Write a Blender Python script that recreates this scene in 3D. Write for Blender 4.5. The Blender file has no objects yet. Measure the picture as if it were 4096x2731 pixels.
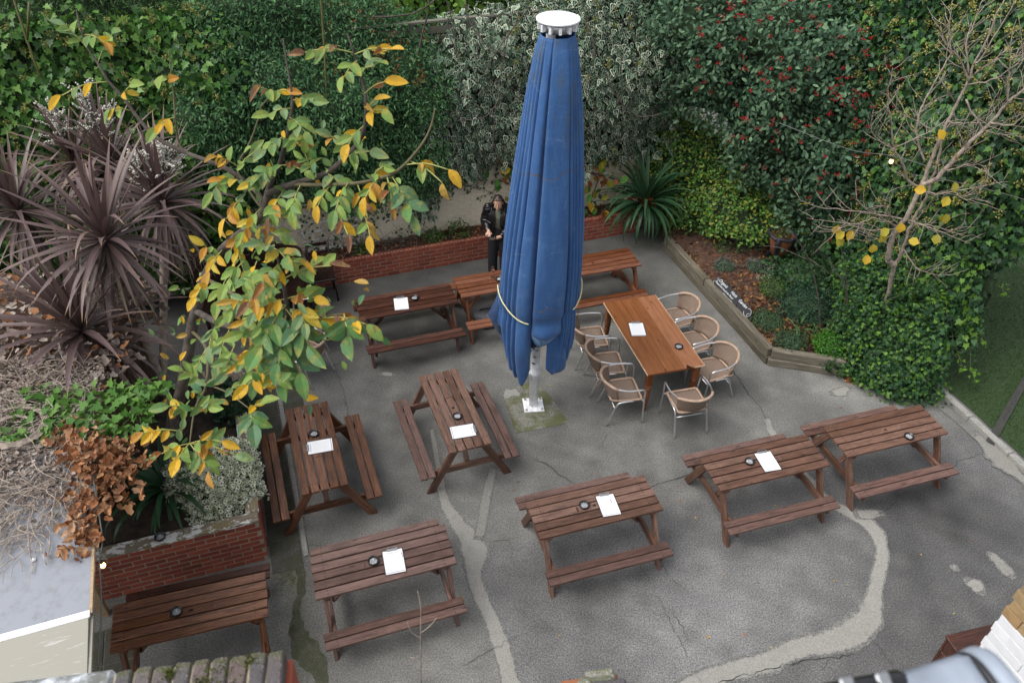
import bpy, bmesh, math, random
import numpy as np
from mathutils import Vector, Matrix

# ---------------------------------------------------------------- camera, world, sun, exposure
scene = bpy.context.scene
col = scene.collection
_p, _r = 0.680194, 0.022917
_f = Vector((0, math.cos(_p), -math.sin(_p))); _u = Vector((0, math.sin(_p), math.cos(_p))); _x = Vector((1, 0, 0))
_rt = _x*math.cos(_r) + _u*math.sin(_r); _up = _u*math.cos(_r) - _x*math.sin(_r)
cam_data = bpy.data.cameras.new('camera'); cam = bpy.data.objects.new('camera', cam_data); col.objects.link(cam)
cam.matrix_world = Matrix(((_rt.x, _up.x, -_f.x, 0), (_rt.y, _up.y, -_f.y, 0), (_rt.z, _up.z, -_f.z, 8.188), (0, 0, 0, 1)))
cam_data.sensor_width = 36; cam_data.lens = 28.527; cam_data.clip_start = 0.05; cam_data.clip_end = 500
cam_data.dof.use_dof = True; cam_data.dof.focus_distance = 11.0; cam_data.dof.aperture_fstop = 2.7
scene.camera = cam

world = bpy.data.worlds.new('World'); scene.world = world; world.use_nodes = True
wt = world.node_tree; wt.nodes.clear()
sky = wt.nodes.new('ShaderNodeTexSky'); sky.sky_type = 'NISHITA'; sky.sun_disc = False
SUN_EL, SUN_AZ = math.radians(58), math.radians(250)      # azimuth measured clockwise from +y
sky.sun_elevation = SUN_EL; sky.sun_rotation = SUN_AZ
sky.air_density = 1.0; sky.dust_density = 4.0; sky.ozone_density = 1.0
hs = wt.nodes.new('ShaderNodeHueSaturation'); hs.inputs['Saturation'].default_value = 0.28   # overcast: the cloud layer greys the sky
bg = wt.nodes.new('ShaderNodeBackground'); bg.inputs['Strength'].default_value = 0.15
wo = wt.nodes.new('ShaderNodeOutputWorld')
wt.links.new(sky.outputs[0], hs.inputs['Color']); wt.links.new(hs.outputs[0], bg.inputs['Color']); wt.links.new(bg.outputs[0], wo.inputs['Surface'])
sd = bpy.data.lights.new('sun', 'SUN'); sd.energy = 0.9; sd.angle = math.radians(45); sd.color = (1.0, 0.97, 0.93)
so = bpy.data.objects.new('sun', sd); col.objects.link(so)
_d = Vector((math.sin(SUN_AZ)*math.cos(SUN_EL), math.cos(SUN_AZ)*math.cos(SUN_EL), math.sin(SUN_EL)))
so.rotation_euler = _d.to_track_quat('Z', 'Y').to_euler(); so.location = _d*40
vs = scene.view_settings; vs.view_transform = 'Standard'; vs.look = 'None'; vs.gamma = 1; vs.use_curve_mapping = False
vs.exposure = 0.72
scene.cycles.max_bounces = 6; scene.cycles.diffuse_bounces = 3; scene.cycles.glossy_bounces = 3
scene.cycles.transmission_bounces = 6; scene.cycles.transparent_max_bounces = 8
scene.cycles.caustics_reflective = False; scene.cycles.caustics_refractive = False

rng = np.random.default_rng(7)
random.seed(7)
PI = math.pi

# ---------------------------------------------------------------- measured coordinates (metres; camera foot = origin, y forward)
IVY_LEFT = [[(-7.581,10.614,4.569),(-6.582,10.977,4.53),(-5.634,11.322,4.47),(-4.696,11.663,4.353),(-3.989,11.921,4.225)],[(-7.685,10.203,3.783),(-6.692,10.564,3.673),(-5.734,10.913,3.575),(-4.767,11.265,3.495),(-4.031,11.533,3.453)],[(-7.867,9.871,2.922),(-6.872,10.233,2.728),(-5.895,10.589,2.586),(-4.888,10.955,2.547),(-4.112,11.238,2.604)],[(-8.24,9.735,1.875),(-7.224,10.105,1.576),(-6.206,10.476,1.378),(-5.13,10.867,1.39),(-4.292,11.172,1.566)],[(-8.869,9.825,0.53),(-7.807,10.212,0.094),(-6.718,10.608,-0.18),(-5.535,11.039,-0.104),(-4.602,11.378,0.226)]]
BAMBOO = [[(-7.663,11.808,5.55),(-6.484,12.237,5.484),(-5.221,12.696,5.414),(-3.882,13.183,5.221),(-2.055,13.849,4.733)],[(-7.692,11.584,5.184),(-6.503,12.017,5.131),(-5.234,12.479,5.061),(-3.878,12.972,4.94),(-2.043,13.64,4.526)],[(-7.723,11.36,4.814),(-6.524,11.796,4.775),(-5.249,12.26,4.704),(-3.874,12.761,4.658),(-2.032,13.431,4.321)],[(-7.755,11.135,4.439),(-6.545,11.576,4.414),(-5.264,12.042,4.343),(-3.87,12.549,4.375),(-2.02,13.223,4.116)],[(-7.79,10.91,4.059),(-6.568,11.355,4.049),(-5.281,11.823,3.978),(-3.867,12.338,4.092),(-2.008,13.014,3.914)]]
JASMINE = [[(-4.877,11.757,4.499),(-4.086,12.045,4.55),(-3.168,12.379,4.472),(-2.21,12.728,4.263),(-1.588,12.954,3.943),(-1.132,13.12,3.624)],[(-4.82,11.193,3.948),(-4.038,11.477,3.987),(-3.125,11.81,3.921),(-2.171,12.157,3.77),(-1.551,12.383,3.534),(-1.1,12.547,3.274)],[(-4.864,10.858,3.307),(-4.074,11.145,3.332),(-3.147,11.482,3.278),(-2.176,11.836,3.187),(-1.545,12.065,3.036),(-1.09,12.231,2.832)],[(-5.06,10.839,2.478),(-4.238,11.138,2.489),(-3.268,11.491,2.447),(-2.248,11.863,2.42),(-1.586,12.104,2.359),(-1.113,12.276,2.211)],[(-5.426,11.132,1.381),(-4.545,11.452,1.376),(-3.498,11.833,1.347),(-2.393,12.236,1.398),(-1.678,12.496,1.442),(-1.17,12.681,1.356)]]
VARIEGATED = [[(-1.634,12.831,3.505),(-1.254,12.97,3.776),(-0.71,13.167,3.927),(-0.091,13.393,4.006),(0.679,13.673,4.176),(1.452,13.955,4.451),(2.098,14.19,4.604),(2.853,14.464,4.618)],[(-1.631,12.513,2.953),(-1.246,12.653,3.291),(-0.697,12.8,3.486),(-0.077,13.025,3.541),(0.694,13.253,3.672),(1.474,13.537,3.866),(2.125,13.774,3.997),(2.895,14.16,4.046)],[(-1.657,12.397,2.294),(-1.249,12.439,2.756),(-0.692,12.589,2.98),(-0.064,12.764,3.033),(0.714,12.941,3.127),(1.496,13.119,3.276),(2.152,13.358,3.384),(2.963,13.972,3.422)],[(-1.711,12.484,1.489),(-1.283,12.533,2.053),(-0.701,12.639,2.34),(-0.052,12.769,2.393),(0.754,12.955,2.425),(1.572,13.147,2.487),(2.257,13.396,2.572),(3.087,14.017,2.681)],[(-1.784,12.67,0.557),(-1.336,12.78,1.212),(-0.726,12.949,1.522),(-0.04,13.145,1.523),(0.823,13.406,1.456),(1.71,13.623,1.413),(2.451,13.892,1.472),(3.274,14.298,1.78)]]
NEIGHBOUR = [[(-2.393,15.215,4.6),(-1.516,15.535,4.545),(-0.603,15.867,4.487),(0.429,16.242,4.421),(1.004,16.452,4.385)],[(-2.388,15.004,4.308),(-1.51,15.324,4.246),(-0.596,15.657,4.205),(0.437,16.032,4.154),(1.011,16.242,4.133)],[(-2.383,14.793,4.016),(-1.504,15.113,3.946),(-0.588,15.447,3.922),(0.445,15.823,3.887),(1.018,16.031,3.881)],[(-2.411,14.783,3.66),(-1.519,15.108,3.582),(-0.589,15.446,3.576),(0.459,15.828,3.556),(1.039,16.039,3.567)],[(-2.456,14.873,3.261),(-1.544,15.205,3.173),(-0.593,15.551,3.185),(0.477,15.941,3.183),(1.068,16.156,3.21)]]
COTONEASTER = [[(2.123,14.3,4.509),(2.831,14.0,4.734),(3.466,13.8,4.863),(4.09,13.6,4.925),(4.694,13.4,4.987),(5.23,13.2,4.987),(5.718,13.0,4.676)],[(2.138,14.0,4.103),(2.803,13.4,4.303),(3.414,13.0,4.289),(4.023,12.7,4.249),(4.601,12.4,4.246),(5.127,12.3,4.338),(5.669,12.5,4.27)],[(2.169,13.8,3.663),(2.815,13.0,3.824),(3.438,12.5,3.64),(4.047,12.1,3.501),(4.65,11.8,3.399),(5.186,11.8,3.58),(5.71,12.2,3.804)],[(2.234,13.8,3.14),(2.894,12.9,3.23),(3.578,12.4,2.816),(4.247,12.0,2.515),(4.913,11.7,2.286),(5.435,11.7,2.616),(5.85,12.1,3.25)],[(2.335,14.0,2.511),(3.095,13.3,2.388),(3.913,12.9,1.622),(4.733,12.6,1.037),(5.479,12.2,0.678),(5.958,12.1,1.273),(6.148,12.3,2.532)]]
PRIVET = [[(2.193,14.2,1.537),(2.716,14.2,2.191),(3.587,14.0,2.007),(4.39,13.6,1.534),(5.05,13.2,1.323),(5.556,12.9,1.15)],[(2.205,14.1,1.343),(2.734,13.9,1.767),(3.577,13.6,1.654),(4.34,13.2,1.349),(5.009,12.9,1.169),(5.527,12.7,1.044)],[(2.217,14.0,1.147),(2.753,13.6,1.341),(3.566,13.2,1.307),(4.322,12.9,1.119),(5.006,12.7,0.964),(5.54,12.6,0.882)],[(2.228,13.9,0.949),(2.793,13.4,0.858),(3.581,12.9,0.912),(4.302,12.6,0.893),(5.003,12.5,0.76),(5.554,12.5,0.719)],[(2.241,13.8,0.75),(2.834,13.2,0.362),(3.625,12.7,0.454),(4.351,12.5,0.551),(5.04,12.4,0.495),(5.569,12.4,0.555)]]
IVY_RIGHT = [[(4.847,13.6,4.086),(5.31,13.2,4.483),(5.617,12.8,4.975),(5.876,12.4,5.259),(6.119,12.0,5.473),(6.348,11.6,5.626),(6.658,11.3,5.753),(7.121,11.0,5.831)],[(4.887,13.0,3.274),(5.293,12.4,3.652),(5.625,12.0,4.054),(5.881,11.6,4.34),(6.1,11.2,4.614),(6.34,10.9,4.845),(6.668,10.7,5.038),(7.232,10.6,5.134)],[(5.008,12.6,2.362),(5.452,12.0,2.657),(5.78,11.5,3.006),(6.046,11.1,3.299),(6.307,10.8,3.602),(6.514,10.5,3.953),(6.876,10.4,4.21),(7.496,10.4,4.341)],[(5.183,12.3,1.349),(5.679,11.7,1.54),(6.009,11.1,1.84),(6.291,10.7,2.137),(6.543,10.4,2.515),(6.775,10.2,2.957),(7.178,10.2,3.279),(7.79,10.2,3.486)],[(5.377,12.0,0.261),(5.934,11.4,0.324),(6.331,10.8,0.498),(6.638,10.4,0.798),(6.95,10.2,1.198),(7.215,10.1,1.743),(7.594,10.1,2.199),(8.2,10.1,2.501)]]
IVY_MOUND = [[(5.188,10.888,0.75),(5.257,10.603,0.95),(5.46,10.514,1.1),(5.806,10.281,1.35),(6.075,9.99,1.4),(6.239,9.627,1.35)],[(5.189,10.663,0.5),(5.229,10.302,0.72),(5.415,10.15,0.85),(5.725,9.829,1.1),(5.961,9.513,1.2),(6.18,9.302,1.15)],[(5.092,10.242,0.4),(5.182,9.969,0.52),(5.374,9.799,0.6),(5.691,9.464,0.8),(5.94,9.192,0.9),(6.168,9.052,0.9)],[(4.976,9.793,0.34),(5.113,9.6,0.36),(5.317,9.424,0.38),(5.66,9.111,0.5),(5.961,8.936,0.55),(6.28,8.98,0.5)],[(4.867,9.368,0.28),(5.113,9.363,0.1),(5.33,9.177,0.06),(5.732,8.921,0.06),(6.085,8.829,0.06),(6.416,8.935,0.06)]]
IVY_DRAPE = [[(6.119,10.105,1.4),(6.289,9.967,1.5),(6.434,9.94,1.6),(6.608,9.912,1.7),(6.659,9.839,1.9)],[(6.07,9.799,1.2),(6.241,9.669,1.3),(6.431,9.754,1.4),(6.606,9.73,1.5),(6.671,9.692,1.7)],[(6.025,9.503,1.0),(6.24,9.446,1.05),(6.474,9.639,1.15),(6.604,9.549,1.3),(6.683,9.544,1.5)],[(5.983,9.216,0.8),(6.198,9.163,0.85),(6.515,9.519,0.9),(6.649,9.436,1.05),(6.743,9.464,1.25)],[(6.023,9.055,0.5),(6.241,9.006,0.55),(6.553,9.394,0.65),(6.691,9.317,0.8),(6.801,9.376,1.0)]]
WALNUT = [[(-4.044,6.608,1.094),(-3.894,6.726,1.556),(-3.688,6.696,1.997),(-3.398,6.707,2.805),(-3.278,6.679,3.089),(-3.082,6.647,3.526),(-2.807,6.574,3.913),(-2.41,6.378,4.307),(-2.235,6.28,4.504)],[(-2.235,6.28,4.504),(-2.163,6.318,4.71),(-2.112,6.343,4.82),(-2.04,6.37,4.933),(-1.953,6.433,5.17),(-1.92,6.463,5.287),(-1.885,6.529,5.447),(-1.898,6.582,5.671),(-1.919,6.652,5.917)],[(-2.178,6.301,4.689),(-1.912,6.27,4.809),(-1.62,6.238,4.929),(-1.397,6.256,5.11),(-1.282,6.256,5.269),(-1.228,6.272,5.448),(-1.234,6.342,5.613),(-1.27,6.387,5.749),(-1.298,6.387,5.908),(-1.346,6.435,6.047)],[(-1.912,6.265,4.803),(-1.714,6.176,4.852),(-1.334,6.009,4.963),(-1.047,5.961,5.063),(-0.894,5.929,5.183),(-0.74,5.948,5.365),(-0.669,5.993,5.5),(-0.64,6.024,5.619)],[(-2.252,6.309,4.539),(-2.411,6.448,4.711),(-2.469,6.539,4.824),(-2.325,6.591,5.047),(-2.223,6.639,5.265),(-2.19,6.639,5.344),(-2.08,6.655,5.444)],[(-2.235,6.285,4.51),(-2.282,6.389,4.638),(-2.577,6.604,4.746),(-2.782,6.658,4.812),(-3.032,6.796,4.824),(-3.286,6.875,4.921),(-3.46,6.987,5.06),(-3.596,7.1,5.2),(-3.705,7.14,5.328),(-3.785,7.196,5.476),(-3.866,7.268,5.566),(-3.891,7.287,5.748),(-3.933,7.391,5.876)],[(-3.032,6.796,4.824),(-3.086,6.86,4.903),(-3.077,6.913,5.126),(-3.108,7.092,5.348),(-3.106,7.179,5.615)],[(-3.278,6.679,3.089),(-2.76,5.982,3.499),(-2.315,5.478,3.83),(-1.911,5.005,4.199),(-1.702,4.809,4.434),(-1.678,4.839,4.63),(-1.681,4.846,4.798),(-1.688,4.873,4.911),(-1.717,4.902,5.026)],[(-3.398,6.707,2.805),(-3.011,6.133,3.05),(-2.778,5.466,3.179),(-2.72,5.037,3.285),(-2.68,4.711,3.2)],[(-3.082,6.647,3.526),(-2.655,6.025,3.87),(-2.255,5.47,4.138),(-2.015,5.209,4.292),(-1.781,4.761,4.216),(-1.535,4.732,4.498),(-1.226,4.697,4.614)],[(-2.778,5.466,3.179),(-2.488,5.206,3.335),(-2.211,4.969,3.36)],[(-2.315,5.478,3.83),(-1.975,4.87,4.032),(-1.814,4.56,4.126)]]
WALNUT_LEAVES = [((-3.866,7.268,5.566),(-4.015,7.279,5.77),6,'g'),((-3.785,7.196,5.476),(-3.553,7.286,5.779),7,'g'),((-3.897,7.303,5.689),(-3.64,7.149,5.689),5,'y'),((-3.705,7.14,5.328),(-4.068,6.951,5.285),5,'y'),((-3.596,7.1,5.2),(-3.474,7.057,5.337),4,'y'),((-3.108,7.092,5.348),(-3.139,7.013,5.441),3,'y'),((-3.077,6.898,5.108),(-3.186,6.734,5.096),4,'y'),((-3.525,7.024,5.105),(-3.644,6.92,5.167),4,'y'),((-2.08,6.655,5.444),(-2.143,6.577,5.538),3,'b'),((-2.08,6.655,5.444),(-1.925,6.569,5.528),3,'y'),((-1.298,6.387,5.908),(-1.655,6.277,5.962),6,'m'),((-1.291,6.381,5.9),(-0.999,6.297,5.987),5,'m'),((-1.273,6.349,5.86),(-1.347,6.154,5.811),4,'g'),((-1.27,6.387,5.749),(-1.131,6.309,5.844),3,'g'),((-1.224,6.284,5.622),(-1.043,6.235,5.752),2,'b'),((-1.229,6.281,5.459),(-1.143,6.233,5.591),3,'m'),((-1.247,6.214,5.376),(-1.343,6.012,5.317),5,'m'),((-1.228,6.272,5.448),(-1.071,6.191,5.538),3,'y'),((-1.885,6.529,5.447),(-1.679,6.419,5.502),5,'m'),((-1.898,6.485,5.393),(-2.035,6.346,5.412),4,'g'),((-1.907,6.439,5.336),(-1.745,6.26,5.305),5,'g'),((-1.986,6.417,5.149),(-1.805,6.284,5.177),5,'m'),((-1.397,6.256,5.11),(-1.53,6.24,5.281),4,'m'),((-1.443,6.228,5.075),(-1.204,6.166,5.189),5,'g'),((-0.894,5.929,5.183),(-0.531,5.812,5.229),3,'b'),((-0.856,5.95,5.208),(-0.58,5.747,5.148),3,'b'),((-1.047,5.961,5.063),(-0.985,5.733,4.972),5,'b'),((-1.114,5.953,5.053),(-1.195,5.751,4.995),5,'y'),((-1.008,5.961,5.063),(-0.826,5.669,4.893),7,'G'),((-1.202,6.026,4.985),(-1.077,5.998,5.14),4,'y'),((-1.381,6.012,4.968),(-1.458,5.77,4.859),6,'y'),((-1.547,6.089,4.903),(-1.624,5.878,4.834),5,'y'),((-1.309,6.013,4.969),(-1.191,5.729,4.809),5,'b'),((-1.213,5.747,4.798),(-1.153,5.555,4.752),4,'b'),((-1.425,5.744,4.794),(-1.326,5.553,4.749),3,'m'),((-1.953,6.433,5.17),(-2.095,6.257,5.143),5,'g'),((-2.04,6.37,4.933),(-2.158,6.21,4.925),6,'g'),((-2.047,6.367,4.93),(-1.79,6.238,4.961),6,'m'),((-2.097,6.298,4.844),(-2.23,6.162,4.867),6,'m'),((-1.719,6.211,4.895),(-1.767,6.239,5.121),5,'g'),((-1.609,6.24,4.932),(-1.433,6.061,4.9),5,'g'),((-1.829,6.174,4.85),(-1.866,5.94,4.751),6,'g'),((-2.005,6.226,4.755),(-2.076,5.979,4.64),6,'m'),((-2.411,6.448,4.711),(-2.562,6.361,4.795),5,'m'),((-2.469,6.539,4.824),(-2.604,6.48,4.942),5,'b'),((-2.468,6.52,4.8),(-2.301,6.509,4.977),4,'g'),((-2.541,6.507,4.784),(-2.635,6.289,4.705),6,'g'),((-2.409,6.375,4.621),(-2.516,6.147,4.53),6,'y'),((-2.22,6.221,4.59),(-2.328,5.992,4.497),6,'y'),((-2.377,6.292,4.359),(-2.507,6.065,4.269),6,'y'),((-2.344,6.206,4.412),(-2.057,6.058,4.42),6,'m'),((-2.204,6.193,4.555),(-1.956,6.068,4.591),6,'g'),((-2.735,6.406,4.023),(-2.808,6.189,3.946),5,'y'),((-2.545,6.276,4.181),(-2.42,6.028,4.065),6,'y'),((-2.329,5.844,4.282),(-2.432,5.625,4.203),6,'g'),((-2.185,5.762,4.34),(-2.213,5.5,4.208),6,'g'),((-1.717,4.902,5.026),(-1.771,4.82,5.116),4,'g'),((-1.717,4.902,5.026),(-1.601,4.765,5.048),4,'m'),((-1.688,4.873,4.911),(-1.78,4.688,4.873),5,'m'),((-1.688,4.873,4.911),(-1.507,4.789,4.998),5,'b'),((-1.681,4.846,4.798),(-1.886,4.65,4.746),6,'m'),((-1.681,4.846,4.798),(-1.302,4.824,4.962),6,'m'),((-1.678,4.839,4.63),(-1.947,4.651,4.588),7,'m'),((-1.678,4.839,4.63),(-1.446,4.757,4.72),6,'m'),((-1.677,4.811,4.595),(-1.816,4.534,4.443),7,'G'),((-1.676,4.791,4.57),(-1.469,4.539,4.45),7,'G'),((-1.675,4.76,4.533),(-1.687,4.456,4.348),7,'G'),((-1.702,4.819,4.447),(-1.554,4.494,4.235),7,'G'),((-1.724,4.808,4.433),(-1.911,4.59,4.354),6,'y'),((-1.702,4.829,4.459),(-1.403,4.738,4.537),6,'m'),((-1.395,4.714,4.556),(-1.054,4.604,4.61),7,'b'),((-1.226,4.697,4.614),(-1.167,4.504,4.566),5,'G'),((-1.756,4.787,4.407),(-1.978,4.669,4.452),6,'g'),((-1.881,4.926,4.261),(-1.938,4.639,4.097),6,'G'),((-1.976,4.913,4.086),(-2.105,4.755,4.081),6,'m'),((-1.814,4.56,4.126),(-1.713,4.451,4.182),5,'m'),((-2.015,5.209,4.292),(-2.184,5.131,4.387),6,'m'),((-2.255,5.47,4.138),(-2.356,5.304,4.124),6,'g'),((-1.781,4.761,4.216),(-1.709,4.526,4.116),6,'G'),((-1.814,4.581,4.152),(-1.937,4.428,4.154),5,'y'),((-2.76,5.982,3.499),(-2.792,5.76,3.416),6,'g'),((-2.533,5.723,3.656),(-2.599,5.433,3.489),6,'g'),((-2.973,6.057,3.114),(-3.023,5.832,3.027),5,'g'),((-2.778,5.466,3.179),(-2.946,5.455,3.357),5,'g'),((-2.778,5.466,3.179),(-2.556,5.461,3.364),5,'g'),((-2.72,5.037,3.285),(-2.888,4.968,3.391),7,'y'),((-2.72,5.037,3.285),(-2.556,4.973,3.397),4,'g'),((-2.781,4.845,3.206),(-3.06,4.756,3.287),7,'y'),((-2.68,4.711,3.2),(-2.867,4.575,3.223),5,'m'),((-2.68,4.711,3.2),(-2.368,4.65,3.315),5,'m'),((-2.68,4.711,3.2),(-2.47,4.491,3.118),7,'m'),((-2.68,4.711,3.2),(-2.723,4.555,3.197),4,'y'),((-2.68,4.711,3.2),(-2.258,4.584,3.234),4,'m'),((-2.211,4.969,3.36),(-2.152,4.815,3.36),5,'G'),((-2.211,4.969,3.36),(-2.083,4.919,3.488),3,'m'),((-2.488,5.206,3.335),(-2.298,5.168,3.478),4,'g'),((-2.926,6.401,3.699),(-3.001,6.197,3.638),5,'y'),((-2.851,6.424,3.886),(-2.891,6.425,4.078),4,'y'),((-2.582,5.993,3.99),(-2.612,5.772,3.908),6,'g'),((-2.015,5.423,4.398),(-2.044,5.192,4.304),6,'g'),((-2.259,5.585,4.28),(-2.074,5.443,4.296),6,'g'),((-1.852,5.071,4.44),(-1.88,4.89,4.408),6,'g'),((-2.388,5.394,3.726),(-2.415,5.161,3.629),5,'g'),((-1.57,4.812,4.597),(-1.505,4.637,4.572),5,'m')]
BARE = [(0.055,0.045,[(5.773,10.1,0.622),(5.678,10.033,0.932),(5.588,9.967,1.369),(5.509,9.9,1.761)]),(0.06,0.012,[(5.509,9.9,1.761),(5.399,9.875,1.84),(5.343,9.85,1.945),(5.3,9.825,2.137),(5.294,9.8,2.399),(5.364,9.8,2.596),(5.407,9.811,3.01),(5.426,9.822,3.196),(5.432,9.833,3.521),(5.448,9.844,3.757),(5.49,9.856,4.063),(5.531,9.867,4.358),(5.552,9.878,4.696),(5.596,9.889,5.088),(5.616,9.9,5.477)]),(0.032,0.014,[(5.52,9.9,1.761),(5.542,9.917,1.881),(5.548,9.933,2.151),(5.56,9.95,2.463),(5.617,9.95,2.83),(5.62,9.987,3.093),(5.621,10.025,3.412),(5.601,10.062,3.779),(5.705,10.1,3.844)]),(0.042,0.02,[(5.411,9.8,3.101),(5.558,9.757,3.233),(5.663,9.714,3.525),(5.783,9.671,3.845),(5.881,9.629,4.058),(5.943,9.586,4.3),(6.059,9.543,4.536),(6.155,9.5,4.729)]),(0.026,0.006,[(5.387,9.8,3.058),(5.176,9.767,3.198),(5.036,9.733,3.418),(4.833,9.7,3.671),(4.626,9.667,4.124),(4.508,9.633,4.41),(4.446,9.6,4.738)]),(0.014,0.005,[(4.839,9.7,3.651),(4.605,9.667,3.779),(4.442,9.633,3.926),(4.384,9.6,4.202)]),(0.012,0.005,[(4.851,9.7,3.672),(5.141,9.65,3.897),(5.293,9.6,4.075)]),(0.02,0.006,[(5.391,9.9,3.385),(5.206,9.943,3.705),(5.156,9.986,3.96),(5.186,10.029,4.191),(5.306,10.071,4.673),(5.307,10.114,4.817),(5.232,10.157,5.027),(5.186,10.2,5.349)]),(0.018,0.006,[(5.539,9.85,4.51),(5.317,9.8,4.771),(5.099,9.75,4.938),(4.853,9.7,5.198)]),(0.016,0.006,[(5.598,9.85,4.256),(5.905,9.767,3.92),(6.153,9.683,3.887),(6.346,9.6,3.911)]),(0.02,0.008,[(5.864,9.6,4.07),(6.103,9.55,4.079),(6.175,9.5,4.233)]),(0.016,0.006,[(5.91,9.5,4.372),(5.766,9.467,4.733),(5.714,9.433,4.946),(5.758,9.4,5.123)]),(0.016,0.006,[(5.536,9.85,4.706),(5.565,9.8,4.846),(5.647,9.75,5.394),(5.632,9.7,5.535)]),(0.016,0.006,[(5.513,9.85,4.581),(5.364,9.9,4.944),(5.402,9.95,5.131),(5.429,10.0,5.428)]),(0.014,0.004,[(5.565,9.85,4.583),(5.713,9.775,4.789),(5.848,9.7,5.089)]),(0.014,0.004,[(5.559,9.85,4.457),(5.83,9.775,4.582),(6.011,9.7,4.858)]),(0.014,0.004,[(5.457,9.8,3.991),(5.687,9.75,3.999),(5.917,9.7,4.046)]),(0.014,0.004,[(5.274,9.8,3.89),(4.951,9.75,4.039),(4.672,9.7,4.185)]),(0.014,0.004,[(5.435,9.8,4.254),(5.051,9.7,4.627)]),(0.016,0.004,[(5.365,9.8,2.57),(4.699,9.733,2.71),(4.122,9.667,2.803),(3.742,9.6,2.956)]),(0.014,0.004,[(5.32,9.8,2.449),(4.915,9.7,2.641),(4.587,9.6,2.597),(3.891,9.5,2.731)]),(0.014,0.004,[(5.286,9.8,2.424),(4.872,9.667,2.469),(4.46,9.533,2.61),(4.185,9.4,2.423)]),(0.012,0.003,[(5.279,9.8,2.448),(4.771,9.7,2.777),(4.497,9.6,2.987)]),(0.014,0.004,[(5.386,9.8,2.571),(5.737,9.6,2.532),(6.135,9.4,2.451)]),(0.012,0.004,[(5.401,9.8,2.523),(5.624,9.7,2.553),(5.83,9.6,2.559),(6.085,9.5,2.59)]),(0.014,0.004,[(5.557,9.9,2.021),(5.743,9.767,1.83),(5.941,9.633,1.796),(6.048,9.5,1.889)]),(0.008,0.003,[(5.763,9.8,1.808),(5.772,9.7,1.535)]),(0.014,0.004,[(5.439,9.8,3.016),(5.624,9.667,3.051),(5.887,9.533,3.214),(6.278,9.4,3.387)]),(0.012,0.004,[(5.765,9.6,3.112),(5.891,9.5,3.065),(5.987,9.4,3.144)]),(0.014,0.004,[(5.583,9.8,3.211),(5.703,9.733,3.537),(5.701,9.667,3.767),(5.592,9.6,4.082)]),(0.012,0.003,[(5.62,9.7,3.368),(5.807,9.6,3.505),(5.993,9.5,3.53)]),(0.01,0.003,[(5.275,9.8,2.326),(4.998,9.667,2.327),(4.642,9.533,2.544),(4.056,9.4,2.609)]),(0.01,0.003,[(5.313,9.8,2.473),(4.994,9.7,2.783),(4.868,9.6,3.019)])]
BARE_LEAVES = [(4.386,9.6,2.58),(4.497,9.6,2.475),(4.421,9.6,2.377),(4.603,9.6,2.502),(5.007,9.6,2.429),(5.087,9.6,2.539),(5.22,9.6,2.637),(5.4,9.6,2.367),(4.827,9.6,2.229),(4.922,9.6,2.12),(4.944,9.6,2.294),(5.778,9.6,2.474),(5.772,9.6,2.78),(5.609,9.6,3.62),(5.713,9.6,3.257),(5.39,9.6,3.134),(5.713,9.6,3.047),(5.766,9.6,2.79),(5.258,9.6,3.97),(3.802,9.6,2.891)]
BULBS = [(5.304,10.6,3.063),(5.988,10.0,2.99),(-3.44,4.115,2.3)]
REPAIRS = [[((-1.119,8.16),0.025),((-0.939,7.345),0.035),((-0.817,6.827),0.056),((-0.607,6.449),0.093),((-0.41,6.124),0.138),((-0.383,5.78),0.088),((-0.289,5.427),0.075),((-0.1,4.988),0.077),((0.028,4.579),0.079),((0.126,4.244),0.082)],[((-0.202,7.446),0.041),((-0.264,7.062),0.051),((-0.323,6.56),0.055),((-0.362,6.223),0.048)],[((3.73,8.539),0.038),((3.706,8.272),0.05),((3.771,7.975),0.043),((3.911,7.572),0.047),((4.157,6.987),0.062),((4.424,6.752),0.084),((4.602,6.529),0.099),((4.61,6.199),0.07),((4.444,5.849),0.068),((4.272,5.489),0.081),((4.107,5.231),0.129),((3.814,5.034),0.151),((3.31,4.879),0.106),((2.787,4.686),0.104),((2.239,4.524),0.102),((1.839,4.331),0.101)],[((4.424,6.752),0.056),((4.654,6.773),0.073),((4.829,6.792),0.028)]]
PATCHES = [[((5.347,5.997),0.016),((5.403,5.98),0.047),((5.449,5.938),0.016)],[((5.468,5.846),0.026),((5.518,5.757),0.088),((5.576,5.651),0.056),((5.601,5.593),0.015)],[((5.89,6.215),0.016),((5.964,6.14),0.069),((6.011,5.953),0.068),((6.059,5.832),0.026)],[((4.78,9.04),0.026),((4.96,9.094),0.085),((5.162,9.218),0.026)],[((-2.03,9.269),0.013),((-1.882,9.254),0.046),((-1.748,9.238),0.013)]]
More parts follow.
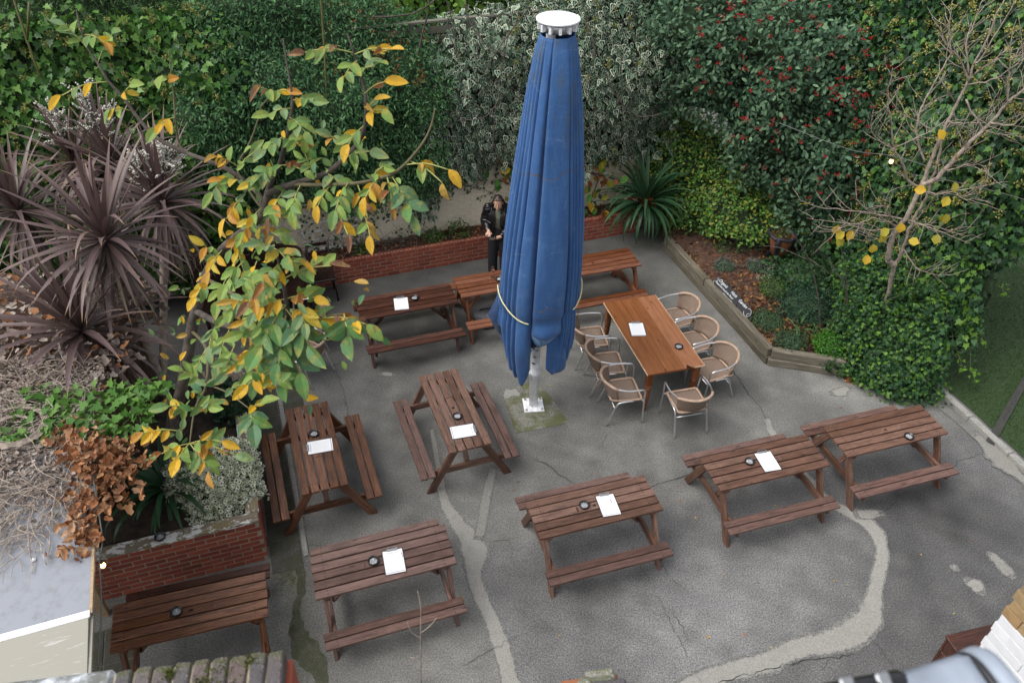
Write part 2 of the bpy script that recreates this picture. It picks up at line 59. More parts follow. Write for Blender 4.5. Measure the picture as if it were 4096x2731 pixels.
CRACKS = [[(0.327,7.597),(0.533,7.484),(0.674,7.317),(0.759,7.243),(0.882,7.156)],[(-0.253,6.174),(-0.083,6.231),(0.05,6.248),(0.185,6.304)],[(1.814,7.109),(2.09,7.245),(2.367,7.353),(2.561,7.468)],[(0.555,7.974),(0.633,7.926),(0.78,7.814)],[(1.339,8.195),(1.372,8.068),(1.303,7.964),(1.235,7.771)],[(3.411,9.695),(3.468,9.339),(3.562,8.999),(3.672,8.673),(3.708,8.359)],[(1.884,5.854),(1.938,5.721),(2.029,5.634),(2.116,5.537)],[(-0.979,10.531),(-0.893,10.304),(-0.846,10.137),(-0.736,9.813)],[(-3.311,9.184),(-3.149,9.29),(-2.866,9.371),(-2.524,9.517),(-2.22,9.738),(-2.0,9.875)],[(-1.578,12.131),(-1.513,11.94),(-1.518,11.831),(-1.458,11.672)],[(4.671,6.738),(4.872,6.836),(5.059,6.999),(5.198,7.263)],[(2.222,4.427),(2.52,4.531),(2.863,4.608),(3.272,4.734),(3.539,4.756),(3.897,4.836)],[(4.028,5.093),(4.09,4.987),(4.128,4.883),(4.201,4.681),(4.266,4.534)],[(3.605,10.187),(3.917,10.333),(4.11,10.25)],[(0.416,7.584),(0.357,7.622)],[(-2.543,6.195),(-2.469,6.099),(-2.172,6.075)],[(1.943,5.752),(1.777,6.089),(1.667,6.548)],[(5.382,7.306),(6.01,7.636),(6.68,7.941)],[(1.857,5.312),(1.999,5.095),(2.015,4.883)],[(0.19,4.942),(-0.142,4.777),(-0.462,4.567)],[(3.539,4.756),(3.427,4.612),(3.422,4.514)],[(-2.694,9.347),(-2.473,8.843),(-2.315,8.296)]]
MOSS_SEAM = [((-2.829,6.272),0.134),((-2.658,5.998),0.079),((-2.454,5.785),0.036),((-2.367,5.43),0.035),((-2.377,5.203),0.035),((-2.298,4.933),0.063),((-2.177,4.727),0.104),((-2.042,4.578),0.084),((-1.948,4.408),0.046),((-1.892,4.243),0.036)]
JOINT = [(1.479,6.307),(1.642,5.835),(1.825,5.256),(2.054,4.529),(2.114,4.338)]

# ---------------------------------------------------------------- materials
class G:
    """small node-graph helper"""
    def __init__(s, name):
        s.m = bpy.data.materials.new(name); s.m.use_nodes = True
        s.t = s.m.node_tree; s.b = s.t.nodes['Principled BSDF']; s.out = s.t.nodes['Material Output']
    def n(s, typ, **kw):
        nd = s.t.nodes.new('ShaderNode'+typ)
        for k, v in kw.items():
            if k.startswith('_'): setattr(nd, k[1:], v)
            else: s.set(nd, k.replace('__', ' '), v)
        return nd
    def set(s, nd, k, v):
        i = nd.inputs[int(k[1:])] if k[0] == 'i' and k[1:].isdigit() else nd.inputs[k]
        if hasattr(v, 'links') or isinstance(v, bpy.types.NodeSocket): s.t.links.new(v, i)
        elif isinstance(v, bpy.types.Node): s.t.links.new(v.outputs[0], i)
        else:
            if isinstance(v, tuple) and len(v) == 3 and i.type == 'RGBA': v = (*v, 1)
            i.default_value = v
    def P(s, **kw):
        for k, v in kw.items(): s.set(s.b, k.replace('__', ' '), v)
        return s
    def coord(s, kind='Object', scale=(1, 1, 1)):
        tc = s.n('TexCoord'); mp = s.n('Mapping'); s.t.links.new(tc.outputs[kind], mp.inputs[0]); mp.inputs['Scale'].default_value = scale
        return mp.outputs[0]
    def noise(s, vec, scale, detail=4, rough=.55, dist=0):
        nd = s.n('TexNoise', Scale=scale, Detail=detail, Roughness=rough, Distortion=dist)
        if vec is not None: s.t.links.new(vec, nd.inputs['Vector'])
        return nd.outputs[0]
    def ramp(s, fac, stops, interp='LINEAR'):
        nd = s.n('ValToRGB'); cr = nd.color_ramp; cr.interpolation = interp
        while len(cr.elements) < len(stops): cr.elements.new(.5)
        for e, (p, c) in zip(cr.elements, stops):
            e.position = p; e.color = (*c, 1) if len(c) == 3 else c
        s.t.links.new(fac, nd.inputs[0]); return nd.outputs[0]
    def mix(s, fac, a, b, mode='MIX'):
        nd = s.n('Mix', _data_type='RGBA', _blend_type=mode)
        s.set(nd, 'i0', fac)
        for k, v in (('i6', a), ('i7', b)): s.set(nd, k, v)
        return nd.outputs[2]
    def math(s, op, a, b=0.5, c=None):
        nd = s.n('Math', _operation=op); s.set(nd, 'i0', a); s.set(nd, 'i1', b)
        if c is not None: s.set(nd, 'i2', c)
        return nd.outputs[0]
    def step(s, v, lo, hi):
        nd = s.n('MapRange', _interpolation_type='SMOOTHSTEP'); s.set(nd, 'Value', v); s.set(nd, 'From Min', lo); s.set(nd, 'From Max', hi); return nd.outputs[0]
    def bump(s, h, strength=.3, dist=.01):
        nd = s.n('Bump', Strength=strength, Distance=dist); s.t.links.new(h, nd.inputs['Height']); s.t.links.new(nd.outputs[0], s.b.inputs['Normal']); return s
    def rand(s): return s.n('ObjectInfo').outputs['Random']
    def attr(s, name, out='Color'): return s.n('Attribute', _attribute_name=name).outputs[out]

def plain(name, c, rough=.6, metal=0, bump=0, bscale=60, var=.15, spec=.5):
    g = G(name); v = g.coord(); n = g.noise(v, bscale*.25, 4)
    g.P(Base__Color=g.mix(g.step(n, .3, .7), tuple(x*(1-var) for x in c), tuple(min(1, x*(1+var)) for x in c)), Roughness=rough, Metallic=metal)
    g.b.inputs['Specular IOR Level'].default_value = spec
    if bump: g.bump(g.noise(v, bscale, 5), bump, .01)
    return g.m

def wood(name, dark, mid, light, rough=.42, grain=1.0, worn=.25, wornc=None, knots=True):
    g = G(name); oi = g.rand()
    tc = g.n('TexCoord'); add = g.n('VectorMath', _operation='ADD'); cmb = g.n('CombineXYZ')
    r10 = g.math('MULTIPLY', oi, 37.0); g.set(cmb, 'X', r10); g.set(cmb, 'Y', r10)
    g.t.links.new(tc.outputs['Object'], add.inputs[0]); g.t.links.new(cmb.outputs[0], add.inputs[1])
    mp = g.n('Mapping'); g.t.links.new(add.outputs[0], mp.inputs[0]); mp.inputs['Scale'].default_value = (1.6, 26, 26)
    n1 = g.noise(mp.outputs[0], 2.2*grain, 6, .65, .6)
    mp2 = g.n('Mapping'); g.t.links.new(add.outputs[0], mp2.inputs[0]); mp2.inputs['Scale'].default_value = (3, 9, 9)
    n2 = g.noise(mp2.outputs[0], 1.0, 4, .6)
    c = g.ramp(n1, [(.28, dark), (.5, mid), (.72, light)])
    c = g.mix(g.step(n2, .45, .75), c, g.mix(.6, c, dark))
    if knots:
        vo = g.n('TexVoronoi', Scale=1.0); mp3 = g.n('Mapping'); g.t.links.new(add.outputs[0], mp3.inputs[0]); mp3.inputs['Scale'].default_value = (3.2, 9, 9); g.t.links.new(mp3.outputs[0], vo.inputs['Vector'])
        k = g.math('SUBTRACT', 1.0, g.step(vo.outputs['Distance'], .05, .16)); c = g.mix(g.math('MULTIPLY', k, .75), c, tuple(x*.35 for x in dark))
    n3 = g.noise(g.coord('Object', (5, 14, 14)), 3.0, 5, .7)
    if worn: c = g.mix(g.math('MULTIPLY', g.step(n3, .56, .72), worn), c, wornc or tuple(x*1.7 for x in light))
    sv = g.n('TexVoronoi', Scale=5.0); g.t.links.new(tc.outputs['Object'], sv.inputs['Vector']); spl = g.math('MULTIPLY', g.math('SUBTRACT', 1, g.step(sv.outputs['Distance'], .035, .06)), g.step(oi, .55, .62))
    c = g.mix(g.math('MULTIPLY', spl, .45 if worn > .3 else 0.0), c, (.5, .46, .42))                  # old droppings and paint specks on some boards
    hsv = g.n('HueSaturation'); g.t.links.new(c, hsv.inputs['Color'])
    g.set(hsv, 'Value', g.math('MULTIPLY_ADD', oi, .62, .7)); g.set(hsv, 'Saturation', g.math('MULTIPLY_ADD', oi, -.2, 1.1))
    so = g.n('SeparateXYZ'); g.t.links.new(tc.outputs['Object'], so.inputs[0])                     # screw heads near the board ends
    dx = g.math('SUBTRACT', g.math('ABSOLUTE', so.outputs[0]), .632); dy = g.math('SUBTRACT', g.math('ABSOLUTE', so.outputs[1]), .026)
    dd = g.math('ADD', g.math('MULTIPLY', dx, dx), g.math('MULTIPLY', dy, dy)); scr = g.math('LESS_THAN', dd, .00006)
    g.P(Base__Color=g.mix(scr, hsv.outputs[0], (.02, .015, .012)), Roughness=g.math('MULTIPLY_ADD', n2, .3, rough-.15))
    g.bump(n1, .25, .004)
    return g.m

def brickmat(name, cols, mott=.35, white=.12, rough=.85, moss=0):
    g = G(name); oi = g.rand(); v = g.coord()
    c = g.ramp(oi, [(i/(len(cols)-1), k) for i, k in enumerate(cols)])
    n = g.noise(v, 14, 5, .65)
    c = g.mix(g.math('MULTIPLY', g.step(n, .4, .75), mott), c, (.05, .03, .028))
    n2 = g.noise(g.coord('Object', (1, 1, 1)), 31, 4, .7)
    c = g.mix(g.math('MULTIPLY', g.step(n2, .58, .74), white), c, (.6, .55, .5))
    if moss: c = g.mix(g.math('MULTIPLY', g.step(g.noise(v, 9, 5, .75), .52, .66), moss), c, (.075, .085, .03))
    g.P(Base__Color=c, Roughness=rough); g.bump(g.noise(v, 60, 4), .5+moss, .004+.006*moss)
    return g.m

def leafmat(name, rough=.45, trans=.25, spec=.5, nscale=25, var=.18):
    g = G(name); c = g.attr('Col'); v = g.coord()
    n = g.noise(v, nscale, 3)
    hsv = g.n('HueSaturation'); g.t.links.new(c, hsv.inputs['Color']); g.set(hsv, 'Value', g.math('MULTIPLY_ADD', n, 2*var, 1-var))
    g.P(Base__Color=hsv.outputs[0], Roughness=rough); g.b.inputs['Specular IOR Level'].default_value = spec
    tr = g.n('BsdfTranslucent'); g.t.links.new(hsv.outputs[0], tr.inputs[0])
    mx = g.n('MixShader'); mx.inputs[0].default_value = trans
    g.t.links.new(g.b.outputs[0], mx.inputs[1]); g.t.links.new(tr.outputs[0], mx.inputs[2]); g.t.links.new(mx.outputs[0], g.out.inputs['Surface'])
    return g.m

M = {}
M['wood_mid'] = wood('stained red brown wood', (.042, .021, .014), (.135, .068, .045), (.22, .122, .085), rough=.46, worn=.45, wornc=(.3, .2, .155))
M['wood_plum'] = wood('stained plum brown wood', (.042, .022, .017), (.122, .066, .052), (.195, .117, .094), rough=.44, worn=.42, wornc=(.23, .155, .13))
M['wood_dark'] = wood('dark weathered brown wood', (.02, .01, .008), (.07, .027, .017), (.17, .068, .038), rough=.36, worn=.25, wornc=(.2, .15, .12))
M['wood_orange'] = wood('orange brown stained wood', (.07, .024, .012), (.155, .055, .026), (.22, .085, .042), rough=.36, worn=.15)
M['wood_amber'] = wood('amber streaked stained wood', (.026, .013, .009), (.125, .05, .024), (.24, .105, .05), rough=.4, worn=.3, wornc=(.22, .13, .09))
M['pine'] = wood('varnished honey pine', (.16, .056, .02), (.25, .095, .036), (.31, .13, .055), rough=.36, grain=.6, worn=0)
M['pine_leg'] = wood('varnished pine leg', (.12, .038, .013), (.19, .064, .023), (.25, .092, .036), rough=.32, grain=.6, worn=0, knots=False)
M['raw_wood'] = plain('bare chipped wood', (.62, .45, .3), .7, bump=.3)
M['old_oak'] = wood('old dark oak', (.012, .006, .004), (.024, .011, .008), (.042, .02, .013), rough=.3, worn=.1, knots=False)
M['sleeper'] = wood('weathered sleeper', (.06, .052, .036), (.13, .112, .08), (.22, .195, .15), rough=.85, grain=.7, worn=.4, wornc=(.3, .3, .24))
M['cap_wood'] = wood('weathered cap board', (.13, .11, .085), (.23, .195, .155), (.33, .29, .235), rough=.8, worn=.5, wornc=(.6, .59, .55), knots=False)
M['fence'] = wood('grey fence slat', (.1, .095, .07), (.17, .165, .13), (.24, .235, .19), rough=.85, worn=.2, knots=False)
M['post_wood'] = wood('pale timber post', (.22, .15, .08), (.34, .24, .14), (.42, .32, .2), rough=.7, worn=.1)
M['red_brick'] = brickmat('red brick', [(.22, .046, .026), (.3, .068, .037), (.35, .088, .047), (.26, .058, .034)])
M['stock_brick'] = brickmat('purple stock brick', [(.07, .066, .07), (.10, .092, .092), (.125, .105, .1), (.08, .078, .084), (.14, .1, .09)], mott=.55, white=.5, moss=.7)
M['yellow_brick'] = brickmat('yellow stock brick', [(.28, .2, .1), (.34, .24, .12), (.3, .18, .08), (.2, .16, .11)])
M['cream_brick'] = brickmat('cream painted brick', [(.8, .72, .55), (.86, .78, .61), (.83, .75, .58)], mott=.15, white=.1, rough=.7)
M['white_brick'] = brickmat('white painted brick', [(.62, .63, .65), (.7, .71, .73), (.66, .67, .69)], mott=.08, white=.1, rough=.6)
M['mortar'] = plain('mortar', (.3, .26, .2), .95, bump=.4, bscale=120)
M['mortar_light'] = plain('pale mortar', (.36, .31, .22), .95, bump=.4, bscale=120)
M['cream_wall'] = plain('cream painted joints', (.72, .65, .5), .8, bump=.3)
M['soil'] = plain('dark soil', (.035, .025, .018), .95, bump=.8, bscale=40, var=.5)
M['bark_litter'] = plain('soil and leaf mould', (.07, .036, .022), .95, bump=.9, bscale=50, var=.5)
M['white_metal'] = plain('white powder coated steel', (.84, .85, .87), .35, bump=.05)
M['white_cap'] = plain('white plastic disc', (.92, .93, .95), .3, var=.02)
M['alu'] = plain('polished aluminium tube', (.85, .85, .86), .3, 1.0, var=.05)
M['steel'] = plain('galvanised steel', (.42, .43, .44), .4, .9)
M['black_plastic'] = plain('black plastic', (.012, .012, .014), .3)
M['black_cloth'] = plain('black nylon', (.012, .012, .014), .55, bump=.3)
M['grey_cloth'] = plain('grey bag cloth', (.2, .2, .22), .9, bump=.3)
M['ash'] = plain('cigarette ash', (.34, .35, .37), .9, bump=.6, bscale=200, var=.4)
M['iron'] = plain('dark cast iron', (.03, .032, .045), .5, .4, bump=.6, bscale=50)
M['terracotta'] = plain('terracotta', (.25, .09, .04), .85, bump=.2)
M['rope'] = plain('pale yellow rope', (.7, .68, .38), .8, bump=.5, bscale=200)
M['cable'] = plain('grey cable', (.1, .11, .1), .5)
M['trellis'] = plain('white painted lath', (.85, .83, .77), .75, bump=.3)
M['bark'] = plain('dark grey bark', (.075, .06, .05), .9, bump=.9, bscale=40, var=.4)
M['bark_pale'] = plain('pale twig bark', (.3, .245, .2), .85, bump=.7, bscale=60, var=.3)
M['bark_green'] = plain('olive shoot bark', (.1, .085, .04), .7, bump=.3)
M['stalk'] = plain('yellow green stalk', (.3, .31, .09), .6)
M['twig_dry'] = plain('dry vine twig', (.2, .16, .125), .9, bump=.4, var=.4)
M['twig_pale'] = plain('bleached vine twig', (.36, .3, .25), .9, bump=.4, var=.35)
M['cane'] = plain('bamboo cane', (.09, .085, .025), .5)
M['leaf'] = leafmat('leaf', .5, .3, .25); M['leaf_gloss'] = leafmat('glossy leaf', .4, .2, .3); M['leaf_dry'] = leafmat('dry leaf', .85, .2, .2)
M['blade'] = leafmat('bronze blade leaf', .42, .12, .4, 12, .2)
M['core'] = plain('inner twigs and painted shade', (.022, .042, .016), .95, bump=.8, bscale=25, var=.6)  # painted dark for the shade behind the leaves as well as inner twigs
M['berry'] = plain('red berry', (.5, .02, .03), .3)
M['panicle'] = plain('cream seed panicle', (.55, .53, .44), .8, var=.25)
M['panicle_stem'] = plain('dark panicle stem', (.06, .05, .05), .8)
g = G('glass'); g.P(Base__Color=(1, 1, 1), Roughness=.02, IOR=1.3); g.b.inputs['Transmission Weight'].default_value = 1; M['glass'] = g.m
g = G('rose wine'); g.P(Base__Color=(.95, .62, .52), Roughness=.05, IOR=1.33); g.b.inputs['Transmission Weight'].default_value = .8; M['wine'] = g.m
g = G('lit bulb'); g.P(Base__Color=(1, .7, .4)); g.b.inputs['Emission Color'].default_value = (1, .55, .2, 1); g.b.inputs['Emission Strength'].default_value = 4.5; M['bulb'] = g.m

def wicker(name):
    g = G(name); uv = g.coord('UV')
    wa = g.n('TexWave', Scale=1.0, _wave_type='BANDS', _bands_direction='X'); wb = g.n('TexWave', Scale=1.0, _wave_type='BANDS', _bands_direction='Y')
    ma = g.n('Mapping'); mb = g.n('Mapping'); g.t.links.new(uv, ma.inputs[0]); g.t.links.new(uv, mb.inputs[0])
    ma.inputs['Scale'].default_value = (9, 9, 1); mb.inputs['Scale'].default_value = (14, 14, 1)
    g.t.links.new(ma.outputs[0], wa.inputs[0]); g.t.links.new(mb.outputs[0], wb.inputs[0])
    h = g.math('MULTIPLY', wa.outputs['Fac'], wb.outputs['Fac'])
    c = g.ramp(h, [(.0, (.11, .075, .055)), (.25, (.32, .23, .17)), (.8, (.5, .38, .295))])
    g.P(Base__Color=c, Roughness=.7); g.bump(h, .6, .004)
    return g.m
M['wicker'] = wicker('woven wicker'); M['wicker_wrap'] = plain('wicker binding', (.42, .295, .215), .65, bump=.4, bscale=90)

def make_concrete():
    g = G('yard concrete'); v = g.coord()
    tone = g.attr('tone', 'Fac'); moss = g.attr('moss', 'Fac'); cool = g.attr('cool', 'Fac')
    fine = g.math('MULTIPLY_ADD', g.noise(v, 120, 1, .5), .4, g.math('MULTIPLY', g.noise(v, 52, 3, .75), .6)); med = g.noise(v, 17, 5, .75); big = g.noise(v, 2.1, 5, .65)
    warm = g.mix(g.step(fine, .40, .61), (.095, .094, .088), (.215, .212, .198))
    coolc = g.mix(g.step(fine, .40, .62), (.075, .075, .079), (.235, .231, .224))
    c = g.mix(cool, warm, coolc)
    c = g.mix(g.math('MULTIPLY', g.step(med, .45, .7), .25), c, (.07, .07, .07))
    c = g.mix(g.math('MULTIPLY', g.step(big, .42, .66), .45), c, g.mix(1.0, c, (1.5, 1.47, 1.42), 'MULTIPLY'))
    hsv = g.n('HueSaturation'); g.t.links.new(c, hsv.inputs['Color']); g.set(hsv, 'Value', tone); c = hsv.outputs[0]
    c = g.mix(g.math('MULTIPLY', moss, g.step(med, .3, .6)), c, g.mix(fine, (.03, .035, .012), (.10, .105, .04)))
    g.P(Base__Color=c, Roughness=.9); g.bump(fine, .35, .004)
    return g.m
M['concrete'] = make_concrete()
def veined_leaf(name):
    """large leaf seen close: pale midrib and side veins, brown blotches (leaf-local coordinates)"""
    g = G(name); c = g.attr('Col'); tc = g.n('TexCoord'); sx = g.n('SeparateXYZ'); g.t.links.new(tc.outputs['Object'], sx.inputs[0]); oi = g.rand()
    av = g.math('ABSOLUTE', sx.outputs[1]); ph = g.math('MULTIPLY_ADD', av, -.9, sx.outputs[0]); w = g.math('ABSOLUTE', g.math('SINE', g.math('MULTIPLY', ph, 30.0)))
    vein = g.math('MAXIMUM', g.math('SUBTRACT', 1, g.step(w, .0, .3)), g.math('SUBTRACT', 1, g.step(av, .008, .022)))
    c = g.mix(g.math('MULTIPLY', vein, .1), c, g.mix(.5, c, (.4, .42, .12)))
    add = g.n('VectorMath', _operation='ADD'); cb = g.n('CombineXYZ'); g.set(cb, 'X', g.math('MULTIPLY', oi, 50.0)); g.t.links.new(tc.outputs['Object'], add.inputs[0]); g.t.links.new(cb.outputs[0], add.inputs[1])
    bl = g.math('MULTIPLY', g.step(g.noise(add.outputs[0], 4.5, 4, .6), .58, .66), g.step(oi, .35, .6))
    c = g.mix(g.math('MULTIPLY', bl, .7), c, (.16, .075, .04)); yel = g.step(g.noise(add.outputs[0], 2.2, 3, .6), .5, .68); c = g.mix(g.math('MULTIPLY', yel, .5), c, (.42, .33, .05))
    g.P(Base__Color=c, Roughness=.5); g.b.inputs['Specular IOR Level'].default_value = .3; g.bump(w, .06, .02)
    tr = g.n('BsdfTranslucent'); g.t.links.new(c, tr.inputs[0]); mx = g.n('MixShader'); mx.inputs[0].default_value = .3
    g.t.links.new(g.b.outputs[0], mx.inputs[1]); g.t.links.new(tr.outputs[0], mx.inputs[2]); g.t.links.new(mx.outputs[0], g.out.inputs['Surface'])
    return g.m
M['leaf_veined'] = veined_leaf('veined leaf')
def concrete2(name, lo, hi, s=80, mosscol=None, mamt=.6, mscale=5):
    g = G(name); v = g.coord(); fine = g.noise(v, s, 3, .6); med = g.noise(v, 9, 5, .65)
    c = g.mix(g.step(fine, .3, .7), lo, hi); c = g.mix(g.math('MULTIPLY', g.step(med, .5, .72), .35), c, tuple(x*.45 for x in lo))
    if mosscol: c = g.mix(g.math('MULTIPLY', g.step(g.noise(v, mscale, 5, .7), .4, .58), mamt), c, mosscol)
    g.P(Base__Color=c, Roughness=.92); g.bump(fine, .3, .004); return g.m
def repairmat(name, lo, hi):
    # mortar feathering out over the concrete: the worn edge breaks up into the speckle below
    g = G(name); v = g.coord(); e = g.attr('edge', 'Fac'); fine = g.noise(v, 52, 3, .75); med = g.noise(v, 15, 5, .75)
    c = g.mix(g.step(fine, .3, .7), lo, hi); c = g.mix(g.math('MULTIPLY', g.step(g.noise(v, 5, 4, .7), .5, .75), .3), c, tuple(x*.6 for x in lo))
    under = g.mix(g.step(fine, .40, .61), (.095, .094, .088), (.215, .212, .198))
    k = g.step(g.math('ADD', e, g.math('MULTIPLY_ADD', med, 1.1, -.55)), .42, .72)
    g.P(Base__Color=g.mix(k, c, under), Roughness=.92); g.bump(fine, .3, .004); return g.m
M['repair'] = repairmat('repair mortar', (.22, .213, .192), (.32, .31, .285))
M['repair_old'] = repairmat('old repair mortar', (.18, .176, .158), (.26, .252, .23))
M['pad'] = concrete2('mossy concrete pad', (.13, .13, .11), (.26, .25, .215), 60, (.085, .092, .028), .85, 3.2)
M['slab'] = concrete2('paving slab', (.055, .055, .048), (.11, .108, .095), 60, (.05, .055, .02), .5)
M['kerb'] = concrete2('kerb concrete', (.2, .2, .185), (.36, .35, .32), 60)
M['crack'] = plain('crack', (.04, .04, .036), 1.0)
M['mossline'] = concrete2('mossy seam', (.05, .052, .038), (.11, .11, .08), 70, (.045, .055, .02), .6, 9)
g = G('artificial turf'); v = g.coord(); n = g.noise(v, 130, 3, .7); n2 = g.noise(v, 28, 3, .6)
g.P(Base__Color=g.mix(g.step(n, .35, .68), (.012, .03, .006), (.06, .115, .028)), Roughness=.75); g.bump(n, 1.0, .02); M['turf'] = g.m

# ---------------------------------------------------------------- mesh helpers
def new_mesh(name, verts, faces, smooth=False):
    me = bpy.data.meshes.new(name); me.from_pydata([tuple(v) for v in verts], [], [tuple(f) for f in faces]); me.update()
    if smooth: me.polygons.foreach_set('use_smooth', [True]*len(me.polygons))
    return me
def link(name, me, m=None, parent=None, loc=None, rot=None, mw=None):
    o = bpy.data.objects.new(name, me); col.objects.link(o)
    if m is not None and me is not None:
        if not me.materials: me.materials.append(m)
        if me.materials[0] is not m:
            o.material_slots[0].link = 'OBJECT'; o.material_slots[0].material = m
    if parent is not None: o.parent = parent
    if loc is not None: o.location = loc
    if rot is not None: o.rotation_euler = rot
    if mw is not None: o.matrix_local = mw
    return o
def tag(o, label=None, cat=None, group=None, kind=None):
    if label: o['label'] = label
    if cat: o['category'] = cat
    if group: o['group'] = group
    if kind: o['kind'] = kind
    return o
def thing(name, label, cat, loc=(0, 0, 0), rz=0, group=None):
    o = bpy.data.objects.new(name, None); o.empty_display_size = .1; col.objects.link(o)
    o.location = loc; o.rotation_euler = (0, 0, rz)
    return tag(o, label, cat, group)
def bm_mesh(bm, name, smooth=False):
    me = bpy.data.meshes.new(name); bm.normal_update(); bm.to_mesh(me); bm.free()
    if smooth: me.polygons.foreach_set('use_smooth', [True]*len(me.polygons))
    return me
def box_mesh(name, sx, sy, sz, bev=.003, jit=0, zbase=False, seed=0):
    """box centred on the origin (or standing on it), edges bevelled"""
    bm = bmesh.new(); bmesh.ops.create_cube(bm, size=1)
    rr = random.Random(seed)
    for v in bm.verts:
        v.co = Vector((v.co.x*sx, v.co.y*sy, (v.co.z+(.5 if zbase else 0))*sz))
        if jit: v.co += Vector((rr.uniform(-jit, jit), rr.uniform(-jit, jit), rr.uniform(-jit, jit)))
    if bev: bmesh.ops.bevel(bm, geom=list(bm.edges), offset=bev, segments=1, affect='EDGES')
    return bm_mesh(bm, name)
def catmull(pts, n=6):
    P = [Vector(p) for p in pts]
    if len(P) < 3: return P
    out = []
    for i in range(len(P)-1):
        a, b, c, d = P[max(i-1, 0)], P[i], P[i+1], P[min(i+2, len(P)-1)]
        for k in range(n):
            t = k/n
            out.append(.5*((2*b)+(-a+c)*t+(2*a-5*b+4*c-d)*t*t+(-a+3*b-3*c+d)*t**3))
    out.append(P[-1]); return out
def tube_data(pts, r, segs=8, cap=True, voff=0):
    """verts, faces of a swept tube; r is a number or a list"""
    P = [Vector(p) for p in pts]; n = len(P)
    R = r if isinstance(r, (list, tuple, np.ndarray)) else [r]*n
    V, Fc = [], []
    t0 = (P[1]-P[0]).normalized(); a = Vector((0, 0, 1)) if abs(t0.z) < .9 else Vector((1, 0, 0))
    nrm = t0.cross(a).normalized()
    for i in range(n):
        t = (P[min(i+1, n-1)]-P[max(i-1, 0)])
        t = t.normalized() if t.length > 1e-9 else t0
        nrm = (nrm-t*nrm.dot(t)); nrm = nrm.normalized() if nrm.length > 1e-6 else t.orthogonal().normalized()
        b = t.cross(nrm)
        for k in range(segs):
            an = 2*PI*k/segs; V.append(P[i]+(nrm*math.cos(an)+b*math.sin(an))*R[i])
    for i in range(n-1):
        for k in range(segs):
            k2 = (k+1) % segs
            Fc.append((voff+i*segs+k, voff+i*segs+k2, voff+(i+1)*segs+k2, voff+(i+1)*segs+k))
    if cap:
        Fc.append(tuple(voff+k for k in reversed(range(segs)))); Fc.append(tuple(voff+(n-1)*segs+k for k in range(segs)))
    return V, Fc
def tubes_mesh(name, items, segs=6):
    V, Fc = [], []
    for pts, r in items:
        v, f = tube_data(pts, r, segs, True, len(V)); V += v; Fc += f
    return new_mesh(name, V, Fc, True)
def tube(name, pts, r, m, parent=None, segs=10, smooth_n=6):
    P = catmull(pts, smooth_n) if smooth_n else pts
    if isinstance(r, tuple): r = [r[0]+(r[1]-r[0])*i/(len(P)-1) for i in range(len(P))]
    return link(name, tubes_mesh(name, [(P, r)], segs), m, parent)
def lathe_mesh(name, prof, segs=20, smooth=True):
    V, Fc = [], []
    n = len(prof)
    for (r, z) in prof:
        for k in range(segs): a = 2*PI*k/segs; V.append((r*math.cos(a), r*math.sin(a), z))
    for i in range(n-1):
        for k in range(segs):
            k2 = (k+1) % segs; Fc.append((i*segs+k, i*segs+k2, (i+1)*segs+k2, (i+1)*segs+k))
    Fc.append(tuple(reversed(range(segs)))); Fc.append(tuple((n-1)*segs+k for k in range(segs)))
    return new_mesh(name, V, Fc, smooth)
def prism_mesh(name, poly, z0, z1):
    n = len(poly); V = [(x, y, z0) for x, y in poly]+[(x, y, z1) for x, y in poly]
    Fc = [tuple(reversed(range(n))), tuple(range(n, 2*n))]+[(i, (i+1) % n, n+(i+1) % n, n+i) for i in range(n)]
    return new_mesh(name, V, Fc)
def board_between(name, a, b, w, t, m, parent, normal=(0, 0, 1), bev=.003):
    """a straight board from a to b; w across, t along 'normal'"""
    a, b = Vector(a), Vector(b); d = b-a; L = d.length; x = d.normalized(); zz = Vector(normal); zz = (zz-x*zz.dot(x)).normalized(); y = zz.cross(x)
    mw = Matrix((x, y, zz)).transposed().to_4x4(); mw.translation = (a+b)/2
    return link(name, box_mesh(name, L, w, t, bev), m, parent, mw=mw)

# numpy leaf clouds ------------------------------------------------
def nrmz(a): return a/np.maximum(np.linalg.norm(a, axis=-1, keepdims=True), 1e-9)
class SinNoise:
    def __init__(s, freq, n=10, seed=0):
        r = np.random.default_rng(seed); s.k = nrmz(r.normal(size=(n, 3)))*freq*r.uniform(.5, 1.6, (n, 1)); s.p = r.uniform(0, 6.28, n)
    def __call__(s, P): return np.sin(P@s.k.T+s.p).sum(-1)/math.sqrt(len(s.p))*.9
TEMPL = {}
def template(name, verts, faces, mask=None): TEMPL[name] = (np.array(verts, float), faces, np.zeros(len(verts)) if mask is None else np.array(mask, float))
# u along the leaf (0..1), v across, w up; folded along the midrib
template('lance', [(0, 0, 0), (.3, .17, .05), (.3, 0, 0), (.3, -.17, .05), (.68, .15, .03), (.68, 0, -.02), (.68, -.15, .03), (1, 0, -.1)],
         [(0, 2, 1), (0, 3, 2), (1, 2, 5, 4), (2, 3, 6, 5), (4, 5, 7), (5, 6, 7)])
template('narrow', [(0, 0, 0), (.4, .07, .02), (.4, -.07, .02), (1, 0, -.08)], [(0, 2, 3, 1)])
template('oval', [(0, 0, 0), (.25, .2, .06), (.25, 0, 0), (.25, -.2, .06), (.62, .25, .05), (.62, 0, -.01), (.62, -.25, .05), (1, 0, -.08)],
         [(0, 2, 1), (0, 3, 2), (1, 2, 5, 4), (2, 3, 6, 5), (4, 5, 7), (5, 6, 7)])
_iv = [(0, 0), (-.12, .2), (.02, .46), (.2, .3), (.42, .44), (.52, .2), (1, 0), (.52, -.2), (.42, -.44), (.2, -.3), (.02, -.46), (-.12, -.2)]
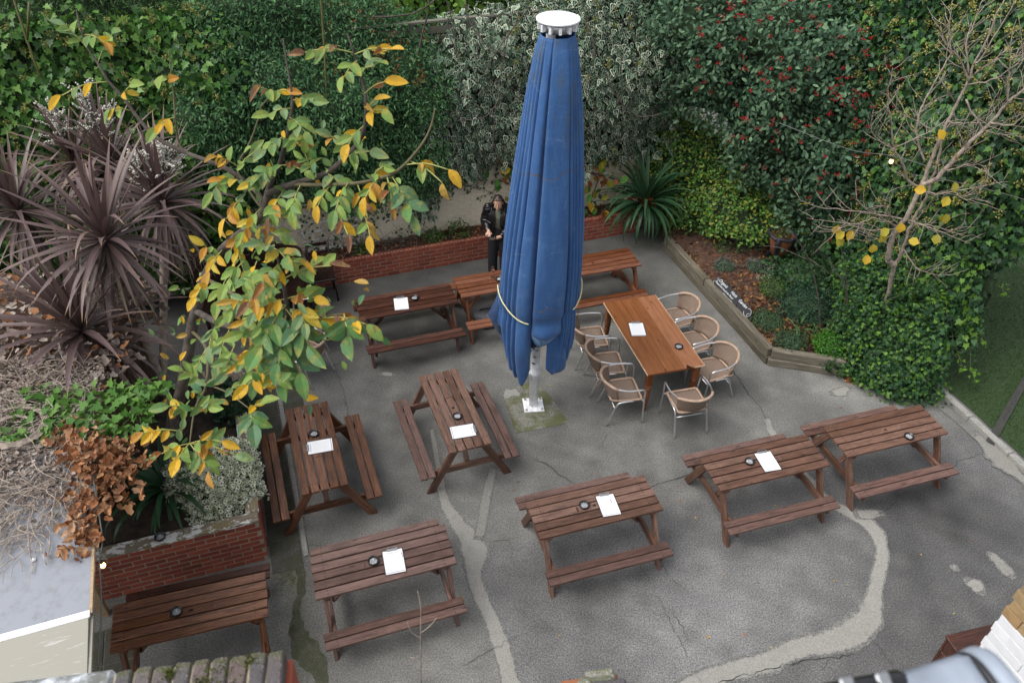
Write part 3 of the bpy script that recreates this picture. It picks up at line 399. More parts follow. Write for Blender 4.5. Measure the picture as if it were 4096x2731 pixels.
template('ivy', [(.3, 0, -.03)]+[(x, y, .05*abs(y)*2-.06*x) for x, y in _iv], [(0, 1+(i+1) % 12, 1+i) for i in range(12)][::1])
_iv2 = [(0, 0), (-.08, .22), (.08, .42), (.38, .36), (.62, .2), (1, 0), (.62, -.2), (.38, -.36), (.08, -.42), (-.08, -.22)]
_v = [(.35, 0, -.02)]+[(.1+.72*x, .7*y*(1.12 if y > 0 else .88), .1*abs(y)-.05*x) for x, y in _iv2]+[(x, y, .12*abs(y)-.07*x) for x, y in _iv2]
_n = 10
template('ivy_var', _v, [(0, 1+(i+1) % _n, 1+i) for i in range(_n)]+[(1+i, 1+(i+1) % _n, 1+_n+(i+1) % _n, 1+_n+i)[::-1] for i in range(_n)],
         [0]+[.28]*_n+[.75, 1, .85, 1, 1, .9, 1, .8, 1, .9])
_ov = [(0, 0), (.25, .22), (.6, .25), (1, 0), (.6, -.25), (.25, -.22)]
_v = [(.45, 0, 0)]+[(.2+.5*x, .45*y, .02) for x, y in _ov]+[(.2+.5*x, .45*y, .02) for x, y in _ov]+[(x, y, .04) for x, y in _ov]
template('oval_var', _v, [(0, 1+(i+1) % 6, 1+i) for i in range(6)]+[(13+i, 13+(i+1) % 6, 7+(i+1) % 6, 7+i) for i in range(6)], [0]*7+[1]*12)
_cu = [(0, 0), (-.05, .22), (.2, .38), (.45, .22), (.75, .3), (1, 0), (.7, -.25), (.45, -.3), (.15, -.35), (-.05, -.18)]
template('curled', [(.35, 0, -.14)]+[(x, y, .18*abs(y)*2+.12*(x-.4)**2) for x, y in _cu], [(0, 1+(i+1) % 10, 1+i) for i in range(10)])
_w = [(0, 0, 0), (.18, .13), (.4, .22), (.65, .21), (.88, .1), (1, 0)]
_v, _fc = [(0, 0, 0)], []
for x, h in ((.16, .16), (.38, .26), (.65, .25), (.88, .12)): _v += [(x, h, .25*h-.12*x*x), (x, 0, -.12*x*x), (x, -h, .25*h-.12*x*x)]
_v.append((1, 0, -.13))
_fc = [(0, 2, 1), (0, 3, 2)]
for i in range(3): a = 1+3*i; _fc += [(a, a+1, a+4, a+3), (a+1, a+2, a+5, a+4)]
_fc += [(10, 11, 13), (11, 12, 13)]
template('walnut', _v, _fc)

def leaf_cloud(name, P, A, N, S, tname, cA, cB=None, m=None, parent=None, width=1.0):
    """one mesh made of len(P) leaves"""
    tv, tf, mask = TEMPL[tname]; n, k = len(P), len(tv)
    A = nrmz(A); N = nrmz(N-A*np.sum(N*A, -1, keepdims=True)); B = np.cross(N, A)
    S = np.broadcast_to(S, (n,))[:, None, None]
    V = P[:, None]+S*(tv[None, :, 0:1]*A[:, None]+width*tv[None, :, 1:2]*B[:, None]+tv[None, :, 2:3]*N[:, None])
    loops = np.concatenate([np.array(f) for f in tf]); ls = np.array([len(f) for f in tf]); L = len(loops)
    me = bpy.data.meshes.new(name)
    me.vertices.add(n*k); me.vertices.foreach_set('co', V.astype(np.float32).ravel())
    me.loops.add(n*L); me.loops.foreach_set('vertex_index', (loops[None]+k*np.arange(n)[:, None]).ravel().astype(np.int32))
    me.polygons.add(n*len(tf)); st = np.concatenate([[0], np.cumsum(ls)[:-1]])
    me.polygons.foreach_set('loop_start', (st[None]+L*np.arange(n)[:, None]).ravel().astype(np.int32))
    me.update(calc_edges=True)
    cA = np.broadcast_to(cA, (n, 3)); cc = np.repeat(cA[:, None], k, 1)
    if cB is not None:
        cB = np.broadcast_to(cB, (n, 3)); rj = np.random.default_rng(n); mk = np.where(mask > 0, np.clip(mask[None]+rj.normal(0, .28, (n, k))+rj.normal(0, .15, (n, 1)), 0, 1), 0)[:, :, None]; cc = cc*(1-mk)+cB[:, None]*mk
    at = me.color_attributes.new('Col', 'FLOAT_COLOR', 'POINT')
    at.data.foreach_set('color', np.concatenate([cc, np.ones((n, k, 1))], -1).astype(np.float32).ravel())
    o = link(name, me, m or M['leaf'], parent); o['kind'] = 'stuff'
    return o
_LV = {}
def leaf_variant(tname, c, cB=None, width=1.0):
    key = (tname, tuple(round(x, 3) for x in c), cB, width, random.randint(0, 3) if cB is not None else 0)
    if key not in _LV:
        tv, tf, mask = TEMPL[tname]; me = new_mesh('leaf', tv*np.array([1, width, 1]), tf)
        at = me.color_attributes.new('Col', 'FLOAT_COLOR', 'POINT'); cb = np.array(cB if cB is not None else c)
        mk = np.where(mask > 0, np.clip(mask+np.random.default_rng(len(_LV)).normal(0, .25, len(mask)), 0, 1), 0); cc = np.array(c)[None]*(1-mk)[:, None]+cb[None]*mk[:, None]
        at.data.foreach_set('color', np.concatenate([cc, np.ones((len(tv), 1))], -1).astype(np.float32).ravel()); _LV[key] = me
    return _LV[key]
def leaf_object(name, me, P, A, N, S, m, parent):
    A = nrmz(np.array(A)); N = nrmz(N-A*np.dot(N, A)); B = np.cross(N, A)
    mw = Matrix(((A[0]*S, B[0]*S, N[0]*S, P[0]), (A[1]*S, B[1]*S, N[1]*S, P[1]), (A[2]*S, B[2]*S, N[2]*S, P[2]), (0, 0, 0, 1)))
    return link(name, me, m, parent, mw=mw)
def surf(grid, s, t):
    """smooth interpolation on a control grid; s across columns, t down rows, both 0..1"""
    Gd = np.array(grid, float); R, Cn, _ = Gd.shape
    def cub(A, x, axis):
        n = A.shape[axis]; x = np.clip(x, 0, 1)*(n-1); i = np.minimum(x.astype(int), n-2); f = x-i
        return i, f
    i, f = cub(Gd, t, 0); j, h = cub(Gd, s, 1)
    f = (f*f*(3-2*f)*.5+f*.5)[:, None]; h = (h*h*(3-2*h)*.5+h*.5)[:, None]
    return (Gd[i, j]*(1-f)+Gd[i+1, j]*f)*(1-h)+(Gd[i, j+1]*(1-f)+Gd[i+1, j+1]*f)*h
def foliage(name, label, cat, grid, n, size, tname, cols, colB=None, m=None, bump=.18, bfreq=4.0, depth=.25, droop=.8, up=.5, spread=.6, seed=0,
            nparts=0, width=1.0, core_off=.22, ragged=.08, smin=.6, topback=.5, group=None, clump=0, pname='foliage'):
    """a plant growing over a surface: dark sheet for inner twigs and painted shade + a cloud of leaves; the n largest may be objects of their own"""
    r = np.random.default_rng(seed); Gd = np.array(grid, float)
    tb = Gd[0]+np.array([topback*.2, topback, .05]); Gd = np.concatenate([tb[None], Gd], 0)
    base = Gd[-1].mean(0); root = thing(name, label, cat, (0, 0, 0), 0, group); root.location = (base[0], base[1], max(base[2]-.3, 0))
    off = np.array(root.location)
    nz = SinNoise(bfreq, 12, seed); nz2 = SinNoise(bfreq*2.7, 12, seed+1)
    def point(s, t):
        P = surf(Gd, s, t); e = .01
        T1 = surf(Gd, np.minimum(s+e, 1), t)-surf(Gd, np.maximum(s-e, 0), t); T2 = surf(Gd, s, np.minimum(t+e, 1))-surf(Gd, s, np.maximum(t-e, 0))
        Nn = nrmz(np.cross(T1, T2)); Nn = np.where((Nn*(np.array([0, 0, 8.2])-P)).sum(-1, keepdims=True) < 0, -Nn, Nn)
        b = nz(P)*.65+nz2(P)*.35
        return P, Nn, b
    # dark backing sheet: inner twigs plus the shade between leaves, as colour
    k1, k2 = 30, 30; S_, T_ = np.meshgrid(np.linspace(0, 1, k1), np.linspace(0, 1, k2)); P, Nn, b = point(S_.ravel(), T_.ravel())
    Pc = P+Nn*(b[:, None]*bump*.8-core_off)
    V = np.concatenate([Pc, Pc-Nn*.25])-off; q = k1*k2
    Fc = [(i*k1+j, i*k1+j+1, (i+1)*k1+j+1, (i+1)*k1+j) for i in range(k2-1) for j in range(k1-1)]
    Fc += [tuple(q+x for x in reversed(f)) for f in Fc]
    link('twig_shade_core', new_mesh('twig_shade_core', V, Fc, True), M['core'], root)
    # leaves, area weighted
    s = r.uniform(0, 1, 6*n); t = r.uniform(0, 1, 6*n); e = .02
    ar = np.linalg.norm(np.cross(surf(Gd, s+e, t)-surf(Gd, s-e, t), surf(Gd, s, t+e)-surf(Gd, s, t-e)), axis=1)
    keep = r.uniform(0, 1, 6*n) < ar/np.percentile(ar, 96); s, t = s[keep][:n], t[keep][:n]; n = len(s)
    P, Nn, b = point(s, t)
    dd = r.uniform(0, 1, n)**1.6
    P = P+Nn*(b*bump-dd*depth+r.exponential(ragged*.5, n))[:, None]+r.normal(size=(n, 3))*ragged*.6
    upv = np.array([0, 0, 1.]); LN = nrmz(Nn*.8+upv*up+r.normal(size=(n, 3))*spread*.6)
    A = nrmz(-upv*droop+Nn*.25+r.normal(size=(n, 3))*spread)
    S = size*(smin+(1-smin)*r.uniform(0, 1, n)**.7*1.3)
    ci = r.integers(0, len(cols), n); w = r.uniform(.75, 1.25, (n, 1)); C = np.array(cols)[ci]*w
    CB = None
    if colB is not None: CB = np.array(colB)[r.integers(0, len(colB), n)]*r.uniform(.85, 1.1, (n, 1))
    mm = m or M['leaf']
    if nparts:
        score = (b*bump-dd*depth)*2+S*6+r.normal(size=n)*.02; idx = np.argsort(-score)[:nparts]; rest = np.setdiff1d(np.arange(n), idx)
        for i in idx:
            me = leaf_variant(tname, cols[ci[i]], None if colB is None else tuple(colB[i % len(colB)]), width)
            leaf_object('leaf', me, P[i]-off, A[i], LN[i], S[i], mm, root)
    else: rest = np.arange(n)
    leaf_cloud(pname, P[rest]-off, A[rest], LN[rest], S[rest], tname, C[rest], None if CB is None else CB[rest], mm, root, width)
    return root, (Gd, point, off)

# ================================================================ the setting
YAW = math.radians(19.5)                     # the yard's own axes: e1 along the rear wall, e2 away from the building
E1 = np.array([math.cos(YAW), math.sin(YAW)]); E2 = np.array([-math.sin(YAW), math.cos(YAW)])
def yard(p0, a, b, z=0.0): q = np.array(p0)+E1*a+E2*b; return (float(q[0]), float(q[1]), z)

# ---- ground: one sheet, dense where the yard is
gx = np.concatenate([[-60, -25, -12, -8], np.arange(-5, 8.6, .06), [10, 14, 25, 60]])
gy = np.concatenate([[-20, -5, 1, 2.5], np.arange(3.2, 14.6, .06), [16, 20, 40, 90]])
X, Y = np.meshgrid(gx, gy); nx, ny = len(gx), len(gy)
V = np.stack([X.ravel(), Y.ravel(), np.zeros(X.size)], -1)
idx = np.arange(nx*ny).reshape(ny, nx)
Fq = np.stack([idx[:-1, :-1], idx[:-1, 1:], idx[1:, 1:], idx[1:, :-1]], -1).reshape(-1, 4)
me = bpy.data.meshes.new('ground'); me.vertices.add(len(V)); me.vertices.foreach_set('co', V.astype(np.float32).ravel())
me.loops.add(Fq.size); me.loops.foreach_set('vertex_index', Fq.astype(np.int32).ravel())
me.polygons.add(len(Fq)); me.polygons.foreach_set('loop_start', np.arange(0, Fq.size, 4, dtype=np.int32)); me.update(calc_edges=True)
def sst(v, a, b): t = np.clip((v-a)/(b-a), 0, 1); return t*t*(3-2*t)
px_, py_ = V[:, 0], V[:, 1]
n1 = SinNoise(2.2, 14, 3)(V); n2 = SinNoise(6, 16, 4)(V); n3 = SinNoise(16, 18, 5)(V)
wob = n1*.10+n2*.06
s1 = np.array([p for p, w in REPAIRS[0]]); s2_ = np.array([p for p, w in REPAIRS[2]])
x1 = np.interp(py_, s1[::-1, 1], s1[::-1, 0])
o2 = np.argsort(s2_[:, 1]); x2 = np.interp(py_, s2_[o2, 1], s2_[o2, 0])
front = 6.05+.33*(px_+.4)                   # edge of the newer, cooler front bay
bayC = sst(px_-x1+wob*.3, -.03, .05)*sst(front-py_+wob*.4, -.05, .12)
bayR = sst(px_-x2+wob*.3, -.03, .08)*sst(py_, 2, 3)
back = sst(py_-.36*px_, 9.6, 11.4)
lane = sst(-2.55-.35*(py_-5.8)-px_, -.03, .05)
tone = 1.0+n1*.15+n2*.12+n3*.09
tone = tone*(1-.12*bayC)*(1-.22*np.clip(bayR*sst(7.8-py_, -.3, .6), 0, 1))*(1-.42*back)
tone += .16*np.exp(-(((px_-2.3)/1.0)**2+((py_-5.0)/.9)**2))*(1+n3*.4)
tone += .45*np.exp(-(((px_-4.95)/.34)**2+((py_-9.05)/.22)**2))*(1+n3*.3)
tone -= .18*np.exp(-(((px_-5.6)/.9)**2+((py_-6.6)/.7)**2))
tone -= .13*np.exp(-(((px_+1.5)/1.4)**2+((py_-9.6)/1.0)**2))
cool = np.clip(bayC*.9+bayR*sst(8.2-py_, -.3, .6)*.9, 0, 1)
moss = .75*np.exp(-((px_+2.62)/.16)**2-((py_-5.72)/.28)**2)+.35*np.exp(-((px_+2.5+.33*(py_-5.6))/.12)**2)*sst(py_, 3, 4)*sst(9.5-py_, 0, 1)
moss += .25*back*sst(n2, .3, 1.2); moss = np.clip(moss*(1+n3*.5), 0, 1)
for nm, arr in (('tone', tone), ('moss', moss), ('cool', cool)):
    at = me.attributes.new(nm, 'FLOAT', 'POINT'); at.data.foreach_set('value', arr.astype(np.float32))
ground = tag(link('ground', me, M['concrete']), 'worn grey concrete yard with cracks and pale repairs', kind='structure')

def ribbon(name, pts, z, m, parent, amp=.3, freq=14, seed=0):
    """flat band on the ground with a ragged edge"""
    P = np.array([p for p, w in pts]); Wd = np.array([w for p, w in pts]); d = np.concatenate([[0], np.cumsum(np.linalg.norm(np.diff(P, axis=0), axis=1))])
    n = max(8, int(d[-1]/.025)); t = np.linspace(0, d[-1], n); r = np.random.default_rng(seed)
    Pc = np.array([tuple(q)[:2] for q in catmull([(*p, 0) for p in P], 8)]); dc = np.concatenate([[0], np.cumsum(np.linalg.norm(np.diff(Pc, axis=0), axis=1))])
    x = np.interp(t/d[-1]*dc[-1], dc, Pc[:, 0]); y = np.interp(t/d[-1]*dc[-1], dc, Pc[:, 1]); w = np.interp(t, d, Wd)
    tx, ty = np.gradient(x), np.gradient(y); L = np.hypot(tx, ty); nx_, ny_ = -ty/L, tx/L
    def rag(s): return 1+amp*(SinNoise(freq, 8, seed+s)(np.stack([t, t*0, t*0], -1))*.6+SinNoise(freq*4, 8, seed+s+9)(np.stack([t, t*0, t*0], -1))*.4)
    wl, wr = w*rag(1)*1.3, w*rag(2)*1.3; V, ed = [], []
    for f, e in ((1, 1), (.72, .5), (.35, 0), (-.35, 0), (-.72, .5), (-1, 1)):
        ww = wl if f > 0 else wr; V += [(x[i]+nx_[i]*ww[i]*f, y[i]+ny_[i]*ww[i]*f, z) for i in range(n)]; ed += [e if 2 < i < n-3 else 1 for i in range(n)]
    me = new_mesh(name, V, [(k*n+i, (k+1)*n+i, (k+1)*n+i+1, k*n+i+1) for k in range(5) for i in range(n-1)])
    at = me.attributes.new('edge', 'FLOAT', 'POINT'); at.data.foreach_set('value', np.array(ed, np.float32))
    return link(name, me, m, parent)
for i, R in enumerate(REPAIRS): ribbon('repair_strip', R, .004+.0012*i, M['repair'] if i != 1 else M['repair_old'], ground, .22, 9, i)
for i, R in enumerate(PATCHES): ribbon('repair_patch', R, .004+.0005*i, M['repair_old'] if i in (0, 2) else M['repair'], ground, .4, 14, 30+i)
ribbon('mossy_seam', MOSS_SEAM, .005, M['mossline'], ground, .5, 9, 50)
def crack(pts, w=.006, seed=0):
    r = random.Random(seed); P = [Vector((*p, 0)) for p in pts]; Q = []
    for a, b in zip(P[:-1], P[1:]):
        k = max(2, int((b-a).length/.05)); nn = Vector((-(b-a).y, (b-a).x, 0)).normalized()
        Q += [a+(b-a)*i/k+nn*r.gauss(0, .012) for i in range(k)]
    Q.append(P[-1]); V, Fc = [], []
    for i, q in enumerate(Q):
        t = (Q[min(i+1, len(Q)-1)]-Q[max(i-1, 0)]).normalized(); nn = Vector((-t.y, t.x, 0)); ww = w*r.uniform(.35, 1.2)*min(1, .3+min(i, len(Q)-1-i)*.3)
        V += [(q.x+nn.x*ww, q.y+nn.y*ww, .0105), (q.x-nn.x*ww, q.y-nn.y*ww, .0105)]
    link('crack', new_mesh('crack', V, [(2*i, 2*i+1, 2*i+3, 2*i+2) for i in range(len(Q)-1)]), M['crack'], ground)
for i, c in enumerate(CRACKS): crack(c, .0052 if i in (0, 2, 5, 10, 11) else .003, i)
crack(JOINT, .0025, 99)

# umbrella footing pad: an old square of mossy concrete set flush in the yard
pad = [(-.151, 8.921), (.12, 9.06), (.403, 9.183), (.63, 8.75), (.849, 8.311), (.47, 8.18), (.085, 8.069), (-.03, 8.5)]
link('footing_pad', prism_mesh('footing_pad', pad, -.05, .006), M['pad'], ground)
ribbon('pad_repair', [((-.17, 8.88), .02), ((-.05, 8.86), .12), ((.1, 8.93), .1), ((.16, 8.98), .02)], .0085, M['repair'], ground, .4, 14, 61)

# paving path beside the raised bed
path = thing('paving_path', 'strip of dark mossy paving slabs along the raised brick bed', None); path['kind'] = 'structure'
slab_me = box_mesh('paving_slab', .36, .44, .06, .006)
LPC = (-2.85, 5.88)                          # right front corner of the raised bed
for i in range(12):
    for j in range(2 if i > 4 else 1):
        if i < 6 and j: continue
        p = yard(LPC, .2+.37*0-.37*(-j if i > 5 else 0), -.02+.452*i, -.022); link('paving_slab', slab_me, M['slab'], path, p, (0, 0, YAW+random.uniform(-.01, .01)))
for i in range(5):
    for j in range(3):
        p = yard(LPC, -1.62-.37*j, -.62-.452*i, -.024); link('paving_slab', slab_me, M['slab'], path, p, (0, 0, YAW+random.uniform(-.01, .01)))
# drain edging beyond the slabs
board_between('kerb_strip', yard(LPC, .43, -.1, .008), yard(LPC, .43, 5.0, .008), .06, .03, M['kerb'], path)

M['kerb_dark'] = concrete2('worn haunching', (.11, .11, .1), (.2, .195, .18), 60)
# turf, kerb and paving next door
KL = np.array([6.967, 7.541]); KD = np.array([-.333, .943])
def kline(s, o, z): q = KL+KD*s+np.array([.943, .333])*o; return (float(q[0]), float(q[1]), z)
turf = link('artificial_turf', new_mesh('artificial_turf', [kline(-6, .22, .02), kline(-6, 12, .02), kline(5.0, 12, .02), kline(6.1, 2.6, .02), kline(9, .22, .02)], [(0, 1, 2, 3, 4)]), M['turf'])
tag(turf, 'dark green artificial turf beyond the concrete kerb', kind='structure')
_tr = np.random.default_rng(17); _n = 60000; _s = _tr.uniform(-2.5, 6.0, _n); _o = _tr.uniform(.24, 4.0, _n)
_P = np.stack([KL[0]+KD[0]*_s+.943*_o, KL[1]+KD[1]*_s+.333*_o, np.full(_n, .02)], -1)
leaf_cloud('turf_pile', _P, _tr.normal(size=(_n, 3))*[.5, .5, .2]+[.3, -.2, .9], _tr.normal(size=(_n, 3)), .034*_tr.uniform(.6, 1.2, _n), 'narrow', np.array([(.03, .075, .015), (.05, .105, .024), (.07, .13, .035), (.02, .05, .012)])[_tr.integers(0, 4, _n)], None, M['leaf_dry'], turf, 1.6)
link('turf_seam', new_mesh('turf_seam', [(6.70, 8.10, .05), (6.78, 8.02, .05), (8.6, 10.2, .05), (8.56, 10.28, .05)], [(0, 1, 2, 3)]), M['crack'], turf)
pv = link('pavement', new_mesh('pavement', [kline(6.1, 2.6, .03), kline(5.0, 12, .03), kline(9, 14, .03), kline(9.5, 2.6, .03)], [(0, 1, 2, 3)]), M['repair_old']); tag(pv, 'pale paving beyond the turf', kind='structure')
kerb = thing('kerb', 'low broken concrete kerb along the turf edge', None); kerb['kind'] = 'structure'
for i in range(9):
    a, b = -4.2+i*.75, -4.2+i*.75+.742
    board_between('kerb_block', kline(a, .06, .03), kline(b, .06, .03), .1, .1, M['kerb'], kerb, bev=.012)
ribbon('kerb_haunch', [(kline(s, -.12, 0)[:2], .045+.015*math.sin(5*s)) for s in np.arange(-4, 2.3, .3)], .012, M['kerb_dark'], kerb, .35, 8, 71)
ribbon('kerb_break', [(kline(s, -.1, 0)[:2], .05+.09*math.exp(-((s-.3)/.25)**2)) for s in np.arange(-.2, .9, .1)], .016, M['repair_old'], kerb, .35, 8, 72)

# ================================================================ walls and planters of brick
BL, BH, BW = .215, .065, .1025
def brick_proto(name, L=BL, W=BW, H=BH, holes=False, seed=0):
    if not holes: return box_mesh(name, L, W, H, .004, .0015, seed=seed)
    xs = [-L/2, -L/2+.02, -.075, -.055, -.02, .02, .055, .075, L/2-.02, L/2]; xs = [-L/2, -.085, -.045, -.02, .02, .045, .085, L/2]; ys = [-W/2, -.022, .022, W/2]
    V, Fc, ix = [], [], {}
    def v(x, y, z):
        k = (round(x, 5), round(y, 5), round(z, 5))
        if k not in ix: ix[k] = len(V); V.append(k)
        return ix[k]
    for i in range(7):
        for j in range(3):
            x0, x1, y0, y1 = xs[i], xs[i+1], ys[j], ys[j+1]; z = H/2
            if j == 1 and i in (1, 3, 5):
                zz = H/2-.04
                Fc += [(v(x0, y0, zz), v(x1, y0, zz), v(x1, y1, zz), v(x0, y1, zz)), (v(x0, y0, z), v(x1, y0, z), v(x1, y0, zz), v(x0, y0, zz)), (v(x1, y1, z), v(x0, y1, z), v(x0, y1, zz), v(x1, y1, zz)),
                       (v(x1, y0, z), v(x1, y1, z), v(x1, y1, zz), v(x1, y0, zz)), (v(x0, y1, z), v(x0, y0, z), v(x0, y0, zz), v(x0, y1, zz))]
            else: Fc.append((v(x0, y0, z), v(x1, y0, z), v(x1, y1, z), v(x0, y1, z)))
    b = [v(x, y, -H/2) for x, y in ((-L/2, -W/2), (L/2, -W/2), (L/2, W/2), (-L/2, W/2))]
    Fc.append(tuple(reversed(b)))
    for j, yy in ((0, -W/2), (1, W/2)):
        top = [v(x, yy, H/2) for x in xs]; lo = [v(-L/2, yy, -H/2), v(L/2, yy, -H/2)]
        Fc.append(tuple([lo[0], lo[1]]+top[::-1]) if j == 0 else tuple([lo[1], lo[0]]+top))
    for s, xx in ((0, -L/2), (1, L/2)):
        top = [v(xx, y, H/2) for y in ys]; lo = [v(xx, -W/2, -H/2), v(xx, W/2, -H/2)]
        Fc.append(tuple([lo[1], lo[0]]+top) if s == 0 else tuple([lo[0], lo[1]]+top[::-1]))
    return new_mesh(name, V, Fc)
BR = [brick_proto('brick', seed=i) for i in range(4)]; BRH = brick_proto('brick', BL/2-.005, seed=9); BRHOLE = brick_proto('brick', holes=True)
def brick_face(parent, p0, ang, length, courses, z0, m, top=None, out=0.0, gap=.010, half0=True, skip=None, meshes=None, half=None):
    """courses of stretchers from p0 along ang; bricks sit proud of the mortar"""
    d = Vector((math.cos(ang), math.sin(ang), 0)); nrm = Vector((-d.y, d.x, 0)); pitch = BL+gap
    for c in range(courses):
        z = z0+BH/2+c*(BH+gap); x = -(pitch/2 if c % 2 else 0)
        while x < length-.02:
            a, b = max(x, 0), min(x+BL, length)
            if b-a > .05:
                mid = (a+b)/2; full = (b-a) > BL-.01
                me = (top if (top and c == courses-1) else random.choice(meshes or BR)) if full else (half or BRH)
                if not (skip and skip(mid, c)):
                    o = link('brick', me, m, parent, Vector((p0[0], p0[1], z))+d*mid+nrm*(BW/2-out+random.uniform(-.0015, .0015)), (random.uniform(-.004, .004), random.uniform(-.004, .004), ang+random.uniform(-.006, .006)))
                    if not full and abs((b-a)-(BL/2-.005)) > .004: o.scale.x = (b-a)/(BL/2-.005)
            x += pitch
# rear planter along the back wall
PA = math.radians(20.1); rp0 = Vector((-4.55, 11.045, 0)); RPL = 7.35
rp = thing('brick_planter', 'long low red brick planter against the cream back wall', 'planter', rp0)
d_ = Vector((math.cos(PA), math.sin(PA), 0)); n_ = Vector((-d_.y, d_.x, 0))
link('mortar_body', box_mesh('mortar_body', RPL-.01, BW-.007, .435, 0), M['mortar'], rp, d_*(RPL/2)+n_*(BW/2)+Vector((0, 0, .2175)), (0, 0, PA))
brick_face(rp, (0, 0), PA, RPL, 6, .002, M['red_brick'], top=BRHOLE)
soilP = [rp0+n_*BW, rp0+d_*RPL+n_*BW, rp0+d_*RPL+n_*.62, rp0+n_*.62]
link('planter_soil', new_mesh('planter_soil', [tuple(p-rp0+Vector((0, 0, .40))) for p in soilP]+[tuple(p-rp0+Vector((0, 0, 0))) for p in soilP], [(0, 1, 2, 3), (0, 4, 5, 1), (2, 6, 7, 3), (1, 5, 6, 2), (3, 7, 4, 0)]), M['bark_litter'], rp)

# back wall, cream painted brick
bw0 = rp0+n_*.6
bw = thing('garden_wall', 'cream painted brick wall behind the rear planter', 'wall', bw0)
BWL, BWH = 11.5, 2.7
link('wall_body', box_mesh('wall_body', BWL, .2, BWH, 0), M['cream_wall'], bw, d_*(BWL/2-3.0)+n_*.028+Vector((0, 0, BWH/2)), (0, 0, PA))
brick_face(bw, tuple((d_*.95)[:2]), PA, 3.9, 15, .42, M['cream_brick'], out=.078, gap=.008)
cl = [(-5.5, 7.9)]
# fence on top of the wall
fn = thing('slat_fence', 'grey weathered horizontal slat fence above the back wall', 'fence', bw0+Vector((0, 0, BWH)))
for k in range(9):
    link('fence_slat', box_mesh('fence_slat', 4.4, .02, .115, .003) if k == 0 else bpy.data.meshes['fence_slat'], M['fence'], fn, d_*4.6+n_*.13+Vector((0, 0, .08+k*.145)), (0, 0, PA))
for k in range(6): link('fence_post', box_mesh('fence_post', .08, .08, 1.35, .004) if k == 0 else bpy.data.meshes['fence_post'], M['fence'], fn, d_*(2.5+.84*k)+n_*.182+Vector((0, 0, .675)), (0, 0, PA))
link('top_rail', box_mesh('top_rail', 4.4, .09, .035, .004), M['fence'], fn, d_*4.6+n_*.15+Vector((0, 0, 1.37)), (0, 0, PA))

# raised brick bed at the left with timber cap
LH = .70
lp = thing('raised_bed', 'square red brick raised bed with peeling timber cap', 'raised bed', (LPC[0], LPC[1], 0), YAW)
# local frame: x along e1 (to the left is negative), y along e2
LX, LY = 2.3, 2.75
link('mortar_body', box_mesh('mortar_body', LX-.012, BW-.007, LH-.006, 0), M['mortar'], lp, (-LX/2, BW/2, LH/2-.003))
link('mortar_body', box_mesh('mortar_body', BW-.007, LY-BW-.012, LH-.006, 0), M['mortar'], lp, (-BW/2, BW+(LY-BW)/2, LH/2-.003))
nc = 9
brick_face(lp, (-LX, 0), 0, LX, nc, .004, M['red_brick'], gap=.0115)
brick_face(lp, (0, BW+.012), PI/2, LY-BW-.012, nc, .004, M['red_brick'], gap=.0115)
link('soil_fill', new_mesh('soil_fill', [(-LX, BW, .64), (-BW, BW, .64), (-BW, LY, .64), (-LX, LY, .64), (-LX, BW, 0), (-BW, BW, 0), (-BW, LY, 0), (-LX, LY, 0)], [(0, 1, 2, 3), (0, 4, 5, 1), (1, 5, 6, 2), (2, 6, 7, 3), (3, 7, 4, 0)]), M['soil'], lp)
def capboard(a, b, w):
    g0 = [Vector(a), Vector(b)]; return board_between('cap_board', a, b, w, .045, M['cap_paint'], lp, bev=.006)
g = G('peeling white paint on timber'); v = g.coord('Object', (3, 6, 6)); n = g.noise(v, 2.2, 6, .7); gn = g.noise(g.coord('Object', (2, 30, 30)), 2.5, 5, .6)
wd = g.ramp(gn, [(.3, (.11, .085, .055)), (.55, (.2, .165, .12)), (.75, (.3, .26, .2))]); wd = g.mix(g.math('MULTIPLY', g.step(g.noise(v, .7, 3), .5, .7), .5), wd, (.22, .17, .05))
g.P(Base__Color=g.mix(g.step(n, .5, .56), wd, (.62, .62, .6)), Roughness=.8); g.bump(n, .3, .004); M['cap_paint'] = g.m
capboard((-LX, .055, LH+.0225), (.005, .055, LH+.0225), .15)
board_between('cap_board', (-.055, .132, LH+.0225), (-.055, LY, LH+.0225), .15, .045, M['cap_paint'], lp, bev=.006)

# ================================================================ timber edged bed on the right
tb = [(2.66, 13.35), (3.955, 9.71), (5.10, 9.46)]
bed = tag(link('garden_bed', new_mesh('garden_bed', [(2.7, 13.25, .24), (3.98, 9.74, .24), (5.3, 9.4, .24), (6.35, 9.2, .05), (5.9, 10.8, .3), (4.6, 14.6, .3), (2.8, 14.2, .3)], [(0, 1, 2, 3, 4, 5, 6)]), M['bark_litter']), 'soil bed covered in leaf mould behind the timber sleepers', kind='structure')
te = thing('timber_edging', 'weathered timber sleepers edging the herb bed', 'edging', (tb[1][0], tb[1][1], 0)); o0 = Vector((tb[1][0], tb[1][1], 0))
def sleeper(a, b, z0, z1, off=0, w=.12):
    a, b = Vector((*a, 0)), Vector((*b, 0)); d = (b-a).normalized(); nn = Vector((-d.y, d.x, 0)); nn = nn if nn.dot(Vector((1, .6, 0))) > 0 else -nn
    q = nn*(w/2+off); zz = Vector((0, 0, (z0+z1)/2)); board_between('sleeper', a+q+zz-o0, b+q+zz-o0, w, z1-z0, M['sleeper'], te, bev=.01)
sleeper((2.79, 12.98), (3.28, 11.6), .14, .285); sleeper((3.284, 11.58), (3.95, 9.72), .14, .29, .004)
sleeper((2.77, 13.05), (3.97, 9.70), 0, .138, -.012)
sleeper((4.02, 9.69), (5.09, 9.46), .13, .285, -.01); sleeper((3.99, 9.69), (5.12, 9.45), 0, .128, -.02)
sleeper((5.11, 9.47), (5.5, 9.68), 0, .26)

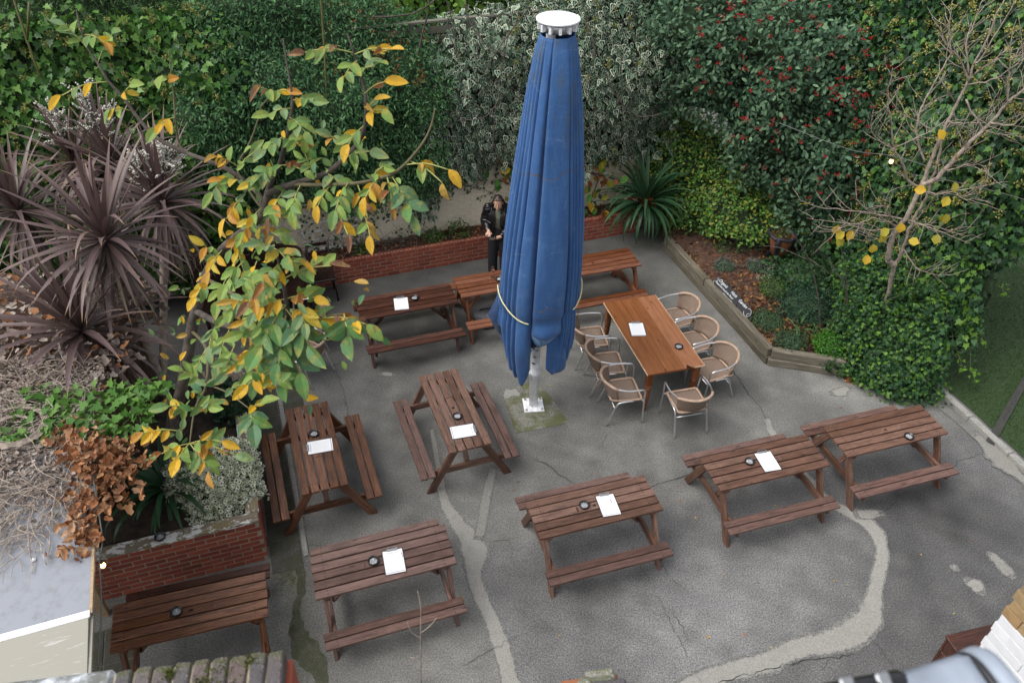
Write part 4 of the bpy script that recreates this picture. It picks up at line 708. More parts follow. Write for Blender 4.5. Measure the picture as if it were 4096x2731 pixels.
# ================================================================ buildings at the frame's edges
M['lichen_render'] = concrete2('peeling white render', (.4, .43, .47), (.6, .63, .66), 40, (.07, .07, .05), .8, 9)
# mossy parapet of the building below the camera
pp = thing('parapet_wall', 'mossy brick on edge coping of a purple brick parapet', 'wall', (-1.35, 1.66, 0), math.radians(9.4))
PZ = 5.0
link('wall_body', box_mesh('wall_body', 2.0, .205, PZ-.115, 0), M['stock_brick'], pp, (-.58, 0, (PZ-.115)/2))
link('mortar_bed', box_mesh('mortar_bed', 2.0, .2, .095, .004), M['mortar_light'], pp, (-.58, 0, PZ-.0625))
ce = [box_mesh('brick', .063, .218, .105, .007, .006, seed=40+i) for i in range(4)]
for k in range(12): link('brick', ce[k % 4], M['stock_brick'], pp, (-.41-.076*k+.82, random.uniform(-.004, .004), PZ-.05+random.uniform(-.004, .005)), (random.uniform(-.03, .03), random.uniform(-.03, .03), random.uniform(-.03, .03))) if k < 9 else None
ce2 = [box_mesh('brick', .104, .1, .07, .007, .004, seed=60+i) for i in range(3)]
link('render_coat', box_mesh('render_coat', .85, .235, .12, .02, .01, seed=5), M['lichen_render'], pp, (-.66, 0, PZ-.052))
link('end_brick', box_mesh('end_brick', .03, .2, .2, .004), M['red_brick'], pp, (.45, 0, PZ-.17))
def moss_tuft(parent, pts, seed, colr=((.09, .12, .02), (.14, .15, .04), (.06, .07, .02))):
    r = np.random.default_rng(seed); P = np.concatenate([np.array(p)+r.normal(size=(90, 3))*np.array([s, s, .004]) for p, s in pts])
    n = len(P); leaf_cloud('moss', P, r.normal(size=(n, 3))*.5+[0, 0, .6], r.normal(size=(n, 3)), .014, 'oval', np.array(colr)[r.integers(0, 3, n)], None, M['leaf_dry'], parent)
moss_tuft(pp, [((.12, .0, PZ+.004), .02), ((.18, .03, PZ+.004), .03), ((-.02, .06, PZ+.002), .012), ((.26, -.05, PZ+.002), .02), ((.31, .07, PZ+.002), .015)], 1)

# stub of a brick pier with lichen
st = thing('brick_pier', 'lichen covered stub of a red brick pier', 'pier', (.49, 2.17, 0), math.radians(8))
link('pier_body', box_mesh('pier_body', .31, .33, 3.9, .004), M['red_brick'], st, (0, 0, 1.95))
M['lichen'] = concrete2('lichen on mortar', (.12, .115, .095), (.3, .29, .26), 90, (.09, .11, .03), .6, 16)
tile = box_mesh('clay_tile', .12, .2, .03, .004)
link('clay_tile', tile, M['terracotta'], st, (-.095, .06, 3.916)); link('clay_tile', tile, M['terracotta'], st, (.1, .064, 3.916)); link('mortar_cap', box_mesh('mortar_cap', .25, .3, .13, .05, .012, seed=3), M['lichen'], st, (.03, -.03, 3.985))
link('brick', box_mesh('brick', .16, .1, .075, .012, .004, seed=4), M['lichen'], st, (.05, .115, 3.97)); link('brick', box_mesh('brick', .2, .1, .075, .012, .004, seed=5), M['stock_brick'], st, (.07, .01, 4.045))
moss_tuft(st, [((.02, .0, 4.05), .03), ((-.03, -.06, 4.052), .03), ((.07, -.05, 4.05), .04)], 2)

# white and yellow brick corner of the house on the right
hw = thing('house_corner', 'house wall corner painted white below yellow stock brick', 'building', (2.72, 2.56, 0), math.radians(19.5))
link('wall_body', box_mesh('wall_body', .6, 3.0, 6.2, 0), M['mortar_light'], hw, (.315, -1.515, 3.1))
wb_ = [box_mesh('brick', .10, .215, .065, .004, .002, seed=80+i) for i in range(3)]; wq = [box_mesh('brick', .10, .222, .0735, .002, .0015, seed=90+i) for i in range(3)]
whalf = box_mesh('brick', .10, .109, .0735, .002, .0015, seed=97)
for c in range(38, 70):
    for k in range(6):
        yy = -.1075-k*.225+(.112 if c % 2 else 0)+(.008 if c % 2 else -.006)
        if c % 2 and k == 0: continue
        paint = c*.075 < 4.24
        if c % 2 and k == 1: link('brick', whalf, M['white_brick'] if paint else M['yellow_brick'], hw, (.048, -.048, .0375+c*.075))
        link('brick', (wq if paint else wb_)[(c+k) % 3], M['white_brick'] if paint else M['yellow_brick'], hw, (.05-.002, yy+(.0 if k else 0), .0375+c*.075))
link('air_vent', box_mesh('air_vent', .03, .06, .5, .004), M['crack'], hw, (-.02, -.35, 3.35)); link('vent_board', box_mesh('vent_board', .02, .025, .55, .003), M['fence'], hw, (-.03, -.31, 3.36))
# roof gutter and metal flashing just below the camera
gt = thing('roof_flashing', 'pale grey metal roof flashing with a black gutter edge', 'flashing', (.95, .86, 6.5), math.radians(9))
fp = [(-.02, .10), (.0, .115), (.05, .12), (.10, .105), (.16, .06), (.22, -.03)]
V, Fc = [], []
for i, xx in enumerate(np.linspace(-.13, .035, 9)):
    for j, (dz, dy) in enumerate([(.06, .075), (.095, .08), (.115, .06), (.12, 0), (.11, -.25)]): V.append((xx, dy-.015*(8-i)/8, dz-.03*(8-i)/8+.004*math.sin(i*.9)*(j > 1)))
for i in range(8):
    for j in range(4): Fc.append((i*5+j, i*5+j+1, (i+1)*5+j+1, (i+1)*5+j))
fl = link('metal_sheet', new_mesh('metal_sheet', V, Fc, True), plain('grey painted metal', (.27, .31, .37), .6, .1, var=.2, bscale=20), gt)
md = fl.modifiers.new('thick', 'SOLIDIFY'); md.thickness = .006
link('black_gutter', lathe_mesh('black_gutter', [(.03, -.16), (.034, -.15), (.034, .15), (.03, .16)], 16), M['black_plastic'], gt, (-.26, .035, .062), (0, PI/2, math.radians(3)))
for xx in (-.155, -.235): link('gutter_clip', box_mesh('gutter_clip', .032, .035, .014, .005), M['steel'], gt, (xx, .045, .092), (.3, 0, 0))
rb = [(.034, .085, .05), (.04, .07, .1), (.046, .03, .118), (.055, -.06, .115), (.065, -.2, .1)]
link('seam_gap', tubes_mesh('seam_gap', [(catmull(rb, 5), .009)], 8), M['black_plastic'], gt)
link('seam_roll', tubes_mesh('seam_roll', [(catmull([(x+.034, y-.004, z-.012) for x, y, z in rb], 5), .026)], 12), bpy.data.materials['grey painted metal'], gt)

# old dark wooden trough by the house
tr = thing('wooden_trough', 'old dark plank trough standing by the house wall', 'trough', (4.95, 4.5, 0), math.radians(15))
for k in range(4): link('side_plank', box_mesh('side_plank', 1.2, .03, .2, .004) if not k else bpy.data.meshes['side_plank'], M['wood_dark'], tr, (.12, .16, .1+.206*k))
for k in range(4): link('end_plank', box_mesh('end_plank', .03, .6, .2, .004) if not k else bpy.data.meshes['end_plank'], M['wood_dark'], tr, (-.47, -.16, .1+.206*k))
link('lid', box_mesh('lid', 1.25, .64, .03, .006), M['wood_dark'], tr, (.12, -.14, .836)); link('corner_post', box_mesh('corner_post', .07, .07, .815, .006), M['old_oak'], tr, (-.43, .108, .4075))

# ================================================================ picnic tables
PL, PW, PH, PS = 1.52, .553, .74, .385       # length, top width, top height, seat height
pk, gp_ = .0965, .0176
plank_me = [box_mesh('table_plank', PL, pk, .034, .004, .0015, seed=i) for i in range(4)]
def holed_plank():
    bm = bmesh.new(); n = 20; r = .022; x, y, z = PL/2, pk/2, .017
    for s in (1, -1):
        arc = [(r*math.cos(PI*k/n), s*r*math.sin(PI*k/n)) for k in range(n+1)]
        poly = [(x, 0), (x, s*y), (-x, s*y), (-x, 0)]+[(a, b) for a, b in reversed(arc)]
        top = [bm.verts.new((a, b, z)) for a, b in poly]; bot = [bm.verts.new((a, b, -z)) for a, b in poly]
        if s < 0: top.reverse(); bot.reverse()
        bm.faces.new(top); bm.faces.new(bot[::-1])
        for i in range(len(top)):
            j = (i+1) % len(top); bm.faces.new((top[j], top[i], bot[i], bot[j]))
    bmesh.ops.remove_doubles(bm, verts=list(bm.verts), dist=1e-5); bmesh.ops.recalc_face_normals(bm, faces=list(bm.faces))
    return bm_mesh(bm, 'table_plank')
hole_me = holed_plank()
seat_me = [box_mesh('seat_plank', PL, .093, .034, .005, .0015, seed=10+i) for i in range(3)]
LEG0, LEG1 = Vector((0, .19, .70)), Vector((0, .555, 0))
leg_dir = (LEG1-LEG0).normalized()
def leg_mesh():
    # a board sloping outwards, cut level at top and floor
    w = .095; t = .042; s = leg_dir; hx = w/2/abs(s.z)
    y0, y1 = .175, .584-hx*1.0; V = []
    for xx in (-t/2, t/2):
        V += [(xx, y0-hx, .705), (xx, y0+hx, .705), (xx, y1+hx, 0), (xx, y1-hx, 0)]
    # centre x as local origin; long axis handled by object coords through rotation-free mesh
    return new_mesh('leg', V, [(0, 1, 2, 3)[::-1], (4, 5, 6, 7), (0, 4, 5, 1)[::1], (1, 5, 6, 2), (2, 6, 7, 3), (3, 7, 4, 0)])
leg_me = leg_mesh()
bm = bmesh.new(); bm.from_mesh(leg_me); bmesh.ops.recalc_face_normals(bm, faces=list(bm.faces)); bmesh.ops.bevel(bm, geom=list(bm.edges), offset=.003, segments=1, affect='EDGES')
# turn the mesh so that the board's length is local X and the grain runs along it
_ld = Vector((0, .584-.175-.05, -.705)).normalized(); LEG_R = Matrix((_ld, Vector((1, 0, 0)), _ld.cross(Vector((1, 0, 0))))).to_4x4()
bmesh.ops.transform(bm, matrix=LEG_R, verts=list(bm.verts)); bm.to_mesh(leg_me); bm.free()
LEG_I = LEG_R.inverted()
beam_me = box_mesh('seat_beam', 1.27, .04, .09, .003); top_beam_me = box_mesh('top_beam', .53, .04, .065, .003); brace_me = box_mesh('brace', .62, .07, .03, .003)
def picnic(label, x, y, yaw, m, mseat=None, hole=True, name='picnic_table', seed=0):
    t = thing(name, label, 'picnic table', (x, y, 0), yaw, 'brown wooden picnic tables in the yard')
    rr = random.Random(seed); ms = mseat or m
    for k in range(5):
        yy = (k-2)*(pk+gp_)
        link('table_plank', hole_me if (k == 2 and hole) else plank_me[(k+seed) % 4], m, t, (rr.uniform(-.004, .004), yy, PH-.017+rr.uniform(-.001, .001)), (0, 0, (PI if rr.random() < .5 and k != 2 else 0)+rr.uniform(-.002, .002)))
    for s in (-1, 1):
        for q in range(2):
            link('seat_plank', seat_me[(q+seed) % 3], ms, t, (rr.uniform(-.005, .005), s*(.464+.0465+.105*q), PS-.017), (0, 0, rr.uniform(-.002, .002)))
    for e in (-1, 1):
        for s in (-1, 1):
            link('leg', leg_me, m, t, mw=Matrix.Translation((e*(PL/2-.085), 0, 0)) @ Matrix.Rotation(0 if s > 0 else PI, 4, 'Z') @ LEG_I)
        link('seat_beam', beam_me, m, t, (e*(PL/2-.085-.0425), 0, PS-.034-.046), (0, 0, PI/2))
        link('top_beam', top_beam_me, m, t, (e*(PL/2-.085-.0425), 0, PH-.034-.033), (0, 0, PI/2))
        link('brace', brace_me, m, t, (e*.40, 0, .505), (0, -e*math.radians(-50), 0))
    return t
picnic('dark weathered picnic table beside the low brick planter with a menu on it', -1.65, 10.155, .342, M['wood_dark'], seed=1)
picnic('amber streaked picnic table alongside the raised brick bed, pointing away from the house', -2.437, 7.059, 1.926-PI, M['wood_amber'], seed=2)
picnic('picnic table standing lengthwise beside the umbrella footing with round hole showing', -.755, 7.781, 1.934-PI, M['wood_mid'], M['wood_plum'], seed=3)
picnic('plum brown picnic table standing between the mossy seam and the pale repair strip', -1.353, 5.369, .333, M['wood_plum'], M['wood_plum'], hole=False, seed=4)
picnic('picnic table in the open yard between two pale repair strips, menu covering its middle', 1.006, 6.192, .313, M['wood_mid'], M['wood_plum'], seed=5)
picnic('picnic table straddling the curved pale repair strip, menu and ashtray on top', 3.176, 6.956, .309, M['wood_mid'], M['wood_plum'], hole=False, seed=6)
picnic('picnic table closest to the turf kerb with only an ashtray and an open hole', 4.892, 7.563, .312, M['wood_mid'], M['wood_plum'], seed=7)
picnic('picnic table pushed against the raised brick bed under the bulb', -3.235, 4.70, .30, M['wood_amber'], M['wood_dark'], seed=8)
picnic('orange brown picnic table carrying the wine glass, bag beneath it', -.17, 10.785, .33, M['wood_orange'], seed=9)
picnic('orange brown bare picnic table between the umbrella and the sleepers', 1.316, 11.33, .33, M['wood_orange'], seed=10)

# ================================================================ pine table with turned legs
PT = (2.07, 9.475); PY = math.radians(-73.7)      # long axis
pt = thing('pine_table', 'long honey pine table with turned legs and a broken corner', 'table', (PT[0], PT[1], 0), PY)
HL, HWd = .875, .43
bd = [(-.43, -.155), (-.152, .13), (.133, .43)]
for i, (a, b) in enumerate(bd):
    if i == 2 and False: pass
    if i == 1:
        poly = [(-HL, a), (HL-.012, a), (HL, b), (-HL, b)]
        poly = [(-HL, a), (HL, a), (HL, b), (-HL, b)]
    elif i == 2:   # chipped end
        poly = [(-HL, a), (HL, a), (HL, .16), (HL-.05, .175), (HL-.075, .2), (HL-.06, .215), (HL-.015, .25), (HL, .27), (HL, b), (-HL, b)]
    else: poly = [(-HL, a), (HL, a), (HL, b), (-HL, b)]
    me = prism_mesh('table_board', poly, -.014, .014); bm = bmesh.new(); bm.from_mesh(me); bmesh.ops.bevel(bm, geom=list(bm.edges), offset=.003, segments=1, affect='EDGES'); bm.to_mesh(me); bm.free()
    link('table_board', me, M['pine'], pt, (0, 0, .746))
for a, b, w_ in (((-HL, -.434, .747), (HL, -.434, .747), .022), ((-HL, .434, .747), (HL, .434, .747), .022), ((HL+.004, .28, .747), (HL+.004, .43, .747), .022)):
    board_between('worn_edge', a, b, .008, w_, M['raw_wood'], pt, bev=.002)
for s in (-1, 1):
    link('apron', box_mesh('apron', 1.5, .022, .11, .002), M['pine_leg'], pt, (0, s*.34, .674)); link('apron', box_mesh('apron', .6, .022, .11, .002), M['pine_leg'], pt, (s*.765, 0, .674), (0, 0, PI/2))
prof = [(.022, 0), (.03, .004), (.034, .03), (.03, .055), (.02, .065), (.028, .075), (.03, .09), (.034, .14), (.04, .22), (.047, .3), (.046, .33), (.03, .345), (.05, .362), (.052, .378), (.028, .395), (.042, .41), (.054, .43), (.042, .45), (.028, .462), (.052, .475), (.052, .49), (.034, .5)]
turn_me = lathe_mesh('turned_leg', prof, 20); block_me = box_mesh('leg_block', .088, .088, .225, .004)
for sx in (-1, 1):
    for sy in (-1, 1):
        lg = link('leg', turn_me, M['pine_leg'], pt, (sx*.80, sy*.36, 0)); link('leg_block', block_me, M['pine_leg'], lg, (0, 0, .6125))

# ================================================================ aluminium and wicker armchairs
def uvgrid(name, fn, nu, nv, su, sv, thick=.012):
    """sheet with UVs in weave cells"""
    V = [fn(i/(nu-1), j/(nv-1)) for j in range(nv) for i in range(nu)]; Fc = [(j*nu+i, j*nu+i+1, (j+1)*nu+i+1, (j+1)*nu+i) for j in range(nv-1) for i in range(nu-1)]
    me = new_mesh(name, V, Fc, True); uv = me.uv_layers.new(name='UVMap')
    for l in me.loops: k = l.vertex_index; uv.data[l.index].uv = ((k % nu)/(nu-1)*su, (k//nu)/(nv-1)*sv)
    return me
def chair_meshes():
    m = {}
    # faces +x; seat about .44, tube loop sweeps round the back
    def seat(u, v):
        x = -.21+.44*u; w = .215+.02*u-.03*(1-u)**3-(.05*max(0, u-.85)/.15*0); y = (v*2-1)*w
        return (x, y, .435-.018*math.sin(PI*u)*math.sin(PI*v)-.03*max(0, u-.88)/.12)
    m['seat'] = uvgrid('seat', seat, 12, 12, 2.4, 2.4)
    rim = [(-.21, -.185, .437), (-.21, .185, .437), (-.1, .215, .437), (.1, .228, .437), (.19, .225, .435), (.225, .2, .425), (.23, 0, .42), (.225, -.2, .425), (.19, -.225, .435), (.1, -.228, .437), (-.1, -.215, .437), (-.21, -.185, .437)]
    m['seat_rim'] = tubes_mesh('seat_rim', [(catmull(rim, 5), .017)], 8)
    def bk(u, v):          # u round the back, v upwards
        a = (u*2-1)*1.12; t = v; R = .235+.05*t
        return (-.02-.215*math.cos(a)*(1)-.09*t*math.cos(a*.9)+.0, R*math.sin(a)*1.02, .455+.27*t-.05*t*abs(u*2-1)**3)
    m['back'] = uvgrid('backrest', bk, 18, 9, 3.4, 1.8)
    def loop(a): return (-.025-.305*math.cos(a), .29*math.sin(a), .728-.045*abs(a/1.12)**3)
    top = [loop(a) for a in np.linspace(-1.12, 1.12, 15)]
    m['back_binding'] = tubes_mesh('back_binding', [(top, .021)], 10)
    arm = []
    for s in (-1, 1):
        arm.append((catmull([loop(s*1.05), (-.02+.0, s*.292, .672), (.12, s*.29, .665), (.2, s*.282, .655), (.235, s*.272, .61), (.24, s*.265, .5), (.25, s*.26, .3), (.265, s*.262, 0)], 5), .0125))
        m['arm%d' % s] = tubes_mesh('arm_tube', [arm[-1]], 9)
        m['rear%d' % s] = tubes_mesh('rear_leg', [(catmull([(.10, s*.238, .425), (-.05, s*.24, .42), (-.13, s*.236, .38), (-.2, s*.24, .2), (-.27, s*.25, 0)], 5), .0125)], 9)
    m['cross'] = tubes_mesh('cross_tube', [([(-.155, -.236, .3), (-.155, .236, .3)], .009)], 8); m['cross2'] = tubes_mesh('cross_tube', [([(.243, -.262, .4), (.243, .262, .4)], .009)], 8)
    return m
CM = chair_meshes()
def chair(label, x, y, yaw):
    t = thing('wicker_armchair', label, 'chair', (x, y, 0), yaw, 'aluminium and wicker armchairs')
    o = link('seat', CM['seat'], M['wicker'], t); o.modifiers.new('t', 'SOLIDIFY').thickness = .012
    link('seat_rim', CM['seat_rim'], M['wicker_wrap'], t)
    o = link('backrest', CM['back'], M['wicker'], t); o.modifiers.new('t', 'SOLIDIFY').thickness = .01
    link('back_binding', CM['back_binding'], M['wicker_wrap'], t)
    for s in (-1, 1): link('arm_tube', CM['arm%d' % s], M['alu'], t); link('rear_leg', CM['rear%d' % s], M['alu'], t)
    link('cross_tube', CM['cross'], M['alu'], t); link('cross_tube', CM['cross2'], M['alu'], t)
    return t
ta = math.radians(16.3)                      # the pine table's short axis
chair('wicker armchair on the sleeper side of the pine table, closest to the strap leaved plant', 2.60, 10.28, PI+ta+.12)
chair('wicker armchair on the sleeper side of the pine table, middle of three', 2.78, 9.68, PI+ta+.1)
chair('wicker armchair on the sleeper side of the pine table, by its broken corner', 2.96, 9.06, PI+ta+.1)
chair('wicker armchair on the umbrella side of the pine table, closest to the orange table', 1.20, 9.74, ta-.12)
chair('wicker armchair on the umbrella side of the pine table, middle of three', 1.40, 9.13, ta-.15)
uc = chair('wicker armchair with unravelling binding on the umbrella side of the pine table', 1.58, 8.55, ta-.1)
chair('wicker armchair at the broken end of the pine table, its back to the open yard', 2.48, 8.36, math.radians(105))
chair('wicker armchair half hidden under the walnut leaves, back towards the picnic tables', -3.05, 9.22, math.radians(150))
chair('wicker armchair behind the walnut leaves nearest the old settle', -3.15, 9.95, math.radians(190))
chair('wicker armchair on the slabs behind the raised brick bed', -3.98, 8.52, math.radians(75))
tw = [(-.29, -.06, .74), (-.34, -.1, .77), (-.42, -.08, .72), (-.43, 0, .68), (-.36, .03, .74), (-.3, .05, .75)]
link('loose_cane', tubes_mesh('loose_cane', [(catmull(tw, 6), .003), (catmull([(-.31, -.02, .74), (-.4, -.14, .72), (-.47, -.1, .64)], 6), .003)], 5), M['wicker_wrap'], uc)

# ================================================================ clipboards and ashtrays
def paper_mat():
    g = G('printed menu'); uv = g.coord('UV'); sx = g.n('SeparateXYZ'); g.t.links.new(uv, sx.inputs[0]); u, v = sx.outputs[0], sx.outputs[1]
    wv = g.n('TexWave', Scale=1.0, _bands_direction='Y'); mp = g.n('Mapping'); g.t.links.new(uv, mp.inputs[0]); mp.inputs['Scale'].default_value = (0, 9, 0); g.t.links.new(mp.outputs[0], wv.inputs[0])
    nz = g.noise(g.coord('UV', (60, 12, 1)), 1.0, 2)
    ln = g.math('MULTIPLY', g.step(wv.outputs['Fac'], .7, .85), g.step(nz, .42, .52))
    inside = g.math('MULTIPLY', g.math('MULTIPLY', g.step(u, .06, .07), g.math('SUBTRACT', 1, g.step(u, .9, .93))), g.math('MULTIPLY', g.step(v, .12, .13), g.math('SUBTRACT', 1, g.step(v, .8, .82))))
    txt = g.math('MULTIPLY', g.math('MULTIPLY', ln, inside), .3)
    head = g.math('MULTIPLY', g.math('MULTIPLY', g.step(v, .855, .86), g.math('SUBTRACT', 1, g.step(v, .9, .905))), g.math('MULTIPLY', g.math('MULTIPLY', g.step(u, .18, .19), g.math('SUBTRACT', 1, g.step(u, .8, .81))), g.step(g.noise(g.coord('UV', (70, 1, 1)), 1, 1), .45, .5)))
    foot = g.math('MULTIPLY', g.math('MULTIPLY', g.step(v, .03, .035), g.math('SUBTRACT', 1, g.step(v, .07, .075))), .55)
    f = g.math('MAXIMUM', g.math('MAXIMUM', txt, g.math('MULTIPLY', head, .6)), foot)
    g.P(Base__Color=g.mix(f, (.86, .87, .88), (.12, .14, .2)), Roughness=.35); return g.m
M['paper'] = paper_mat()
board_me = box_mesh('board', .235, .33, .006, .0025); paper_me = new_mesh('menu_sheet', [(-.107, -.155, 0), (.107, -.155, 0), (.107, .15, 0), (-.107, .15, 0)], [(0, 1, 2, 3)])
uv = paper_me.uv_layers.new(name='UVMap')
for l, c in zip(paper_me.loops, ((0, 0), (1, 0), (1, 1), (0, 1))): uv.data[l.index].uv = c
paper_me2 = prism_mesh('menu_sheet', [(-.107, -.155), (.107, -.155), (.107, .15), (-.107, .15)], -.0006, .0006)
u2 = paper_me2.uv_layers.new(name='UVMap')
for l in paper_me2.loops: c = paper_me2.vertices[l.vertex_index].co; u2.data[l.index].uv = ((c.x+.107)/.214, (c.y+.155)/.305)
clip_me = box_mesh('clip', .12, .03, .012, .004); wire = tubes_mesh('clip_wire', [(catmull([(-.055, .15, .012), (-.05, .175, .018), (0, .182, .018), (.05, .175, .018), (.055, .15, .012)], 4), .002)], 6)
M['board'] = plain('dark board edge', (.05, .03, .03), .5)
def clipboard(label, x, y, yaw, z=.74):
    t = thing('clipboard_menu', label, 'clipboard', (x, y, z), yaw, 'menus on clipboards')
    link('board', board_me, M['board'], t, (0, 0, .004)); link('menu_sheet', paper_me2, M['paper'], t, (0, 0, .0082)); c = link('clip', clip_me, M['steel'], t, (0, .152, .0155)); link('clip_wire', wire, M['steel'], c, (0, -.152, -.008))
def rot(px, py, yaw, dx, dy): return px+math.cos(yaw)*dx-math.sin(yaw)*dy, py+math.sin(yaw)*dx+math.cos(yaw)*dy
clipboard('menu clipboard on the dark table beside the low brick planter', -1.72, 10.06, .20)
clipboard('menu clipboard on the amber table by the raised bed', -2.37, 7.03, .28+PI/2)
clipboard('menu clipboard on the lengthwise table by the umbrella footing', -.60, 7.35, .26-PI/2)
clipboard('menu clipboard on the plum brown table, ashtray touching its side', -1.23, 5.35, .27)
clipboard('menu clipboard on the table between the two pale repair strips', 1.17, 6.20, .23)
clipboard('menu clipboard on the table over the curved repair strip', 3.21, 6.95, .23)
clipboard('menu clipboard on the honey pine table', 1.86, 9.53, .06, .76)
ash_prof = [(.05, 0), (.058, .004), (.062, .03), (.06, .036), (.054, .036), (.052, .014), (.0, .012)]
def ash_mesh():
    me = lathe_mesh('ashtray_bowl', ash_prof[:-1]+[(.03, .012)], 24); bm = bmesh.new(); bm.from_mesh(me)
    for v in bm.verts:
        a = math.atan2(v.co.y, v.co.x) % (PI/2)
        if v.co.z > .033 and abs(a-PI/4) < .16: v.co.z -= .009
    bm.to_mesh(me); bm.free(); return me
ash_me = ash_mesh(); ash_in = lathe_mesh('ash', [(.051, .0145), (.03, .017), (.01, .0165)], 16)
stub_me = tubes_mesh('cigarette_end', [([(-.012, 0, .022), (.014, .004, .021)], .004)], 6); M['filter'] = plain('cigarette paper', (.7, .62, .5), .8)
def ashtray(label, x, y, z=.74):
    t = thing('ashtray', label, 'ashtray', (x, y, z), random.uniform(0, 6), 'round black ashtrays')
    link('bowl', ash_me, M['black_plastic'], t); link('ash', ash_in, M['ash'], t); link('cigarette_end', stub_me, M['filter'], t, (0, 0, 0), (0, 0, random.uniform(0, 6)))
ashtray('black ashtray on the dark table beside the low brick planter', -1.53, 10.205)
ashtray('black ashtray on the amber table by the raised bed', -2.485, 7.235)
ashtray('black ashtray on the lengthwise table by the umbrella footing', -.69, 7.61)
ashtray('black ashtray on the plum brown table', -1.45, 5.34)
ashtray('black ashtray on the table between the two pale repair strips', .89, 6.18)
ashtray('black ashtray on the table over the curved repair strip', 2.98, 6.93)
ashtray('black ashtray on the table closest to the turf kerb', 5.14, 7.43)
ashtray('black ashtray on the honey pine table', 2.42, 9.13, .76)
ashtray('black ashtray beside the wine glass on the orange brown table', -.225, 10.77)
ashtray('black ashtray on the table pushed against the raised brick bed', -3.37, 4.67)
ashtray('black ashtray on the timber cap of the raised bed', -3.86, 5.59, LH+.045)

# wine glass
wg = thing('wine_glass', 'stemmed glass of pink wine on the orange brown table', 'wine glass', (-.335, 10.85, .74))
link('glass_bowl', lathe_mesh('glass_bowl', [(.034, 0), (.034, .002), (.006, .006), (.0035, .02), (.0035, .085), (.012, .095), (.032, .115), (.038, .14), (.034, .185), (.032, .188), (.0305, .185), (.0345, .14), (.029, .117), (.01, .099)], 24), M['glass'], wg)
link('wine', lathe_mesh('wine', [(.009, .100), (.028, .118), (.0335, .138), (.0332, .143)], 24), M['wine'], wg)

# bag under the orange table, black bag on its bench
def blob_mesh(name, sx, sy, sz, seed, amp=.12, seg=24):
    bm = bmesh.new(); bmesh.ops.create_uvsphere(bm, u_segments=seg, v_segments=seg//2, radius=1); nz = SinNoise(2.6, 10, seed); nz2 = SinNoise(7, 10, seed+1)
    P = np.array([v.co[:] for v in bm.verts]); P = np.sign(P)*np.abs(P)**.75; f = 1+amp*nz(P)+amp*.35*nz2(P)
    for v, p, k in zip(bm.verts, P, f): v.co = (p[0]*sx*k, p[1]*sy*k, max((p[2]+.9)*sz*k, 0))
    return bm_mesh(bm, name, True)
bgk = thing('grey_rucksack', 'grey rucksack on the ground under the orange brown table', 'bag', (-.42, 10.60, 0), .3)
link('bag_body', blob_mesh('bag_body', .22, .16, .14, 3), M['grey_cloth'], bgk); link('pocket', blob_mesh('pocket', .15, .06, .09, 4), M['grey_cloth'], bgk, (0, -.14, .02)); link('strap', tubes_mesh('strap', [(catmull([(-.1, .1, .2), (-.05, .0, .29), (.05, -.02, .29), (.1, .08, .2)], 5), .012)], 6), M['black_cloth'], bgk)
bgb = thing('black_bag', 'black padded bag on the orange bench, against the umbrella cloth', 'bag', (-.07, 10.245, PS), .5)
link('bag_body', blob_mesh('bag_body', .11, .12, .19, 7), M['black_cloth'], bgb); link('pocket', blob_mesh('pocket', .08, .04, .1, 8), M['black_cloth'], bgb, (-.02, -.12, .01)); link('buckle', box_mesh('buckle', .02, .006, .03, .002), M['steel'], bgb, (-.06, -.115, .2))

# ================================================================ big closed umbrella
ux, uy = .333, 8.637
um = thing('market_umbrella', 'tall closed blue market umbrella on a white steel mast', 'umbrella', (ux, uy, 0))
pole = link('mast', lathe_mesh('mast', [(.066, .02), (.066, .62), (.071, .625), (.071, .66), (.062, .665), (.062, 2.5), (.05, 5.36)], 24), M['white_metal'], um)
link('base_plate', box_mesh('base_plate', .29, .29, .022, .003), M['white_metal'], um, (0, 0, .018), (0, 0, .12))
bolt = lathe_mesh('bolt', [(.02, 0), (.02, .008), (.011, .008), (.011, .022), (.009, .024)], 8)
for sx in (-1, 1):
    for sy in (-1, 1): a = .12; p = Vector((sx*.112, sy*.112, .029)); p.rotate(Matrix.Rotation(a, 3, 'Z')); link('bolt', bolt, M['steel'], um, p)
link('mast_clamp', box_mesh('mast_clamp', .05, .06, .1, .006), M['white_metal'], um, (-.085, -.02, .62)); 
for zz in (.6, .645): link('bolt', bolt, M['steel'], um, (-.1, -.05, zz), (PI/2, 0, 0))
def sticker(z, a, w, h, c):
    V = []; k = 6
    for i in range(k+1):
        t = a+(i/k-.5)*w/.0625
        for zz in (z-h/2, z+h/2): V.append((.0645*math.cos(t), .0645*math.sin(t), zz))
    link('sticker', new_mesh('sticker', V, [(2*i, 2*i+2, 2*i+3, 2*i+1) for i in range(k)]), plain('sticker', c, .5, var=.4, bscale=300), um)
sticker(.98, -PI/2-.2, .05, .05, (.45, .45, .45)); sticker(.86, -PI/2-.5, .055, .022, (.03, .03, .035)); sticker(1.12, -PI/2-.6, .03, .02, (.05, .05, .06)); sticker(1.1, -PI/2+.2, .04, .035, (.4, .4, .5)); sticker(1.2, -PI/2, .012, .03, (.3, .1, .12)); sticker(1.27, -PI/2, .025, .018, (.5, .5, .52))
TOPX = .07
disc = link('top_disc', lathe_mesh('top_disc', [(.17, 5.445), (.225, 5.45), (.232, 5.456), (.232, 5.47), (.222, 5.476), (.1, 5.482), (.01, 5.484)], 48), M['white_cap'], um, (TOPX, 0, .045))
link('hub', lathe_mesh('hub', [(.15, 5.345), (.17, 5.35), (.17, 5.444), (.16, 5.4445)], 24), M['steel'], um, (TOPX, 0, .045))
lug = box_mesh('rib_lug', .03, .05, .07, .003)
